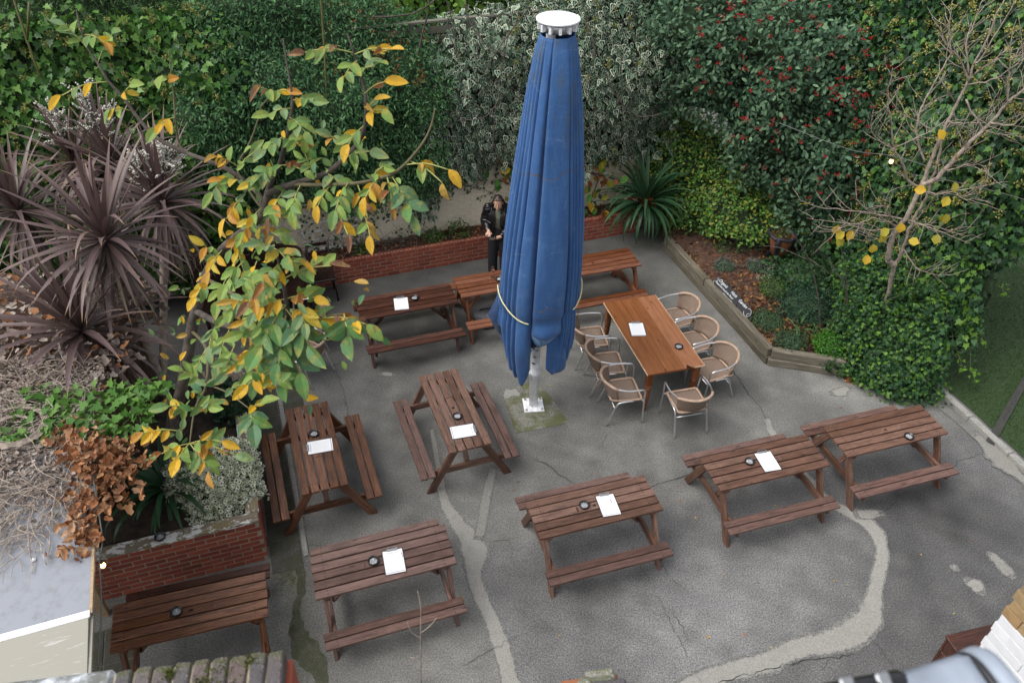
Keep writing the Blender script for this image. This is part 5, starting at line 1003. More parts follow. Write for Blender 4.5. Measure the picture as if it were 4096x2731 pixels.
for k in range(12):
    a = 2*PI*k/12+.1; link('rib_lug', lug, M['white_metal'], um, (TOPX+.19*math.cos(a), .19*math.sin(a), 5.44), (0, 0, a-PI/2))
# folded cloth
def canopy():
    nt, nz = 300, 110
    th = np.linspace(-PI, PI, nt, endpoint=False)
    deg = np.degrees(th)
    edges = np.array([-180, -168, -157, -146, -136, -127, -103, -52, -45, -38, -29, -17, -2, 18, 40, 64, 90, 118, 146, 168])
    ext = np.concatenate([edges, [edges[0]+360]]); k = np.clip(np.searchsorted(ext, deg, 'right')-1, 0, len(edges)-1)
    lo, hi = ext[k], ext[k+1]; gw = hi-lo; pos = (deg-lo)/gw
    sharp = np.clip(.11*22/gw, .03, .3); groove = np.exp(-(pos/sharp)**2)+np.exp(-((1-pos)/sharp)**2)
    dep = np.clip(gw/24, .35, 1.0); groove = groove*dep
    puff = (1-np.abs(2*pos-1)**np.where(gw > 40, 5, 2.2))*dep
    half = np.radians(gw/2); flat = np.cos(half)/np.cos(np.radians(deg)-np.radians((lo+hi)/2)); flat = 1-.55*(np.clip(gw, 0, 60)/60)*(1-flat)
    kph = k*1.7
    hem = {-180: 1.55, -165: 1.35, -140: .95, -126: .80, -115: .73, -106: .9, -103: 1.0, -102: 1.74, -92: 1.70, -78: 1.66, -62: 1.70, -53: 1.74, -51: 1.0, -42: .98, -28: 1.0, -20: 1.1, 0: 1.35, 25: 1.25, 60: 1.1, 100: 1.2, 140: 1.3, 180: 1.55}
    hk = sorted(hem); zb = np.interp(deg, hk, [hem[k] for k in hk])
    zR = np.array([.7, 1.0, 1.4, 1.75, 2.0, 2.5, 3.0, 3.6, 4.2, 4.8, 5.2, 5.36]); R_ = np.array([.40, .46, .50, .50, .525, .515, .48, .425, .36, .29, .23, .185])
    V = np.zeros((nz, nt, 3)); UV = np.zeros((nz, nt, 2)); wn = SinNoise(3.0, 10, 21); wn2 = SinNoise(9.0, 12, 22); wn3 = SinNoise(14.0, 14, 23)
    for j in range(nz):
        t = j/(nz-1); z = 5.36+(zb-5.36)*t
        R = np.interp(z, zR, R_)
        amp = np.interp(z, [.7, 1.6, 3, 5, 5.36], [.20, .19, .17, .12, .05])
        P = np.stack([np.cos(th)*.6, np.sin(th)*.6, z*.45], -1)
        vary = .75+.45*np.sin(z*1.3+kph)
        r = R*flat*(1.03+amp*.55*(puff-.6)-amp*vary*groove+.055*wn(P)+.02*wn2(P)+.03*wn3(P)*np.clip((2.6-z)/1.2, 0, 1))
        tie = np.exp(-((z-1.9)/.10)**2); r = r*(1-.06*tie)
        # tucked hem below the tie on the broad front panel
        r = r+.05*np.exp(-((deg+80)/14)**2)*np.exp(-((z-1.75)/.12)**2)
        # left side bulge of bunched cloth
        r = r+.10*np.exp(-((deg+172)/22)**2)*np.exp(-((z-1.75)/.3)**2)
        ln = np.interp(z, [0, 1.2, 5.36], [0, .0, TOPX])
        V[j] = np.stack([r*np.cos(th)+ln, r*np.sin(th), z], -1); UV[j] = np.stack([th, z], -1)
    idx = np.arange(nz*nt).reshape(nz, nt); a = idx[:-1]; b = idx[1:]
    Fq = np.stack([a, b, np.roll(b, -1, 1), np.roll(a, -1, 1)], -1).reshape(-1, 4)
    me = new_mesh('canopy', V.reshape(-1, 3), Fq.tolist(), True)
    at = me.attributes.new('gr', 'FLOAT', 'POINT'); at.data.foreach_set('value', np.tile(groove, nz).astype(np.float32))
    at = me.attributes.new('zz', 'FLOAT', 'POINT'); at.data.foreach_set('value', (V[..., 2]).ravel().astype(np.float32))
    hm = (V[..., 2]-zb[None]).ravel(); at = me.attributes.new('hem', 'FLOAT', 'POINT'); at.data.foreach_set('value', hm.astype(np.float32))
    return me
g = G('faded blue canvas'); v = g.coord(); zz = g.attr('zz', 'Fac'); hm = g.attr('hem', 'Fac'); gr = g.attr('gr', 'Fac')
base = g.mix(g.step(g.noise(g.coord('Object', (5, 5, .8)), 1.6, 4), .35, .7), (.02, .085, .245), (.036, .12, .305))
base = g.mix(g.math('MULTIPLY', g.step(g.noise(v, 5, 5, .7), .52, .75), .35), base, (.09, .19, .36))
wob = g.math('MULTIPLY_ADD', g.noise(v, 2.5, 2), .5, zz)
def seamline(z0, w=.008): return g.math('SUBTRACT', 1, g.step(g.math('ABSOLUTE', g.math('SUBTRACT', wob, z0)), w*.4, w))
sm = g.math('MAXIMUM', seamline(4.12, .010), seamline(2.38, .009)); sm = g.math('MULTIPLY', sm, .7)
base = g.mix(sm, base, (.10, .075, .055))
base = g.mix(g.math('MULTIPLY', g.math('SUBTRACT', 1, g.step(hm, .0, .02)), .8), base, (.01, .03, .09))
alg = g.math('MULTIPLY', g.step(g.noise(g.coord('Object', (6, 6, 1.2)), 1.5, 5, .65), .5, .68), g.math('MULTIPLY_ADD', g.step(zz, 3.6, 5.0), .4, .06))
base = g.mix(alg, base, (.075, .085, .055))
cr = g.n('TexVoronoi', _feature='DISTANCE_TO_EDGE', Scale=2.2); g.t.links.new(g.coord('Object', (.7, .7, 2.6)), cr.inputs['Vector'])
crs = g.math('MULTIPLY', g.math('SUBTRACT', 1, g.step(cr.outputs[0], .004, .012)), g.math('MULTIPLY', g.step(g.noise(v, 3.3, 2), .55, .65), .22)); base = g.mix(crs, base, (.3, .4, .52))
sp = g.n('TexVoronoi', Scale=9.0); g.t.links.new(v, sp.inputs['Vector']); base = g.mix(g.math('MULTIPLY', g.math('SUBTRACT', 1, g.step(sp.outputs['Distance'], .03, .06)), .5), base, (.2, .28, .38))
g.P(Base__Color=base, Roughness=.8); g.b.inputs['Sheen Weight'].default_value = .15; g.bump(g.noise(g.coord('Object', (4, 4, 3)), 6, 4), .25, .02); M['canvas'] = g.m
M['lining'] = plain('pale blue lining', (.17, .32, .55), .8, bump=.1)
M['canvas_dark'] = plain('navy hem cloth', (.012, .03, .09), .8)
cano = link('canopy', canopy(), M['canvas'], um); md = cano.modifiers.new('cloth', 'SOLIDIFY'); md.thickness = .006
# linings showing where the cloth is tucked up
def flap(name, pts, m):
    V = []; k = len(pts)
    for p in pts: V.append(Vector(p))
    c = sum(V, Vector())/k+Vector((0, -.03, 0)); Vx = [tuple(q) for q in V]+[tuple(c)]
    o = link(name, new_mesh(name, Vx, [(i, (i+1) % k, k) for i in range(k)], True), m, um); o.modifiers.new('t', 'SOLIDIFY').thickness = .006; return o
flap('lining_fold', [(-.14, -.42, 1.76), (.03, -.46, 1.76), (.045, -.455, 1.50), (.01, -.45, 1.47), (-.05, -.44, 1.56)], M['lining'])
flap('lining_fold', [(.035, -.46, 1.76), (.28, -.40, 1.76), (.22, -.42, 1.62), (.12, -.44, 1.53), (.05, -.45, 1.49)], M['lining'])
def hanging_fold():
    # inner corner of the cloth that hangs below the tucked front panel
    nu, nv = 22, 26; V, hz = [], []
    for j in range(nv):
        v_ = j/(nv-1)
        for i in range(nu):
            u = i/(nu-1); a = math.radians(-74+44*u); zb = .93+.22*max(0, .35-u)*2.2+.10*max(0, u-.7); z = 1.95+(zb-1.95)*v_
            r = .455+.02*math.sin(u*7+z*2)-.03*(1-v_)+.018*math.sin(z*9+u*4)*v_; V.append((r*math.cos(a)+.0, r*math.sin(a), z)); hz.append(z-zb)
    me = new_mesh('hanging_fold', V, [(j*nu+i, (j+1)*nu+i, (j+1)*nu+i+1, j*nu+i+1) for j in range(nv-1) for i in range(nu-1)], True)
    for nm, arr in (('zz', [v[2] for v in V]), ('hem', hz), ('gr', [0]*len(V))): at = me.attributes.new(nm, 'FLOAT', 'POINT'); at.data.foreach_set('value', np.array(arr, np.float32))
    return me
hf = link('hanging_fold', hanging_fold(), M['canvas'], um); hf.modifiers.new('t', 'SOLIDIFY').thickness = .006
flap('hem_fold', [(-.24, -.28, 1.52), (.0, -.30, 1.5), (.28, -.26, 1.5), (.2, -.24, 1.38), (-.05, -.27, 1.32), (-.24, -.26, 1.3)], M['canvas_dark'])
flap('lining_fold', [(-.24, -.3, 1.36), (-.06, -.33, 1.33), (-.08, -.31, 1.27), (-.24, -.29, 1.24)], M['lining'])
flap('bunched_cloth', [(-.46, -.12, 2.3), (-.58, -.14, 1.95), (-.66, -.16, 1.78), (-.6, -.2, 1.66), (-.54, -.18, 1.5), (-.44, -.2, 1.45), (-.42, -.16, 1.9)], M['canvas'])
from mathutils.bvhtree import BVHTree
_bt = BVHTree.FromPolygons([v.co[:] for v in cano.data.vertices], [p.vertices[:] for p in cano.data.polygons])
def on_cloth(a, z, lift=.012):
    d = Vector((math.cos(a), math.sin(a), 0)); h = _bt.ray_cast(d*2+Vector((0, 0, z)), -d)[0]
    return tuple((h if h is not None else d*.5+Vector((0, 0, z)))+d*lift)
def taut(az):
    """rope pulled straight over the hollows between folds"""
    P = [Vector(on_cloth(a, z)) for a, z in az]; R = [math.hypot(p.x, p.y) for p in P]
    R2 = [max(R[max(0, i-3):i+4]) for i in range(len(R))]; R2 = [sum(R2[max(0, i-3):i+4])/len(R2[max(0, i-3):i+4]) for i in range(len(R2))]
    return [(p.x*r2/r, p.y*r2/r, p.z) for p, r, r2 in zip(P, R, R2)]
rp_ = taut([(a, 2.16-.24*sst(a, -PI*.98, -PI*.58)) for a in np.linspace(-PI*.98, -PI*.575, 26)])
link('tie_rope', tubes_mesh('tie_rope', [(catmull(rp_, 2), .009)], 8), M['rope'], um)
rp2 = taut([(a, 2.0+.2*sst(a, -.6, .3)) for a in np.linspace(-.62, .25, 14)])
link('tie_rope', tubes_mesh('tie_rope', [(catmull(rp2, 2), .009)], 8), M['rope'], um)

# ================================================================ settle, old chair, trellis, sign, urn
stl = thing('settle', 'dark oak settle with a tall curved panelled back', 'settle', (-4.15, 10.75, 0), PA)
def curved_panel(name, path, z0, z1, th, topfn=None):
    n = len(path); V, Fc = [], []
    for i, (x, y) in enumerate(path):
        a = path[max(i-1, 0)]; b = path[min(i+1, n-1)]; tx, ty = b[0]-a[0], b[1]-a[1]; L = math.hypot(tx, ty); nx_, ny_ = -ty/L*th/2, tx/L*th/2
        zt = z1 if topfn is None else topfn(i/(n-1))
        V += [(x+nx_, y+ny_, z0), (x-nx_, y-ny_, z0), (x-nx_, y-ny_, zt), (x+nx_, y+ny_, zt)]
    for i in range(n-1):
        for k in range(4): Fc.append((i*4+k, i*4+(k+1) % 4, (i+1)*4+(k+1) % 4, (i+1)*4+k))
    Fc += [(0, 1, 2, 3)[::-1], tuple((n-1)*4+k for k in range(4))]
    return new_mesh(name, V, Fc)
bp = [(-.95, .12), (-.5, .16), (0, .17), (.35, .16), (.58, .1), (.72, -.02), (.78, -.2), (.8, -.42)]
bp = [tuple(q)[:2] for q in catmull([(*p, 0) for p in bp], 4)]
link('curved_back', curved_panel('curved_back', bp, .08, 1.15, .04, lambda t: 1.15-.18*max(0, (t-.75)/.25)**2), M['old_oak'], stl)
for i, xx in enumerate((-.7, -.22, .22)): link('back_panel', box_mesh('back_panel', .4, .012, .5, .006), M['old_oak'], stl, (xx, .12, .82))
link('bench_seat', box_mesh('bench_seat', 1.65, .5, .04, .006), M['old_oak'], stl, (-.08, -.12, .44))
for xx in (-.85, .68):
    link('leg', box_mesh('leg', .06, .06, .42, .004), M['old_oak'], stl, (xx, -.32, .21)); link('leg', box_mesh('leg', .06, .06, .42, .004), M['old_oak'], stl, (xx, .08, .21))
link('back_rail', box_mesh('back_rail', 1.4, .05, .07, .01), M['old_oak'], stl, (-.28, .145, 1.17))

wc = thing('wooden_chair', 'dark ladder back wooden chair beside the settle', 'chair', (-3.2, 11.22, 0), math.radians(200))
# faces +y in local frame
link('seat', box_mesh('seat', .40, .40, .035, .012), M['old_oak'], wc, (0, 0, .45))
for sx in (-1, 1):
    link('rear_leg', tubes_mesh('rear_leg', [([(sx*.18, -.19, 0), (sx*.18, -.185, .45), (sx*.175, -.24, .95)], .018)], 8), M['old_oak'], wc)
    link('front_leg', tubes_mesh('front_leg', [([(sx*.185, .18, 0), (sx*.17, .165, .43)], .017)], 8), M['old_oak'], wc); link('side_stretcher', tubes_mesh('side_stretcher', [([(sx*.18, -.185, .2), (sx*.178, .17, .2)], .01)], 6), M['old_oak'], wc)
for zz in (.62, .75, .9): link('back_slat', box_mesh('back_slat', .34, .018, .06, .005), M['old_oak'], wc, (0, -.205-.05*(zz-.45)/.5, zz))
link('front_stretcher', tubes_mesh('front_stretcher', [([(-.178, .17, .26), (.178, .17, .26)], .01)], 6), M['old_oak'], wc)

tl = thing('trellis', 'cream lattice trellis leaning on the back wall', 'trellis', tuple(bw0+d_*1.15-n_*.075+Vector((0, 0, .40))), PA)
for i in range(7): link('lath', box_mesh('lath', .03, .014, 1.25, .002) if not i else bpy.data.meshes['lath'], M['trellis'], tl, (.02+.155*i, -.045, .625))
for i in range(7): link('cross_lath', box_mesh('cross_lath', 1.0, .014, .03, .002) if not i else bpy.data.meshes['cross_lath'], M['trellis'], tl, (.485, -.0575, .08+.178*i))

sg = thing('herb_sign', 'black painted board lettered in white for the herb garden', 'sign', (3.66, 11.02, .24), math.radians(-69))
L_ = 1.12
sp_ = [(-L_/2, -.02), (-L_/2+.03, -.09), (-.3, -.1), (.1, -.085), (L_/2-.1, -.1), (L_/2, -.05), (L_/2-.02, .03), (L_/2-.15, .09), (.2, .085), (-.2, .1), (-L_/2+.12, .085), (-L_/2+.01, .05)]
bme = prism_mesh('board', sp_, -.012, .012); tilt = Matrix.Rotation(math.radians(48), 4, 'X')
bo = link('board', bme, plain('black chalk paint', (.008, .008, .012), .5), sg, (0, 0, .085), (math.radians(42), 0, 0))
M['chalk'] = plain('white paint lettering', (.75, .78, .8), .7)
def text(s, size, x, y, parent, z=.0135, m=None, name='lettering', shear=.25):
    cu = bpy.data.curves.new(name, 'FONT'); cu.body = s; cu.size = size; cu.shear = shear; cu.extrude = .0006; cu.offset = .0
    to = bpy.data.objects.new(name, cu); col.objects.link(to); dg = bpy.context.evaluated_depsgraph_get(); me = bpy.data.meshes.new_from_object(to.evaluated_get(dg)); bpy.data.objects.remove(to)
    return link(name, me, m or M['chalk'], parent, (x, y, z))
text('Organic', .075, -.47, .025, bo); text('Herb', .075, -.1, .025, bo); text('Garden', .075, .14, .02, bo)
text("Please don't touch the Plants!", .045, -.5, -.03, bo); text('Please  put  your  litter', .03, -.2, -.075, bo)
swl = [[(.4, .05), (.45, .065), (.5, .04), (.53, -.01), (.5, -.05), (.47, -.02), (.5, .01)], [(.38, -.03), (.42, -.06), (.47, -.07), (.52, -.05)], [(-.53, .03), (-.51, .05), (-.48, .04), (-.5, .0), (-.54, -.03), (-.5, -.075)]]
link('painted_scroll', tubes_mesh('painted_scroll', [(catmull([(x, y, .0135) for x, y in s], 5), .003) for s in swl], 5), M['chalk'], bo)

ur = thing('plant_stand', 'ornate black iron plant stand holding a terracotta pot', 'plant stand', (4.66, 12.2, .26))
link('pot', lathe_mesh('pot', [(.12, .22), (.14, .23), (.2, .5), (.21, .56), (.19, .57), (.185, .53), (.05, .52)], 24), M['terracotta'], ur)
link('ring', tubes_mesh('ring', [([(.235*math.cos(a), .235*math.sin(a), .6+.015*math.sin(6*a)) for a in np.linspace(0, 2*PI, 30)], .028)], 8), M['iron'], ur)
for k in range(3):
    a = 2*PI*k/3-PI/2-.5; cx, sy = math.cos(a), math.sin(a)
    link('leg', tubes_mesh('leg', [(catmull([(cx*.23, sy*.23, .62), (cx*.26, sy*.26, .5), (cx*.17, sy*.17, .3), (cx*.16, sy*.16, .16), (cx*.24, sy*.24, 0)], 5), [.05-.0012*i for i in range(21)])], 8), M['iron'], ur)
r_ = np.random.default_rng(5); n = 160; P = r_.normal(size=(n, 3))*[.1, .1, .05]+[0, 0, .6]
leaf_cloud('pot_plant', P, r_.normal(size=(n, 3)), r_.normal(size=(n, 3))+[0, 0, 1], .05, 'oval', np.array([(.06, .11, .03), (.1, .15, .05), (.12, .06, .03)])[r_.integers(0, 3, n)], None, M['leaf'], ur)

# ================================================================ the person
def capsule(bm, pts, radii, segs=14, sub=4, flat=1.0):
    P = catmull(pts, sub); R = np.interp(np.linspace(0, 1, len(P)), np.linspace(0, 1, len(radii)), radii)
    d0 = (P[1]-P[0]).normalized(); d1 = (P[-1]-P[-2]).normalized()
    Q = [P[0]-d0*R[0]*k for k in (.95, .7, .35)]+P+[P[-1]+d1*R[-1]*k for k in (.35, .7, .95)]
    RR = [R[0]*k for k in (.3, .71, .93)]+list(R)+[R[-1]*k for k in (.93, .71, .3)]
    V, Fc = tube_data(Q, RR, segs); vs = [bm.verts.new(v) for v in V]
    for f in Fc: bm.faces.new([vs[i] for i in f])
def ellipsoid(bm, c, r, rx=0, seg=20):
    m = Matrix.Translation(c) @ Matrix.Rotation(rx, 4, 'X') @ Matrix.Diagonal((*r, 1)); bmesh.ops.create_uvsphere(bm, u_segments=seg, v_segments=seg//2+2, radius=1, matrix=m)
def remeshed(bm, name, voxel, smooth=4):
    me = bm_mesh(bm, name); o = bpy.data.objects.new(name, me); col.objects.link(o)
    md = o.modifiers.new('r', 'REMESH'); md.mode = 'VOXEL'; md.voxel_size = voxel; s = o.modifiers.new('s', 'SMOOTH'); s.factor = .5; s.iterations = smooth
    dg = bpy.context.evaluated_depsgraph_get(); out = bpy.data.meshes.new_from_object(o.evaluated_get(dg)); bpy.data.objects.remove(o)
    out.polygons.foreach_set('use_smooth', [True]*len(out.polygons)); out.name = name; return out
def paint(me, fn):
    n = len(me.vertices); P = np.empty(n*3, np.float32); me.vertices.foreach_get('co', P); C = fn(P.reshape(-1, 3))
    at = me.color_attributes.new('Col', 'FLOAT_COLOR', 'POINT'); at.data.foreach_set('color', np.concatenate([C, np.ones((n, 1))], 1).astype(np.float32).ravel())
pe = thing('person', 'person in a shiny black puffer jacket standing and looking down at a phone', 'person', (-.27, 11.97, 0), math.radians(-6))
HC = Vector((0, -.115, 1.535))               # head centre, tipped forward
tip = math.radians(19)
bm = bmesh.new()
Rx = Matrix.Rotation(tip, 3, 'X')
def hp(x, y, z): return HC+Rx @ Vector((x, y, z))
m4 = lambda c, r: Matrix.Translation(c) @ Rx.to_4x4() @ Matrix.Diagonal((*r, 1))
bmesh.ops.create_uvsphere(bm, u_segments=24, v_segments=16, radius=1, matrix=m4(hp(0, .012, .02), (.073, .092, .098)))
bmesh.ops.create_uvsphere(bm, u_segments=20, v_segments=14, radius=1, matrix=m4(hp(0, -.03, -.045), (.062, .06, .066)))     # face and jaw
bmesh.ops.create_uvsphere(bm, u_segments=12, v_segments=8, radius=1, matrix=m4(hp(0, -.075, -.095), (.022, .02, .018)))    # chin
capsule(bm, [hp(0, -.085, .012), hp(0, -.103, -.018), hp(0, -.108, -.034)], [.009, .012, .014], 10, 3)                      # nose
capsule(bm, [hp(-.018, -.09, -.064), hp(0, -.094, -.062), hp(.018, -.09, -.064)], [.006, .008, .006], 8, 3)                # lips
for s in (-1, 1):
    capsule(bm, [hp(s*.03, -.074, .012), hp(s*.036, -.072, .012)], [.011, .010], 8, 2)                                        # brow
    bmesh.ops.create_uvsphere(bm, u_segments=12, v_segments=8, radius=1, matrix=m4(hp(s*.075, .005, -.005), (.012, .02, .032)))  # ear
capsule(bm, [(0, -.01, 1.36), (0, -.035, 1.44), (0, -.075, 1.5)], [.06, .052, .05], 16)
capsule(bm, [(0, .0, .9), (0, 0, 1.05), (0, 0, 1.22), (0, 0, 1.34)], [.125, .11, .13, .1], 18)                               # trunk
capsule(bm, [(-.17, 0, 1.36), (0, 0, 1.38), (.17, 0, 1.36)], [.055, .06, .055], 14)
RA = [(-.175, .0, 1.36), (-.25, .03, 1.11), (-.15, -.235, 1.075)]; LA = [(.175, .0, 1.36), (.25, -.01, 1.09), (.07, -.27, .985)]
for A in (RA, LA): capsule(bm, A, [.048, .042, .03], 12)
for s in (-1, 1):
    capsule(bm, [(s*.085, 0, .88), (s*.1, -.01, .5), (s*.1, .01, .16)], [.085, .058, .04], 14)
# hands: palm + four fingers of different length + thumb
phone_c = Vector((-.075, -.345, 1.012))
def hand(w, palm, knuckles, tips, thumb, curl):
    capsule(bm, [w, palm], [.026, .032], 12, 3)
    for k, t, mid in zip(knuckles, tips, curl): capsule(bm, [palm, k, mid, t], [.014, .0098, .009, .0075], 9, 3)
    capsule(bm, thumb, [.013, .0105, .0085], 9, 3)
W = Vector(RA[2])                              # right hand: palm down above the phone, tapping
hand(W, W+Vector((.02, -.055, -.005)), [W+Vector((-.012+.02*i, -.09-.004*i, -.003)) for i in range(4)], [W+Vector((-.022+.026*i, -.135-.012*(i in (1, 2))-.006*i, -.038)) for i in range(4)],
     [W+Vector((.03, -.035, -.01)), W+Vector((.062, -.06, -.022)), W+Vector((.07, -.088, -.034))], [W+Vector((-.018+.024*i, -.118-.008*(i in (1, 2)), -.014)) for i in range(4)])
W = Vector(LA[2])                              # left hand: palm up under the phone, fingers round its far edge
hand(W, W+Vector((-.055, -.03, -.012)), [W+Vector((-.09, -.062+.02*i, -.018)) for i in range(4)], [W+Vector((-.178+.008*(i in (0, 3)), -.10+.024*i, -.006)) for i in range(4)],
     [W+Vector((-.04, -.06, -.0)), W+Vector((-.065, -.09, .012)), W+Vector((-.095, -.098, .034))], [W+Vector((-.135, -.08+.022*i, -.02)) for i in range(4)])
body = remeshed(bm, 'body', .0055, 3)
def skin_paint(P):
    C = np.tile(np.array([[.55, .33, .235]]), (len(P), 1)); L = (P-np.array(HC)) @ np.array(Rx)      # into head frame
    inface = (L[:, 1] < -.05)
    def spot(cx, cz, rx, rz, c, s=1.0):
        k = np.clip(1.3-((L[:, 0]-cx)/rx)**2-((L[:, 2]-cz)/rz)**2, 0, 1)*inface*s
        C[:] = C*(1-k[:, None])+np.array(c)*k[:, None]
    for sx in (-1, 1): spot(sx*.03, .034, .018, .004, (.06, .035, .025), .8); spot(sx*.03, .012, .014, .006, (.03, .02, .018), .9); spot(sx*.034, -.03, .02, .02, (.4, .17, .12), .4)
    spot(0, -.063, .022, .008, (.36, .1, .09)); return C
paint(body, skin_paint)
g = G('skin'); g.P(Base__Color=g.attr('Col'), Roughness=.45); g.b.inputs['Subsurface Weight'].default_value = .05; M['skin'] = g.m
bo_ = link('body', body, M['skin'], pe)
# jacket
bm = bmesh.new()
capsule(bm, [(0, .02, .93), (0, .025, 1.08), (0, .025, 1.24), (0, .02, 1.33)], [.185, .222, .225, .165], 26)
bm.verts.ensure_lookup_table()
for v in bm.verts: v.co.y *= .8
for A, in ((RA,), (LA,)):
    a, e, w = [Vector(p) for p in A]; w2 = e+(w-e)*.9; n = 12
    pts = [a+(e-a)*i/6 for i in range(7)]+[e+(w2-e)*i/6 for i in range(1, 7)]; rad = []
    for i in range(13): rad.append((.09-.0022*i)*(1+.07*math.sin(i*2.1)))
    rad[-1] = .05; capsule(bm, pts, rad, 16, 3)
capsule(bm, [(-.17, .02, 1.36), (0, .035, 1.40), (.17, .02, 1.36)], [.072, .075, .072], 16)
capsule(bm, [(-.075, -.06, 1.39), (-.085, .03, 1.43), (0, .075, 1.44), (.085, .03, 1.43), (.075, -.06, 1.39)], [.032, .036, .038, .036, .032], 12)
jk = remeshed(bm, 'jacket', .011, 4)
g = G('glossy black puffer'); v = g.coord(); wv = g.n('TexWave', Scale=5.0, Distortion=9.0, Detail=4, _bands_direction='Z'); g.t.links.new(v, wv.inputs[0])
g.P(Base__Color=(.008, .008, .01), Roughness=.28); g.bump(wv.outputs['Fac'], .5, .02); M['puffer'] = g.m
# open the front: cut a strip of the jacket where the shirt shows
bm = bmesh.new(); bm.from_mesh(jk); bmesh.ops.delete(bm, geom=[f for f in bm.faces if -.05 < f.calc_center_median().x+.0 < .045-.03*(1.35-f.calc_center_median().z) and f.calc_center_median().y < -.09 and .9 < f.calc_center_median().z < 1.4], context='FACES'); bm.to_mesh(jk); bm.free()
jo = link('jacket', jk, M['puffer'], pe); jo.modifiers.new('t', 'SOLIDIFY').thickness = .008
for i in range(5): link('stud', lathe_mesh('stud', [(.006, 0), (.006, .003), (.002, .004)], 8), M['steel'], jo, (.052-.03*(.03+.1*i)*.3, -.155, 1.33-.09*i), (PI/2, 0, 0))
bm = bmesh.new(); capsule(bm, [(0, 0, .96), (0, .0, 1.1), (0, -.005, 1.25), (0, -.02, 1.36), (0, -.035, 1.42)], [.13, .145, .15, .11, .066], 22); 
for v in bm.verts: v.co.y = v.co.y*.86
link('shirt', remeshed(bm, 'shirt', .012, 3), plain('sage green shirt', (.14, .16, .115), .9, bump=.3, bscale=30), pe)
bm = bmesh.new()
for s in (-1, 1): capsule(bm, [(s*.08, .005, .9), (s*.1, -.005, .5), (s*.105, .02, .05)], [.118, .088, .078], 18)
capsule(bm, [(0, .005, .88), (0, 0, 1.0)], [.15, .135], 20)
link('jeans', remeshed(bm, 'jeans', .012, 3), plain('black jeans', (.012, .012, .015), .85, bump=.3, bscale=30), pe)
bm = bmesh.new()
for s in (-1, 1): capsule(bm, [(s*.105, .045, .05), (s*.112, -.06, .048), (s*.118, -.16, .04)], [.048, .046, .038], 14)
for v in bm.verts: v.co.z = max(v.co.z, 0)
link('shoes', remeshed(bm, 'shoes', .01, 2), M['black_cloth'], pe)
# hair: parted braids lying over the skull and down the shoulders
bm = bmesh.new()
bmesh.ops.create_uvsphere(bm, u_segments=28, v_segments=18, radius=1, matrix=m4(hp(0, .022, .03), (.083, .098, .1)))
bm.verts.ensure_lookup_table()
Ri = Rx.transposed()
kill = [v for v in bm.verts if (lambda L: L.y < -.028 and L.z < .088 and abs(L.x) < .078 or L.z < -.06)(Ri @ (v.co-HC))]
bmesh.ops.delete(bm, geom=kill, context='VERTS')
hair = link('hair', bm_mesh(bm, 'hair', True), plain('black braided hair', (.012, .009, .008), .4, bump=.9, bscale=45), pe); hair.modifiers.new('t', 'SOLIDIFY').thickness = .012
items = []
for s in (-1, 1):
    for k in range(9):
        a = k/8; st_ = hp(s*(.012+.06*a), -.055+.03*a, .10-.02*a); items.append((catmull([st_, hp(s*(.05+.03*a), .02, .10-.03*a), hp(s*.088, .05-.02*a, .02), (s*(.1+.02*random.random()), -.02-.06*a, 1.42), (s*(.06+.06*a), -.14-.03*a, 1.32), (s*(.05+.06*a), -.165, 1.18-.1*random.random())], 5), .0085))
link('braids', tubes_mesh('braids', items, 6), hair.data.materials[0], hair)
link('hair_parting', tubes_mesh('hair_parting', [(catmull([hp(0, -.075, .085), hp(0, -.04, .122), hp(0, .02, .135)], 4), .003), (catmull([hp(-.05, -.045, .102), hp(0, -.035, .127), hp(.05, -.045, .102)], 4), .003)], 6), plain('scalp', (.4, .25, .18), .6), hair)
ph = tag(link('smartphone', box_mesh('smartphone', .085, .16, .009, .003), M['black_plastic']), 'black smartphone held in both hands', 'phone')
mw = Matrix.Translation((-.27, 11.97, 0)) @ Matrix.Rotation(math.radians(-6), 4, 'Z') @ Matrix.Translation(phone_c) @ Matrix.Rotation(math.radians(70), 4, 'Z') @ Matrix.Rotation(math.radians(6), 4, 'Y')
ph.matrix_world = mw
link('screen', box_mesh('screen', .077, .15, .001, 0), plain('phone screen', (.004, .004, .006), .08), ph, (0, 0, .0052))

# ================================================================ lean-to roof at the left
RZ = 2.4
rf0 = Vector((-3.856, 5.04, RZ)); re2 = Vector((E2[0], E2[1], 0)); re1 = Vector((E1[0], E1[1], 0))
rf = thing('lean_to_roof', 'pale polycarbonate lean-to roof smothered in dry vines', 'roof', tuple(rf0), YAW+math.radians(1.5))
g = G('twinwall polycarbonate'); v = g.coord(); wv = g.n('TexWave', Scale=26.0, _bands_direction='Y'); g.t.links.new(v, wv.inputs[0]); n = g.noise(v, 6, 6, .75)
g.P(Base__Color=g.mix(g.math('MULTIPLY', wv.outputs['Fac'], .3), g.mix(g.step(n, .45, .75), (.27, .29, .33), (.19, .19, .185)), (.2, .215, .24)), Roughness=.35); M['poly'] = g.m
g = G('dirty cream polycarbonate'); v = g.coord(); n = g.noise(g.coord('Object', (1, 9, 1)), 2.5, 5, .7); g.P(Base__Color=g.mix(g.step(n, .58, .66), (.29, .28, .235), (.45, .44, .41)), Roughness=.5); M['poly_cream'] = g.m
link('roof_sheet', box_mesh('roof_sheet', 2.4, 2.05, .016, .003), M['poly'], rf, (-1.2, .46, 0)); link('roof_sheet', box_mesh('roof_sheet', 2.4, 1.05, .016, .003), M['poly'], rf, (-1.2, -1.02, -.006))
link('roof_sheet', box_mesh('roof_sheet', 2.4, 1.6, .016, .003), M['poly_cream'], rf, (-1.2, -2.36, -.03), (math.radians(3), 0, 0))
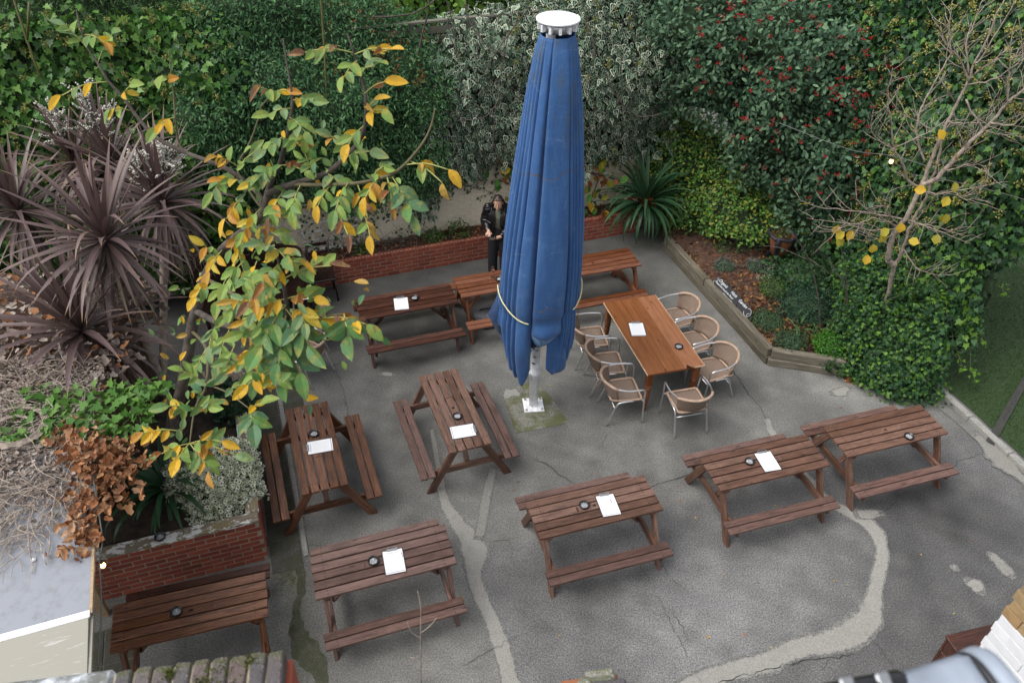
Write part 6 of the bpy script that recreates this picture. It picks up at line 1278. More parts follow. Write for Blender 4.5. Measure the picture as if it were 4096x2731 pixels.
link('glazing_bar', box_mesh('glazing_bar', 2.42, .065, .022, .004), M['white_cap'], rf, (-1.2, -1.555, .016))
for yy, l in ((.46, 2.05), (-1.02, 1.05)): link('edge_trim', box_mesh('edge_trim', .025, l, .035, .003), M['post_wood'], rf, (.0135, yy, -.004))
link('edge_trim', box_mesh('edge_trim', .025, 1.6, .035, .003), M['poly_cream'], rf, (.0135, -2.36, -.03))
link('rafter', box_mesh('rafter', .06, 4.4, .1, .004), M['post_wood'], rf, (-.06, -.9, -.075))
link('post', box_mesh('post', .09, .09, RZ-.01, .005), M['post_wood'], rf, (-.58, .287, -RZ+(RZ-.02)/2)); link('post', box_mesh('post', .09, .09, RZ-.01, .005), M['post_wood'], rf, (-.58, -2.6, -RZ+(RZ-.1)/2))
for xx, yy in ((-.45, -.35), (-.75, .1)): link('fixing_button', lathe_mesh('fixing_button', [(.02, .008), (.02, .016), (.012, .02)], 12), M['white_cap'], rf, (xx, yy-.5, .0))
# dry vines
vn = thing('dry_vine', 'tangle of dry leafless vine stems over the lean-to roof', 'vine', tuple(rf0+Vector((-.9, .3, .02)))); r_ = np.random.default_rng(11)
items = []
for k in range(1500):
    p = Vector((r_.uniform(-1.5, .85), r_.uniform(-1.15, 1.15), r_.uniform(.0, .1))); a = r_.normal(-1.9, .8) if p.y < -.2 else r_.uniform(0, 6.28); c = [p]
    for i in range(7):
        a += r_.normal(0, .22); st_ = r_.uniform(.04, .09); p = p+Vector((math.cos(a)*st_, math.sin(a)*st_, 0)); p.z = float(np.clip(p.z+r_.normal(0, .02), .004, .13)); c.append(Vector(p))
    if max(q.x+.38*q.y for q in c) < .84: items.append((catmull(c, 2), r_.uniform(.0014, .0042)))
for a0 in np.linspace(.5, 5.8, 12):
    R = .16+.03*a0; items.append(([Vector((-.05+R*math.cos(t), .15+R*.9*math.sin(t), .11)) for t in np.linspace(a0, a0+3.2, 20)], .0045))
o = link('vine_stems', tubes_mesh('vine_stems', items, 5), M['twig_pale'], vn); o['kind'] = 'stuff'
def litter(name, parent, P, size, cols, seed, tn='curled', flat=.35, m=None, pn=None):
    r = np.random.default_rng(seed); n = len(P); N = r.normal(size=(n, 3))*flat+[0, 0, 1]; A = r.normal(size=(n, 3))*[1, 1, flat]
    return leaf_cloud(name, np.asarray(P), A, N, size*r.uniform(.5, 1.2, n), tn, np.array(cols)[r.integers(0, len(cols), n)]*r.uniform(.7, 1.2, (n, 1)), None, m or M['leaf_dry'], parent)
GREY_DRY = [(.24, .19, .16), (.32, .26, .22), (.17, .13, .11), (.4, .35, .31)]; TAN = [(.36, .17, .08), (.3, .13, .06), (.42, .23, .12), (.24, .11, .06), (.45, .28, .17)]
n = 9000; P = np.stack([r_.uniform(-1.5, .9, n), r_.uniform(-1.1, 1.2, n), r_.uniform(.0, .09, n)], -1); P = P[(P[:, 0]+.38*P[:, 1] < .84) & (r_.uniform(0, 1, n) < sst(P[:, 1], -1.1, -.2))]
litter('dry_leaves', vn, P, .045, GREY_DRY, 12)
# brown leaved creeper at the roof edge, green ivy beyond it
cb = thing('brown_creeper', 'creeper with crisp orange brown leaves hanging over the roof edge', 'creeper', (-3.85, 4.95, RZ-.1)); off = np.array(cb.location)
ctrl = np.array([(-4.25, 5.45, 2.5), (-3.98, 5.35, 2.52), (-3.75, 5.32, 2.44), (-3.66, 5.22, 2.35), (-3.9, 5.05, 2.5), (-3.72, 5.0, 2.4), (-3.6, 4.92, 2.3), (-3.83, 4.72, 2.48), (-3.7, 4.5, 2.47), (-3.62, 4.25, 2.46), (-4.05, 5.2, 2.52), (-3.78, 5.15, 2.5)])
ii = r_.integers(0, len(ctrl), 620); P = ctrl[ii]+r_.normal(size=(620, 3))*[.085, .085, .04]; P[:, 2] = np.where(P[:, 0]+.36*(P[:, 1]-5.04) < -3.83, np.maximum(P[:, 2], RZ+.02), P[:, 2])
sc = np.argsort(-P[:, 2]-.3*P[:, 0])
for i in sc[:260]: leaf_object('leaf', leaf_variant('curled', TAN[i % 5]), P[i]-off, r_.normal(size=3)+[.3, -.3, -.5], r_.normal(size=3)*.6+[0, -.3, .9], r_.uniform(.06, .1), M['leaf_dry'], cb)
litter('dry_leaves', cb, P[sc[260:]]-off, .09, TAN, 13, flat=.8)
gi = thing('green_creeper', 'green lobed ivy sprawling behind the dry vines on the roof', 'ivy', (-4.2, 5.75, RZ-.1)); off = np.array(gi.location)
n = 420; P = np.stack([r_.uniform(-4.95, -3.55, n), r_.uniform(5.4, 6.2, n), r_.uniform(2.42, 2.56, n)], -1)+0; P[:, 1] += .12*(P[:, 0]+4.2)
IVG = [(.06, .16, .025), (.09, .21, .035), (.13, .26, .05), (.05, .12, .02)]
for i in range(220): leaf_object('leaf', leaf_variant('ivy', IVG[i % 4]), P[i]-off, r_.normal(size=3)*[1, 1, .4]+[0, -.5, -.2], r_.normal(size=3)*.35+[0, -.2, 1], r_.uniform(.08, .13), M['leaf'], gi)
leaf_cloud('foliage', P[220:]-off, r_.normal(size=(n-220, 3)), r_.normal(size=(n-220, 3))*.4+[0, 0, 1], .09, 'ivy', np.array(IVG)[r_.integers(0, 4, n-220)], None, M['leaf'], gi)
n = 1500; P = np.stack([r_.uniform(-6.5, -4.2, n), r_.uniform(5.6, 8.3, n), r_.uniform(2.2, 2.5, n)], -1)-off; litter('thatch', gi, P, .1, GREY_DRY+TAN[:1], 15)
link('ivy_ledge', new_mesh('ivy_ledge', [tuple(np.array(p)-off) for p in [(-7.5, 5.0, 2.36), (-4.7, 6.0, 2.36), (-4.5, 6.9, 2.3), (-5.0, 8.6, 1.9), (-7.5, 9.0, 2.0)]]+[tuple(np.array(p)-off) for p in [(-7.5, 5.0, 0), (-4.7, 6.0, 0), (-4.5, 6.9, 0), (-5.0, 8.6, 0), (-7.5, 9.0, 0)]], [(0, 1, 2, 3, 4), (0, 5, 6, 1), (1, 6, 7, 2), (2, 7, 8, 3), (3, 8, 9, 4), (4, 9, 5, 0)]), M['bark_litter'], gi)

# string lights
def bulb(label, p, cable, r=.028):
    t = thing('string_light', label, 'bulb', p, 0, 'festoon bulbs')
    link('glass_bulb', lathe_mesh('glass_bulb', [(.006, -r*1.9), (r*.7, -r*1.6), (r, -r), (r*.95, -r*.4), (r*.6, .2*r), (r*.45, .6*r)], 16), M['bulb'], t)
    link('lamp_holder', lathe_mesh('lamp_holder', [(r*.55, r*.5), (r*.62, r*.6), (r*.62, r*1.9), (r*.4, r*2.2)], 12), M['black_plastic'], t)
    link('cable', tubes_mesh('cable', [(catmull([tuple(np.array(c)-np.array(p)) for c in cable], 6), .006)], 6), M['cable'], t)
    ld = bpy.data.lights.new('bulb_light', 'POINT'); ld.energy = 2.2; ld.color = (1, .6, .25); ld.shadow_soft_size = .03; lo = bpy.data.objects.new('bulb_light', ld); col.objects.link(lo); lo.parent = t; lo.location = (0, 0, -r)
b0, b1, b2 = BULBS
bulb('lit festoon bulb among the ivy left of the bare trunk', b0, [(b0[0]-1.5, b0[1]+.6, b0[2]+.25), (b0[0]-.6, b0[1]+.1, b0[2]+.1), (b0[0], b0[1], b0[2]+.06), (b0[0]+.6, b0[1]-.3, b0[2]+.0)])
bulb('lit festoon bulb behind a yellow leaf of the bare tree', b1, [(b1[0]-.5, b1[1]+.2, b1[2]+.05), (b1[0], b1[1], b1[2]+.06), (b1[0]+.6, b1[1]-.2, b1[2]-.0), (b1[0]+1.4, b1[1]-.4, b1[2]-.15)])
bulb('lit festoon bulb hanging at the corner of the lean-to roof', (-3.47, 4.16, 2.27), [(-3.84, 5.0, 2.47), (-3.6, 4.55, 2.46), (-3.48, 4.3, 2.42), (-3.47, 4.16, 2.33), (-3.44, 4.1, 2.36), (-3.3, 3.75, 2.3), (-3.1, 3.2, 2.3)], .024)

# ================================================================ hedges, climbers and trees
IVY_D = [(.04, .115, .022), (.058, .155, .03), (.085, .2, .038), (.03, .08, .02), (.12, .23, .045)]
VAR_G = [(.07, .145, .09), (.1, .185, .125), (.14, .23, .165), (.05, .11, .07)]; CREAM = [(.62, .66, .48), (.7, .72, .56), (.46, .53, .36), (.22, .3, .2)]
root, sv = foliage('ivy_hedge', 'tall dark green ivy hedge covering the wall behind the spiky plant', 'ivy', IVY_LEFT, 8500, .115, 'ivy', IVY_D, None, M['leaf_gloss'], bump=.22, bfreq=3.2, depth=.25, droop=.9, up=.35, spread=.55, seed=1, nparts=300)
def umbels(root, sv, n, seed, cols, smin=.3, smax=.95, tmin=.1, tmax=.9, r=.035, bumpv=.24):
    """ivy flower heads: small balls of stalked buds"""
    Gd, point, off = sv; rr = np.random.default_rng(seed); P, N, b = point(rr.uniform(smin, smax, n), rr.uniform(tmin, tmax, n)); P = P+N*(b[:, None]*bumpv+.09)-off
    k = 24; Q = np.repeat(P, k, 0)+nrmz(rr.normal(size=(n*k, 3)))*r*rr.uniform(.7, 1.1, (n*k, 1))
    leaf_cloud('flower_heads', Q, rr.normal(size=(n*k, 3)), rr.normal(size=(n*k, 3)), .034, 'oval', np.array(cols)[rr.integers(0, len(cols), n*k)], None, M['leaf_dry'], root)
UMB = [(.24, .25, .07), (.3, .3, .1), (.19, .2, .06)]
umbels(root, sv, 190, 3, UMB, .0, .95, .1, .8)
foliage('bamboo', 'dark narrow leaved bamboo rising behind the ivy hedge', 'bamboo', BAMBOO, 12000, .14, 'narrow', [(.04, .10, .028), (.06, .13, .038), (.09, .165, .05), (.03, .07, .022)], None, None, bump=.25, bfreq=3, depth=.5, droop=.5, up=.3, spread=.8, seed=2, core_off=.5)
bc = thing('bamboo_canes', 'yellow brown bamboo canes leaning over the ivy', 'bamboo', (-6.5, 11.0, 3.4))
for pts in ([(-6.6, 10.95, 5.0), (-6.53, 10.8, 4.42), (-6.48, 10.72, 3.9)], [(-6.53, 10.8, 4.40), (-6.3, 10.75, 4.9)]): link('cane', tubes_mesh('cane', [(catmull([tuple(Vector(p)-bc.location) for p in pts], 5), .016)], 8), M['cane'], bc)
bc = thing('bamboo_canes', 'single tall green bamboo cane rising through the jasmine', 'bamboo', (-2.9, 11.9, 2.0))
link('cane', tubes_mesh('cane', [(catmull([tuple(Vector(p)-bc.location) for p in [(-2.8, 11.9, 4.8), (-2.82, 11.75, 3.94), (-2.85, 11.65, 3.3), (-2.9, 11.65, 2.2)]], 5), .016)], 8), M['cane'], bc)
rj, svj = foliage('jasmine', 'feathery dark green jasmine mounded over the wall and fence', 'jasmine', JASMINE, 26000, .078, 'lance', [(.045, .125, .05), (.065, .165, .065), (.095, .21, .08), (.03, .09, .036), (.125, .25, .095)], None, None, bump=.34, bfreq=2.8, depth=.22, core_off=.16, droop=.75, up=.5, spread=.75, seed=3, width=.9)
Gd, point, off = svj; rr = np.random.default_rng(31); n = 60; P, N, b = point(rr.uniform(.45, 1, n), rr.uniform(.1, .5, n)); Q = np.repeat(P+N*.12-off, 5, 0)+rr.normal(size=(n*5, 3))*.025
leaf_cloud('rusty_leaves', Q, rr.normal(size=(n*5, 3)), rr.normal(size=(n*5, 3)), .04, 'lance', np.array([(.3, .07, .02), (.25, .1, .03)])[rr.integers(0, 2, n*5)], None, M['leaf'], rj)
rv, svv = foliage('variegated_ivy', 'cream edged variegated ivy cascading down the back wall', 'ivy', VARIEGATED, 9000, .13, 'ivy_var', VAR_G, CREAM, M['leaf_gloss'], bump=.22, bfreq=3.4, depth=.2, droop=1.0, up=.35, spread=.5, seed=4, nparts=300, smin=.55, width=.82)
umbels(rv, svv, 70, 5, UMB, .4, 1, .05, .6)
# trailing stems of small variegated leaves down the cream wall
tr_ = thing('ivy_trails', 'small variegated ivy trails hanging against the cream wall', 'ivy', (-.9, 12.6, .9)); off = np.array(tr_.location); rr = np.random.default_rng(41); items = []; LP_ = []
for k in range(13):
    x0 = -1.75+k*.17+rr.uniform(-.05, .05); y0 = 12.78+(x0+1.6)*.365-.13; z0 = 1.5; zl = rr.uniform(.75, 1.3); c = []
    for i in range(12): c.append((x0+.03*math.sin(i+k)+.01*i*rr.normal(), y0-.02*rr.random(), z0-(z0-zl)*i/11))
    items.append(([tuple(np.array(p)-off) for p in c], .004)); LP_ += [np.array(p)+rr.normal(size=3)*.02 for p in c for _ in range(2)]
link('stems', tubes_mesh('stems', items, 5), M['twig_dry'], tr_); LP_ = np.array(LP_)-off; n = len(LP_)
leaf_cloud('leaves', LP_, rr.normal(size=(n, 3))*.6+[0, 0, -1], rr.normal(size=(n, 3))*.3+[.35, -.9, .4], .055*rr.uniform(.6, 1.3, n), 'ivy_var', np.array(VAR_G)[rr.integers(0, 4, n)], np.array(CREAM)[rr.integers(0, 4, n)], M['leaf'], tr_)
foliage('neighbour_tree', 'light green leafy tree beyond the slat fence', 'tree', NEIGHBOUR, 2600, .14, 'oval', [(.08, .17, .02), (.11, .22, .03), (.15, .27, .04), (.05, .11, .02)], None, None, bump=.3, bfreq=2.5, depth=.6, droop=.8, up=.4, spread=.6, seed=5, width=1.5, core_off=.6)
# bare arching twigs in front of it
ab = thing('arching_branches', 'grey leafless branches arching over the fence top', 'branch', (-.9, 12.6, 3.2)); o3 = ab.location
link('branches', tubes_mesh('branches', [(catmull([tuple(Vector(p)-o3) for p in pts], 6), r) for pts, r in [
    ([(-1.5, 12.7, 5.0), (-1.35, 12.5, 4.5), (-1.45, 12.45, 4.1), (-1.55, 12.42, 3.75)], .016), ([(-1.0, 12.6, 5.0), (-1.2, 12.5, 4.6), (-1.6, 12.45, 4.35), (-2.2, 12.4, 4.3)], .011), ([(-.7, 12.7, 5.0), (-.8, 12.55, 4.4), (-.55, 12.4, 4.0), (-.2, 12.3, 3.8)], .012),
    ([(-1.15, 12.6, 4.7), (-1.0, 12.5, 4.2), (-.95, 12.45, 3.7)], .01), ([(-.1, 12.6, 4.4), (-.25, 12.4, 3.6), (-.35, 12.3, 2.9), (-.38, 12.25, 2.3)], .009), ([(.15, 12.4, 4.5), (-.2, 12.35, 4.05), (-.5, 12.3, 3.6)], .01), ([(-.25, 12.3, 3.2), (-.5, 12.25, 2.85), (-.9, 12.2, 2.8)], .008), ([(1.2, 12.2, 3.9), (1.5, 12.2, 3.3), (1.9, 12.3, 2.9), (2.3, 12.4, 2.9)], .009), ([(.9, 12.4, 4.6), (1.15, 12.3, 3.9), (1.05, 12.2, 3.3)], .01)]], 6), M['bark'], ab)
rc, svc = foliage('cotoneaster', 'large cotoneaster tree with grey green leaves and red berries', 'tree', COTONEASTER, 13000, .105, 'oval', [(.055, .12, .068), (.08, .155, .085), (.11, .2, .11), (.04, .085, .048), (.14, .24, .125)], None, M['leaf'], bump=.46, bfreq=2.3, depth=.35, droop=.35, up=.65, spread=.75, seed=6, nparts=300, width=.95, core_off=.35)
Gd, point, off = svc; rr = np.random.default_rng(61); n = 190; s_ = rr.uniform(.12, 1, n)**.8; t_ = rr.uniform(.22, .98, n); P, N, b = point(s_, t_); P = P+N*(b[:, None]*.34+.10)-off
k = 8; Q = np.repeat(P, k, 0)+rr.normal(size=(n*k, 3))*[.028, .028, .018]
template('bead', [(1, 0, 0), (-1, 0, 0), (0, 1, 0), (0, -1, 0), (0, 0, 1), (0, 0, -1)], [(0, 2, 4), (2, 1, 4), (1, 3, 4), (3, 0, 4), (2, 0, 5), (1, 2, 5), (3, 1, 5), (0, 3, 5)])
leaf_cloud('berries', Q, rr.normal(size=(n*k, 3)), rr.normal(size=(n*k, 3)), .0125, 'bead', np.array([(.42, .012, .02), (.5, .02, .03), (.33, .01, .02)])[rr.integers(0, 3, n*k)], None, M['leaf_gloss'], rc)
link('trunk', tubes_mesh('trunk', [(catmull([tuple(np.array(p)-off) for p in pts], 5), r) for pts, r in [([(4.3, 13.6, .2), (4.4, 13.4, 1.2), (4.8, 13.1, 2.4)], .07), ([(4.4, 13.4, 1.2), (4.1, 13.2, 2.2), (3.8, 13.0, 3.2)], .045), ([(4.6, 13.2, 1.8), (5.3, 12.8, 2.6)], .04)]], 8), M['bark'], rc)
foliage('privet', 'bright green small leaved privet shrub under the cotoneaster', 'shrub', PRIVET, 9000, .072, 'oval', [(.09, .2, .028), (.065, .16, .026), (.13, .26, .04), (.045, .11, .02), (.24, .25, .04)], None, M['leaf_gloss'], bump=.25, bfreq=3.6, depth=.3, droop=.35, up=.7, spread=.75, seed=7, width=1.15, nparts=200)
ri, svi = foliage('ivy_wall', 'dark ivy with yellow flower heads covering the boundary wall behind the bare tree', 'ivy', IVY_RIGHT, 14000, .095, 'ivy', [(.028, .08, .032), (.038, .1, .036), (.052, .125, .04), (.02, .055, .025), (.09, .2, .038)], None, M['leaf_gloss'], bump=.3, bfreq=2.8, depth=.3, droop=.9, up=.4, spread=.55, seed=8, nparts=300)
umbels(ri, svi, 420, 9, [(.32, .31, .09), (.4, .38, .13), (.25, .25, .07)], .1, 1, .12, .9, .05, .3)
DGI = [(.028, .08, .03), (.04, .105, .034), (.06, .135, .038), (.024, .06, .027), (.12, .24, .035)]
foliage('ivy_mound', 'low mound of ivy spilling from the bed onto the concrete', 'ivy', IVY_MOUND, 8000, .062, 'ivy', DGI, None, None, bump=.12, bfreq=4.5, depth=.14, droop=.5, up=.8, spread=.6, seed=9, nparts=200, core_off=.14, topback=.4)
foliage('ivy_drape', 'ivy draped over the end of the boundary wall above the turf', 'ivy', IVY_DRAPE, 2600, .1, 'ivy', DGI, None, None, bump=.12, bfreq=4, depth=.16, droop=.9, up=.5, spread=.55, seed=10, nparts=150, core_off=.16, topback=.25)
it = thing('ivy_runners', 'long ivy runners with fresh lime tips trailing over the turf', 'ivy', (6.3, 9.8, .6)); off = np.array(it.location); rr = np.random.default_rng(91); items = []; LPs = []; LC = []
for a, b, h in [((5.6, 9.9, 1.15), (6.2, 9.6, 1.45), .1), ((6.1, 9.8, 1.5), (6.65, 9.2, .45), .1), ((6.3, 9.9, 1.6), (6.95, 9.35, .75), .12), ((6.3, 9.8, 1.4), (6.9, 9.1, .25), .1), ((6.0, 9.6, .9), (6.55, 9.05, .05), .05), ((5.5, 9.7, .8), (5.9, 9.3, .3), .05), ((6.4, 10.0, 1.9), (7.3, 9.9, 1.3), .1), ((5.2, 9.75, .6), (5.6, 9.15, .1), .06)]:
    a, b = np.array(a), np.array(b); c = [a+(b-a)*t+np.array([0, 0, h*math.sin(PI*t)])+rr.normal(size=3)*.015 for t in np.linspace(0, 1, 16)]; items.append(([tuple(q-off) for q in c], .004))
    for i, q in enumerate(c):
        for _ in range(5): LPs.append(q+rr.normal(size=3)*.03-off); LC.append((.12, .26, .03) if i > 12 else DGI[rr.integers(0, 4)] if rr.random() < .6 else (.06, .14, .04))
link('runners', tubes_mesh('runners', items, 5), M['twig_dry'], it); LPs = np.array(LPs); n = len(LPs)
leaf_cloud('leaves', LPs, rr.normal(size=(n, 3))*.8+[.2, -.3, -.4], rr.normal(size=(n, 3))*.4+[.2, -.4, 1], .06*rr.uniform(.6, 1.3, n), 'ivy', np.array(LC), None, M['leaf'], it)
bwl = thing('boundary_wall', 'ivy smothered brick boundary wall between bed and turf', 'wall', (6.33, 9.35, 0), math.atan2(KD[1], KD[0])); link('wall_body', box_mesh('wall_body', 1.0, .2, .8, .005), M['red_brick'], bwl, (.6, 0, .4))

# ---------------------------------------------------------------- strap leaved plants and the bronze cabbage palm
def blade_mesh(name, bend, w, c0, c1, k=9, tipc=None):
    V, Fc, C = [], [], []; x, z, a = 0., 0., 0.; st_ = 1/(k-1)
    for i in range(k):
        t = i/(k-1); ww = w*(min(1, .45+2.2*t) if t < .25 else 1)*(1-max(0, (t-.35)/.65)**1.7)
        V += [(x, ww, z+.35*ww), (x, 0, z), (x, -ww, z+.35*ww)]; cc = np.array(c0)*(1-t)+np.array(c1)*t
        if tipc is not None and t > .9: cc = np.array(tipc)
        C += [cc]*3; a -= bend*st_*(.3+1.6*t); x += math.cos(a)*st_; z += math.sin(a)*st_
    for i in range(k-1): b = 3*i; Fc += [(b, b+1, b+4, b+3), (b+1, b+2, b+5, b+4)]
    me = new_mesh(name, V, Fc, True); at = me.color_attributes.new('Col', 'FLOAT_COLOR', 'POINT'); at.data.foreach_set('color', np.concatenate([np.array(C), np.ones((len(C), 1))], 1).astype(np.float32).ravel()); return me
def rosette(root, centre, n, length, meshes, m, seed, el0=85, el1=-60, axis=(0, 0, 1), power=1.0, name='leaf', join=False, wmul=1.0):
    r = np.random.default_rng(seed); Vs, Fs, Cs = [], [], []
    for i in range(n):
        t = (i+.5)/n; el = math.radians(el0+(el1-el0)*t**power); az = i*2.39996+r.normal(0, .15); d = np.array([math.cos(az)*math.cos(el), math.sin(az)*math.cos(el), math.sin(el)])+r.normal(size=3)*.06
        d = nrmz(d); up = np.array([0, 0, 1.]) if el < 1.2 else -np.array([math.cos(az), math.sin(az), 0])
        N = nrmz(up-d*np.dot(up, d)); B = np.cross(N, d); L = length*(.72+.4*math.sin(PI*min(1, .25+t*.8)))*r.uniform(.85, 1.12); P = np.array(centre)+d*.03
        mw = Matrix(((d[0]*L, B[0]*L*wmul, N[0]*L, P[0]), (d[1]*L, B[1]*L*wmul, N[1]*L, P[1]), (d[2]*L, B[2]*L*wmul, N[2]*L, P[2]), (0, 0, 0, 1)))
        me = meshes[min(len(meshes)-1, int(t*len(meshes)))] if r.random() < .7 else meshes[r.integers(0, len(meshes))]
        if join: Vs.append((me, mw))
        else: link(name, me, m, root, mw=mw)
    return Vs
BR0, BR1 = (.105, .066, .06), (.165, .112, .105)
bl = [blade_mesh('leaf', b, .031, c0, c1, tipc=(.3, .19, .08)) for b, c0, c1 in ((.1, BR0, BR1), (.35, (.11, .078, .066), (.17, .12, .11)), (.6, (.08, .05, .05), (.13, .088, .088)), (1.0, (.1, .068, .064), (.17, .115, .11)), (.5, (.13, .09, .082), (.2, .145, .135)), (1.5, (.12, .085, .075), (.2, .145, .12)))]
cp = thing('cabbage_palm', 'bronze purple cabbage palm with several spiky heads', 'palm', (-4.7, 8.0, .66)); off = np.array(cp.location)
HEADS = [(-4.45, 7.5, 3.4, 100, 1.0), (-4.3, 8.7, 3.2, 94, .97), (-4.88, 7.15, 2.4, 104, 1.12), (-6.4, 9.1, 2.8, 84, .98), (-5.38, 9.76, 3.15, 84, .93), (-5.98, 9.95, 3.05, 60, .85)]
cnt = 0; rest = []; dead = blade_mesh('leaf', .4, .022, (.2, .15, .11), (.3, .24, .18))
for k, (x, y, z, n, L) in enumerate(HEADS):
    c = np.array((x, y, z))-off
    if cnt+n <= 300: rosette(cp, c, n, L, bl, M['blade'], 100+k, 86, -62); cnt += n
    else: rest += rosette(cp, c, n, L, bl, M['blade'], 100+k, 86, -62, join=True)
    rest += rosette(cp, c-np.array([0, 0, .15]), 40, L*.85, [bl[3], dead, bl[4], dead], M['blade'], 200+k, -35, -85, join=True)
V, Fc, C = [], [], []
for me, mw in rest:
    o_ = len(V); V += [mw @ v.co for v in me.vertices]; Fc += [tuple(o_+i for i in p.vertices) for p in me.polygons]; C += [tuple(d.color) for d in me.color_attributes['Col'].data]
me = new_mesh('foliage', V, Fc, True); at = me.color_attributes.new('Col', 'FLOAT_COLOR', 'POINT'); at.data.foreach_set('color', np.array(C, np.float32).ravel()); o = link('foliage', me, M['blade'], cp); o['kind'] = 'stuff'
TR = [[(-4.55, 7.75, 0), (-4.6, 7.9, .9), (-4.6, 7.8, 2.2), (-4.45, 7.5, 3.35)], [(-4.6, 7.9, .9), (-4.45, 8.3, 2.0), (-4.3, 8.68, 3.15)], [(-4.6, 7.85, .8), (-4.75, 7.45, 1.6), (-4.88, 7.17, 2.35)], [(-5.6, 9.2, .2), (-5.5, 9.5, 1.8), (-5.38, 9.76, 3.1)], [(-6.2, 9.2, .2), (-6.4, 9.1, 2.75)], [(-5.55, 9.4, 1.5), (-5.98, 9.95, 3.0)]]
for k, t in enumerate(TR): link('trunk', tubes_mesh('trunk', [(catmull([tuple(np.array(p)-off) for p in t], 5), .06 if k < 1 else .048)], 9), M['bark_pale'], cp)
# dry twiggy old panicles and fresh cream ones
rr = np.random.default_rng(77); items = []
for c in ((-4.5, 7.25, 2.95), (-4.2, 8.55, 2.8), (-4.95, 6.95, 2.15), (-4.15, 8.5, 2.6), (-5.2, 9.5, 2.8)):
    for i in range(46):
        d = rr.normal(size=3)*.5+[.1, -.3, -.7]; p = np.array(c)+rr.normal(size=3)*.08; cc = [p]
        for j in range(5): d = d+rr.normal(size=3)*.4; p = p+nrmz(d)*.07; cc.append(p)
        items.append(([tuple(q-off) for q in cc], .0022))
o = link('old_flower_stalks', tubes_mesh('old_flower_stalks', items, 4), M['twig_dry'], cp); o['kind'] = 'stuff'
items = []; BP = []
for c, tip_, sz in (((-5.98, 9.95, 3.1), (-6.05, 9.98, 3.75), .55), ((-5.38, 9.76, 3.2), (-5.5, 9.9, 4.05), .75), ((-4.3, 8.7, 3.3), (-4.15, 8.85, 3.85), .65), ((-6.6, 9.2, 2.9), (-6.75, 9.0, 3.4), .4), ((-4.3, 8.7, 3.25), (-4.5, 8.7, 3.8), .5)):
    c, t = np.array(c), np.array(tip_); items.append(([tuple(c-off), tuple((c+t)/2-off+rr.normal(size=3)*.02), tuple(t-off)], .008))
    for i in range(34):
        s = rr.uniform(.2, 1); p = c+(t-c)*s; d = nrmz(nrmz(rr.normal(size=3))*1.0+(t-c)*.9); L = sz*rr.uniform(.35, .65)*(1.15-.5*s); e = p+d*L+np.array([0, 0, .1*L]); items.append(([tuple(p-off), tuple((p+e)/2-off-np.array([0, 0, .02])), tuple(e-off)], .003))
        m_ = int(L/.011); BP.append((p+(e-p)*np.linspace(.15, 1, m_)[:, None]+rr.normal(size=(m_, 3))*.008))
o = link('flower_stems', tubes_mesh('flower_stems', items, 4), M['panicle_stem'], cp); o['kind'] = 'stuff'
BP = np.concatenate(BP)-off; n = len(BP); leaf_cloud('cream_seed_heads', BP, rr.normal(size=(n, 3)), rr.normal(size=(n, 3)), .0125, 'bead', np.array([(.7, .69, .6), (.76, .75, .68), (.55, .53, .45)])[rr.integers(0, 3, n)], None, M['leaf_dry'], cp)

GRN = [blade_mesh('leaf', b, .03, c0, c1) for b, c0, c1 in ((.5, (.02, .055, .025), (.03, .08, .03)), (1.2, (.025, .065, .03), (.04, .10, .045)), (2.0, (.02, .06, .025), (.035, .085, .035)), (2.6, (.03, .075, .035), (.045, .11, .05)))]
yp = thing('strap_leaf_plant', 'big green strap leaved plant drooping over the rear planter corner', 'plant', (2.38, 13.2, .4)); rosette(yp, (0, 0, .42), 110, 1.05, GRN, M['leaf_gloss'], 301, 80, -25, power=.9)
link('stem', tubes_mesh('stem', [([(0, 0, 0), (0, 0, .42)], .08)], 8), M['bark'], yp); litter('dry_base_leaves', yp, np.random.default_rng(3).normal(size=(120, 3))*[.07, .07, .06]+[0, -.03, .48], .06, [(.3, .09, .03), (.22, .07, .03)], 32, flat=1)
ag = thing('strap_leaf_clump', 'dark green strap leaved clump in the raised brick bed', 'plant', (-4.02, 6.3, .62)); rosette(ag, (0, 0, .05), 54, .85, GRN[1:], M['leaf_gloss'], 302, 70, 15, wmul=1.3)

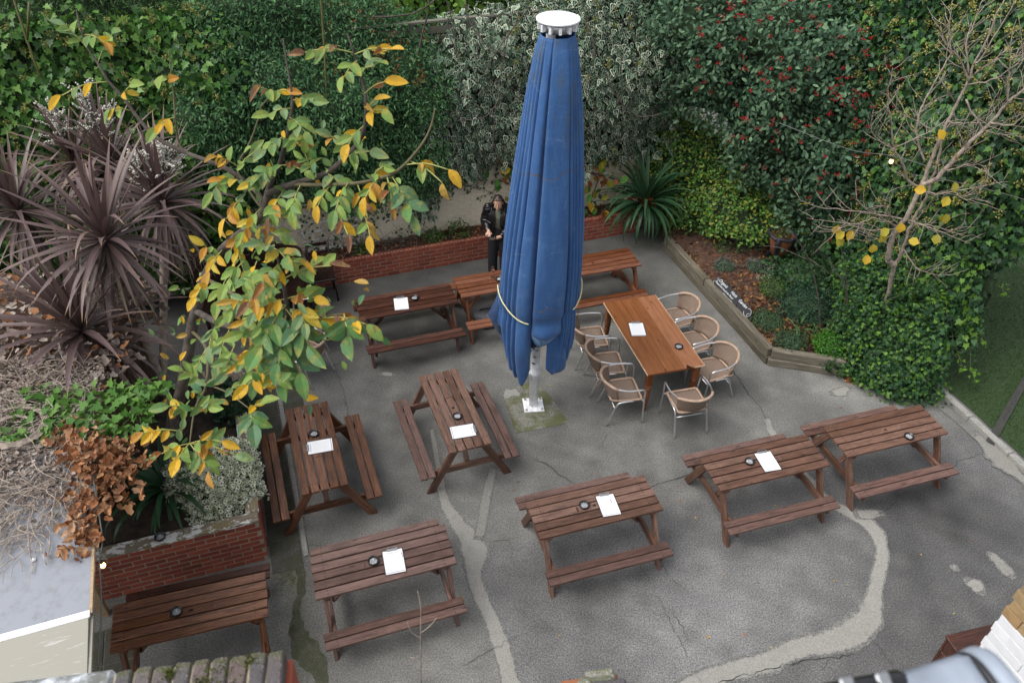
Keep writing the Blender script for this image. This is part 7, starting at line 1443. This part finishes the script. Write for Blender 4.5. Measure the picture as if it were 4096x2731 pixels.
def clump(name, label, cat, c, rad, h, n, size, tn, cols, seed, colB=None, m=None, width=1.0, nparts=0, core=True, up=.8, droop=0, group=None):
    """dome shaped plant: leaf cloud over a dark core for inner twigs and painted shade"""
    t = thing(name, label, cat, c, 0, group); r = np.random.default_rng(seed); d = nrmz(r.normal(size=(n, 3))); d[:, 2] = np.abs(d[:, 2]); nz = SinNoise(4.5/max(rad, .2)*.5, 10, seed)
    R = 1+.14*nz(d*rad*3); k = r.uniform(.72, 1.05, n); P = d*np.array([rad, rad, h])*(R*k)[:, None]; N = nrmz(d+np.array([0, 0, up*.6])+r.normal(size=(n, 3))*.45); A = nrmz(d*.5+r.normal(size=(n, 3))*.8+[0, 0, -droop]); S = size*r.uniform(.6, 1.2, n); ci = r.integers(0, len(cols), n)
    if core:
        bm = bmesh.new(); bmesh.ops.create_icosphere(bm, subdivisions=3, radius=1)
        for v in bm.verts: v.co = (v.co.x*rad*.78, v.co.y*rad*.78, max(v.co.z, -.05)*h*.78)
        link('twig_shade_core', bm_mesh(bm, 'twig_shade_core', True), M['core'], t)
    idx = np.argsort(-k)[:nparts]; rest = np.setdiff1d(np.arange(n), idx)
    for i in idx: leaf_object('leaf', leaf_variant(tn, cols[ci[i]], None if colB is None else tuple(colB[i % len(colB)]), width), P[i], A[i], N[i], S[i], m or M['leaf'], t)
    leaf_cloud('foliage', P[rest], A[rest], N[rest], S[rest], tn, np.array(cols)[ci[rest]]*r.uniform(.75, 1.2, (len(rest), 1)), None if colB is None else np.array(colB)[r.integers(0, len(colB), len(rest))], m or M['leaf'], t, width)
    return t
clump('variegated_euonymus', 'rounded cream and green variegated shrub in the raised brick bed', 'shrub', (-3.47, 6.42, .6),   .56, .6, 6000, .062, 'oval_var', [(.05, .12, .045), (.07, .15, .06), (.04, .09, .035)], 21, [(.82, .83, .68), (.86, .86, .75), (.7, .73, .55)], None, 1.4)
clump('camellia', 'small glossy dark green shrub at the back of the raised bed', 'shrub', (-3.62, 7.75, .62), .3, .5, 420, .09, 'oval', [(.012, .04, .02), (.02, .055, .028), (.03, .075, .035)], 22, None, M['leaf_gloss'], 1.2, 120)
HB = 'herbs in the timber edged bed'
clump('lavender', 'grey lavender tuft just behind the herb sign', 'herb', (3.72, 12.02, .24), .24, .16, 700, .05, 'narrow', [(.16, .19, .17), (.22, .25, .23), (.12, .15, .13)], 23)
clump('lavender', 'grey lavender tuft between the sign and the iron plant stand', 'herb', (4.26, 12.0, .24), .2, .2, 600, .05, 'narrow', [(.16, .19, .17), (.22, .25, .23), (.12, .15, .13)], 24)
clump('thyme', 'grey green thyme mat at the sleeper corner end of the sign', 'herb', (4.12, 10.46, .24), .3, .16, 1500, .03, 'oval', [(.06, .12, .05), (.09, .16, .07), (.05, .09, .05)], 25)
clump('thyme', 'grey green thyme mat in the corner of the sleepers', 'herb', (4.37, 9.95, .24), .26, .16, 1300, .03, 'oval', [(.06, .12, .05), (.09, .16, .08), (.05, .09, .05)], 26)
clump('marjoram', 'yellow green marjoram beside the herb sign', 'herb', (4.42, 11.35, .24), .28, .2, 1100, .035, 'oval', [(.09, .15, .03), (.13, .2, .05), (.06, .11, .03)], 27)
clump('parsley', 'bright green bushy parsley above the front sleeper', 'herb', (4.93, 9.82, .26), .27, .24, 2200, .035, 'oval', [(.06, .2, .02), (.09, .26, .03), (.045, .14, .015)], 28)
clump('savory_bush', 'low dark blue green bush in the middle of the herb bed', 'herb', (4.85, 10.85, .24), .52, .34, 2600, .055, 'lance', [(.03, .08, .045), (.045, .105, .06), (.02, .055, .03)], 29)
clump('low_ivy', 'low dark ivy under the plant stand', 'ivy', (5.0, 11.75, .26), .6, .35, 1500, .06, 'ivy', DGI[:4], 30)
clump('low_variegated_ground_cover', 'pale edged ground cover in front of the plant stand', 'ground cover', (4.55, 11.75, .24), .3, .15, 700, .04, 'oval_var', [(.05, .1, .05)], 33, [(.4, .43, .3)], None, 1.3)
clump('day_lily', 'tuft of narrow green leaves in the corner of the herb bed', 'herb', (4.57, 10.15, .24), .16, .22, 60, .16, 'narrow', [(.06, .14, .05), (.08, .17, .06)], 34, core=False)
# small plants and a chestnut-like climber in the rear planter
for i, (s, h, lb) in enumerate(((1.75, .16, 'small weed in the rear planter between trellis and bare twigs'), (3.05, .2, 'leafy weed in the rear planter below the peeling wall patch'), (3.5, .3, 'green shrub in the rear planter behind the person'))):
    p = rp0+d_*s+n_*.3; clump('planter_weed', lb, 'plant', (p.x+.35, p.y+.12, .39), .16+.03*i, h, 220, .06, 'oval', [(.05, .12, .03), (.08, .17, .04), (.12, .2, .05)], 40+i, core=False)
CH = [(.28, .1, .035), (.33, .13, .05), (.06, .17, .03), (.08, .2, .035), (.5, .33, .03), (.3, .28, .03)]
def climber(label, pts, n, seed):
    t = thing('autumn_climber', label, 'climber', (pts[0][0], pts[0][1], .4)); o_ = np.array(t.location); r = np.random.default_rng(seed); link('stems', tubes_mesh('stems', [(catmull([tuple(np.array(p)-o_) for p in pts], 5), .012)], 6), M['bark'], t)
    for i in range(n):
        q = np.array(pts[r.integers(0, len(pts))])+r.normal(size=3)*[.2, .06, .22]; leaf_object('leaf', leaf_variant('oval', CH[r.integers(0, 6)], None, 1.2), q-o_, r.normal(size=3)*.7+[.1, -.3, -.7], r.normal(size=3)*.4+[.2, -.8, .6], r.uniform(.14, .21), M['leaf'], t)
climber('climber with rust and yellow leaves on the wall beside the strap leaved plant', [(1.45, 13.45, .45), (1.42, 13.4, .8), (1.5, 13.4, 1.2), (1.35, 13.35, 1.35), (1.75, 13.45, 1.2)], 54, 51)
climber('climber with rust leaves on the wall above the person', [(-.1, 12.95, .45), (.05, 12.95, 1.0), (-.1, 12.9, 1.4), (-.2, 12.9, 1.65)], 34, 52)
tg = thing('bare_twigs', 'bundle of bare arching twigs in the rear planter below the trellis', 'shrub', (-2.2, 12.35, .38)); rr = np.random.default_rng(53); items = []
for i in range(110):
    p = rr.normal(size=3)*[.3, .1, 0]+[rr.uniform(-.6, .6), 0, 0]; p[1] += p[0]*.36; a = rr.uniform(0, PI); d = np.array([math.cos(a), -.15*rr.random(), rr.uniform(.5, 1.1)]); c = [p]
    for j in range(6): d = d+rr.normal(size=3)*.18+[0, 0, -.12]; c.append(c[-1]+nrmz(d)*rr.uniform(.05, .1))
    items.append(([(q[0], q[1], max(q[2], .01)) for q in c], .0035))
o = link('twigs', tubes_mesh('twigs', items, 4), M['twig_dry'], tg); o['kind'] = 'stuff'
rr = np.random.default_rng(54); items = []
for i in range(90):
    p = np.array([rr.uniform(0, 1.15), -.08, rr.uniform(.0, 1.3)]); c = [p]; a = rr.uniform(0, 6.28)
    for j in range(6): a += rr.normal()*.6; c.append(c[-1]+np.array([math.cos(a)*.07, rr.normal()*.012, math.sin(a)*.07]))
    items.append(([tuple(q) for q in c], .004))
tv_ = thing('trellis_vine', 'bare brown vine stems woven through the trellis', 'vine', tl.location-n_*.01, PA); o = link('vine_stems', tubes_mesh('vine_stems', items, 4), M['twig_dry'], tv_); o['kind'] = 'stuff'
n = 260; P = np.stack([rr.uniform(0, 1.9, n), rr.uniform(-.16, -.06, n), rr.uniform(.1, 1.5, n)], -1); leaf_cloud('leaves', P, rr.normal(size=(n, 3))+[0, 0, -.6], rr.normal(size=(n, 3))*.4+[0, -1, .4], .06, 'ivy', np.array(DGI[:4])[rr.integers(0, 4, n)], None, M['leaf'], tv_)

# ---------------------------------------------------------------- walnut tree
wt_ = thing('walnut_tree', 'young walnut tree with green, yellow and scorched compound leaves', 'tree', WALNUT[0][0]); off = np.array(wt_.location); rr = np.random.default_rng(88)
RAD = [(.075, .035), (.03, .006), (.03, .006), (.02, .006), (.012, .005), (.026, .006), (.012, .005), (.035, .008), (.02, .006), (.022, .006), (.01, .005), (.012, .005)]
link('trunk', tubes_mesh('trunk', [(catmull([tuple(np.array(p)-off) for p in WALNUT[0]], 6), [RAD[0][0]+(RAD[0][1]-RAD[0][0])*i/48 for i in range(49)])], 10), M['bark'], wt_)
for k, L in enumerate(WALNUT[1:], 1):
    P = catmull([tuple(np.array(p)-off) for p in L], 5); link('branch', tubes_mesh('branch', [(P, [RAD[k][0]+(RAD[k][1]-RAD[k][0])*i/(len(P)-1) for i in range(len(P))])], 8), M['bark'] if k in (1, 2, 5, 7) else M['bark_green'], wt_)
WG = [(.17, .28, .07), (.13, .235, .075), (.22, .33, .08), (.16, .26, .12)]; WGD = [(.08, .19, .07), (.1, .23, .065), (.09, .2, .1)]; WY = [(.62, .38, .025), (.55, .33, .03), (.5, .38, .05), (.44, .22, .04)]; WB = [(.3, .13, .05), (.4, .26, .06), (.24, .13, .08), (.5, .3, .04)]; WM = WG+WG+WY+WB
PALC = {'g': WG, 'G': WGD, 'y': WY+WG[:3], 'b': WB+WY[:2]+WG[:1], 'm': WM}
def walnut_mesh(c, curl, seed):
    tv, tf, mask = TEMPL['walnut']; r = random.Random(seed); V = []
    for u, v_, w in tv: V.append((u, v_*(1-.3*curl), w+curl*(v_*v_*2.2+.25*math.sin(3*u+seed))-.1*curl*u*u))
    me = new_mesh('leaf', V, tf); at = me.color_attributes.new('Col', 'FLOAT_COLOR', 'POINT'); edge = np.array(c)*np.array([1.5, .9, .7]) if c[0] < .2 else np.array(c)*.75
    cc = np.array([np.array(c)*(1.12 if abs(v_) < .01 else 1) if r.random() < .78 else edge for u, v_, w in tv]); at.data.foreach_set('color', np.concatenate([cc, np.ones((len(tv), 1))], 1).astype(np.float32).ravel()); return me
WMS = {}
def wmesh(c, dry):
    k = (c, int(dry), int(rr.integers(0, 3)))
    if k not in WMS: WMS[k] = walnut_mesh(c, (.75 if dry else .15)+.25*k[2]*.5, k[2])
    return WMS[k]
stalks = []; leaves = []
for hub, tip_, nl, kind in WALNUT_LEAVES:
    h, t = np.array(hub), np.array(tip_); ax = t-h; L = np.linalg.norm(ax); side = nrmz(np.cross(ax, [0, 0, 1.])); c = [h, h+ax*.5+np.array([0, 0, .06*L]), t-np.array([0, 0, .05*L])]
    stalks.append((catmull([tuple(q-off) for q in c], 4), .0055)); pal = PALC[kind]
    for j in range(nl):
        s = 1.0 if j == nl-1 else .35+.6*(j//2)/max(1, (nl-1)/2); base = h+ax*s+np.array([0, 0, .06*math.sin(PI*s)*L-.05*L*s*s]); sd = 1 if j % 2 else -1
        d = nrmz(ax/L*(.7 if j < nl-1 else 1)+side*sd*(.9 if j < nl-1 else 0)+rr.normal(size=3)*.22+np.array([0, -.25, -.12-(.35 if kind in 'by' else 0)])); N = nrmz(np.array([.05, -.7, .8])+rr.normal(size=3)*.32)
        ci = pal[rr.integers(0, len(pal))]; dry = ci in WB; leaves.append((base, d, N, (.115+.05*rr.random())*(1.15 if j == nl-1 else 1)*(.85 if dry else 1)*(1.25 if kind == 'G' else 1), wmesh(ci, dry)))
for st_ in stalks: link('leaf_stalk', tubes_mesh('leaf_stalk', [st_], 5), M['stalk'], wt_)
# foliage deeper in the crown
pts_ = np.concatenate([np.array(L)[2:] for L in (WALNUT[7], WALNUT[9], WALNUT[8], WALNUT[0], WALNUT[2][:4], WALNUT[1][:4], WALNUT[3][:4], WALNUT[11])])
for i in range(300):
    q = pts_[rr.integers(0, len(pts_))]+np.clip(rr.normal(size=3), -1.6, 1.6)*[.17, .16, .17]; ci = (WG+WGD+WG+WY[:2]+WB[1:2])[rr.integers(0, 14)]; leaves.append((q, nrmz(rr.normal(size=3)*.8+[0, -.2, -.3]), nrmz(np.array([0, -.6, .8])+rr.normal(size=3)*.4),   .07+.05*rr.random(), wmesh(ci, False)))
keep = sorted(range(len(leaves)), key=lambda i: -leaves[i][3]/(np.linalg.norm(leaves[i][0]-np.array([0, 0, 8.2]))))
for i in keep[:300]: b, d, N, S, me = leaves[i]; leaf_object('leaf', me, b-off, d, N, S, M['leaf_veined'], wt_)
V, Fc, C = [], [], []
for i in keep[300:]:
    b, d, N, S, me = leaves[i]; d = nrmz(d); N = nrmz(N-d*np.dot(N, d)); B = np.cross(N, d); o_ = len(V); V += [tuple(b-off+S*(v.co.x*d+v.co.y*B+v.co.z*N)) for v in me.vertices]; Fc += [tuple(o_+k for k in p.vertices) for p in me.polygons]; C += [tuple(x.color) for x in me.color_attributes['Col'].data]
me = new_mesh('small_leaves', V, Fc); at = me.color_attributes.new('Col', 'FLOAT_COLOR', 'POINT'); at.data.foreach_set('color', np.array(C, np.float32).ravel()); o = link('small_leaves', me, M['leaf'], wt_); o['kind'] = 'stuff'

# ---------------------------------------------------------------- bare tree in the right bed
bt_ = thing('bare_tree', 'pale almost leafless tree with a few yellow leaves in the ivy', 'tree', BARE[0][2][0]); off = np.array(bt_.location); rr = np.random.default_rng(99); tw_ = []
for k, (r0, r1, pts) in enumerate(BARE):
    P = catmull([tuple(np.array(p)-off) for p in pts], 5); P = [p+Vector(rr.normal(size=3)*.006) for p in P]
    r0, r1 = r0*.78, r1*.62
    link('trunk' if k == 0 else 'branch', tubes_mesh('trunk' if k == 0 else 'branch', [(P, [r0+(r1-r0)*i/(len(P)-1) for i in range(len(P))])], 8), M['bark_pale'], bt_)
    if k > 1:
        for i in range(2, len(P)-1):
            d = (P[min(i+1, len(P)-1)]-P[i-1]).normalized(); a = Vector(rr.normal(size=3)); a = (a-d*a.dot(d)).normalized(); q = P[i]; v_ = (d*.6+a*.8+Vector((0, 0, .25))).normalized(); L = rr.uniform(.1, .5); c = [q]
            for j in range(4): v_ = (v_+Vector(rr.normal(size=3)*.18)+Vector((0, 0, .05))).normalized(); c.append(c[-1]+v_*L/4)
            tw_.append((c, [.0042, .0038, .0034, .0028, .0016]))
            if rr.random() < .5: e = c[2]; tw_.append(([e, e+(v_+Vector(rr.normal(size=3)*.6)).normalized()*.07], .0025))
o = link('twigs', tubes_mesh('twigs', tw_, 5), M['bark_pale'], bt_); o['kind'] = 'stuff'
YL = [(.62, .4, .04), (.55, .42, .05), (.4, .36, .05)]
for i, p in enumerate(BARE_LEAVES): leaf_object('leaf', leaf_variant('oval', YL[i % 3], None, 1.7), np.array(p)-off, rr.normal(size=3)*.5+[0, -.2, -.8], rr.normal(size=3)*.3+[0, -.8, .6], .15, M['leaf'], bt_)
# woody shrub stems in the herb bed and its dry partner
ws = thing('woody_shrub', 'leafless reddish woody shrub in the herb bed', 'shrub', (4.95, 10.2, .25)); o3 = ws.location
for pts, r in (([(4.91, 10.2, .25), (4.7, 10.25, .95), (4.41, 10.3, 1.59), (4.0, 10.3, 2.1)], .014), ([(5.13, 10.2, .22), (5.17, 10.2, .79), (5.03, 10.2, 1.19), (4.7, 10.25, 1.59)], .018), ([(5.15, 10.2, .85), (5.01, 10.2, 1.36), (4.78, 10.2, 1.89)], .01), ([(4.41, 10.3, 1.56), (3.97, 10.4, 1.7), (3.7, 10.5, 1.66)], .008), ([(4.78, 10.2, 1.38), (4.41, 10.3, 1.59)], .01)):
    P = catmull([tuple(Vector(p)-o3) for p in pts], 5); link('stem', tubes_mesh('stem', [(P, [r*(1-.6*i/len(P)) for i in range(len(P))])], 7), M['bark'], ws)
tb_ = thing('twig_sapling', 'thin bare twig rising before the parapet', 'twig', (.0, 2.0, 3.0)); o3 = tb_.location
link('stem', tubes_mesh('stem', [(catmull([tuple(Vector(p)-o3) for p in [(-.52, 2.6, 3.3), (-.50, 2.62, 3.8), (-.49, 2.66, 4.05), (-.5, 2.67, 4.2)]], 5), .004), (catmull([tuple(Vector(p)-o3) for p in [(-.5, 2.62, 3.85), (-.44, 2.62, 3.93), (-.4, 2.63, 4.0)]], 4), .003), (catmull([tuple(Vector(p)-o3) for p in [(-.5, 2.62, 3.8), (-.55, 2.62, 3.86), (-.57, 2.63, 3.95)]], 4), .003), (catmull([tuple(Vector(p)-o3) for p in [(-.51, 2.6, 3.6), (-.57, 2.6, 3.62)]], 4), .003)], 6), M['bark_pale'], tb_)

# ---------------------------------------------------------------- fallen leaves
rr = np.random.default_rng(120)
fl_ = tag(bpy.data.objects.new('fallen_leaves', None), 'brown fallen leaves littering the herb bed', 'leaves'); col.objects.link(fl_); fl_.location = (3.8, 11.6, .25)
n = 6500; P = np.stack([rr.uniform(2.7, 5.4, n), rr.uniform(9.6, 14.0, n), rr.uniform(.245, .275, n)], -1); ok = (P[:, 0] > 2.86+(13.0-P[:, 1])*.354) & (P[:, 1] > 9.78-.0*P[:, 0]); P = P[ok]
litter('leaf_litter', fl_, P-np.array(fl_.location), .075, [(.12, .055, .03), (.2, .085, .042), (.08, .037, .024), (.25, .13, .07), (.06, .034, .024), (.3, .17, .06)], 121)
lr = tag(bpy.data.objects.new('fallen_leaves', None), 'brown fallen leaves lying in the rear planter', 'leaves'); col.objects.link(lr); lr.location = tuple(rp0+d_*3+n_*.35+Vector((0, 0, .4)))
n = 900; s_ = rr.uniform(-2.9, 4.2, n); t_ = rr.uniform(-.22, .22, n); P = np.stack([s_*d_.x+t_*n_.x, s_*d_.y+t_*n_.y, rr.uniform(.005, .03, n)], -1); litter('leaf_litter', lr, P, .06, [(.2, .075, .035), (.28, .11, .05), (.13, .05, .03), (.36, .2, .1)], 122)
ls = tag(bpy.data.objects.new('stray_leaves', None), 'small stray leaves and petals scattered on the concrete', 'leaves'); col.objects.link(ls); ls.location = (2, 8, 0)
n = 80; P = np.stack([rr.uniform(-3, 6, n), rr.uniform(4.5, 12, n), np.full(n, .012)], -1)-[2, 8, 0]; litter('leaf_litter', ls, P, .028, [(.5, .3, .04), (.4, .12, .04), (.25, .1, .04), (.45, .4, .1)], 123, flat=.15)
n = 260; u_ = rr.uniform(0, 1, n); P = np.stack([5.1+1.2*u_, 9.38-.22*u_+rr.normal(size=n)*.05, np.full(n, .015)], -1)-[2, 8, 0]; litter('leaf_litter', ls, P, .05, [(.35, .12, .04), (.25, .1, .04), (.4, .2, .06)], 124, flat=.3)
sc_ = thing('iron_chain', 'short rusty chain lying over the turf seam', 'chain', (7.2, 8.6, .02), math.radians(50))
for i in range(14): link('chain_link', tubes_mesh('chain_link', [([(.03*math.cos(a), .016*math.sin(a), 0) for a in np.linspace(0, 2*PI, 13)], .005)], 6) if not i else bpy.data.meshes['chain_link'], M['iron'], sc_, (-.1+.05*i, .01*math.sin(i), .02), ((i % 2)*PI/2, 0, 0))

gc = tag(bpy.data.objects.new('ground_cover', None), 'low mixed green ground cover creeping through the herb bed', 'ground cover', kind='stuff'); col.objects.link(gc); gc.location = (4.5, 10.8, .25)
rr = np.random.default_rng(140); n = 9000; P = np.stack([rr.uniform(3.3, 5.6, n), rr.uniform(9.75, 12.9, n), rr.uniform(.25, .33, n)], -1); cl = SinNoise(3.0, 12, 141)(P*[1, 1, 0])
P = P[(P[:, 0] > 3.02+(13.0-P[:, 1])*.354) & (cl+.9*(P[:, 0]-4.2) > .25)]; n = len(P)
leaf_cloud('foliage', P-np.array(gc.location), rr.normal(size=(n, 3))*[1, 1, .4], rr.normal(size=(n, 3))*.5+[0, -.2, 1], .05*rr.uniform(.5, 1.3, n), 'oval', np.array([(.045, .105, .035), (.07, .15, .045), (.1, .17, .05), (.035, .08, .04)])[rr.integers(0, 4, n)], None, M['leaf'], gc)
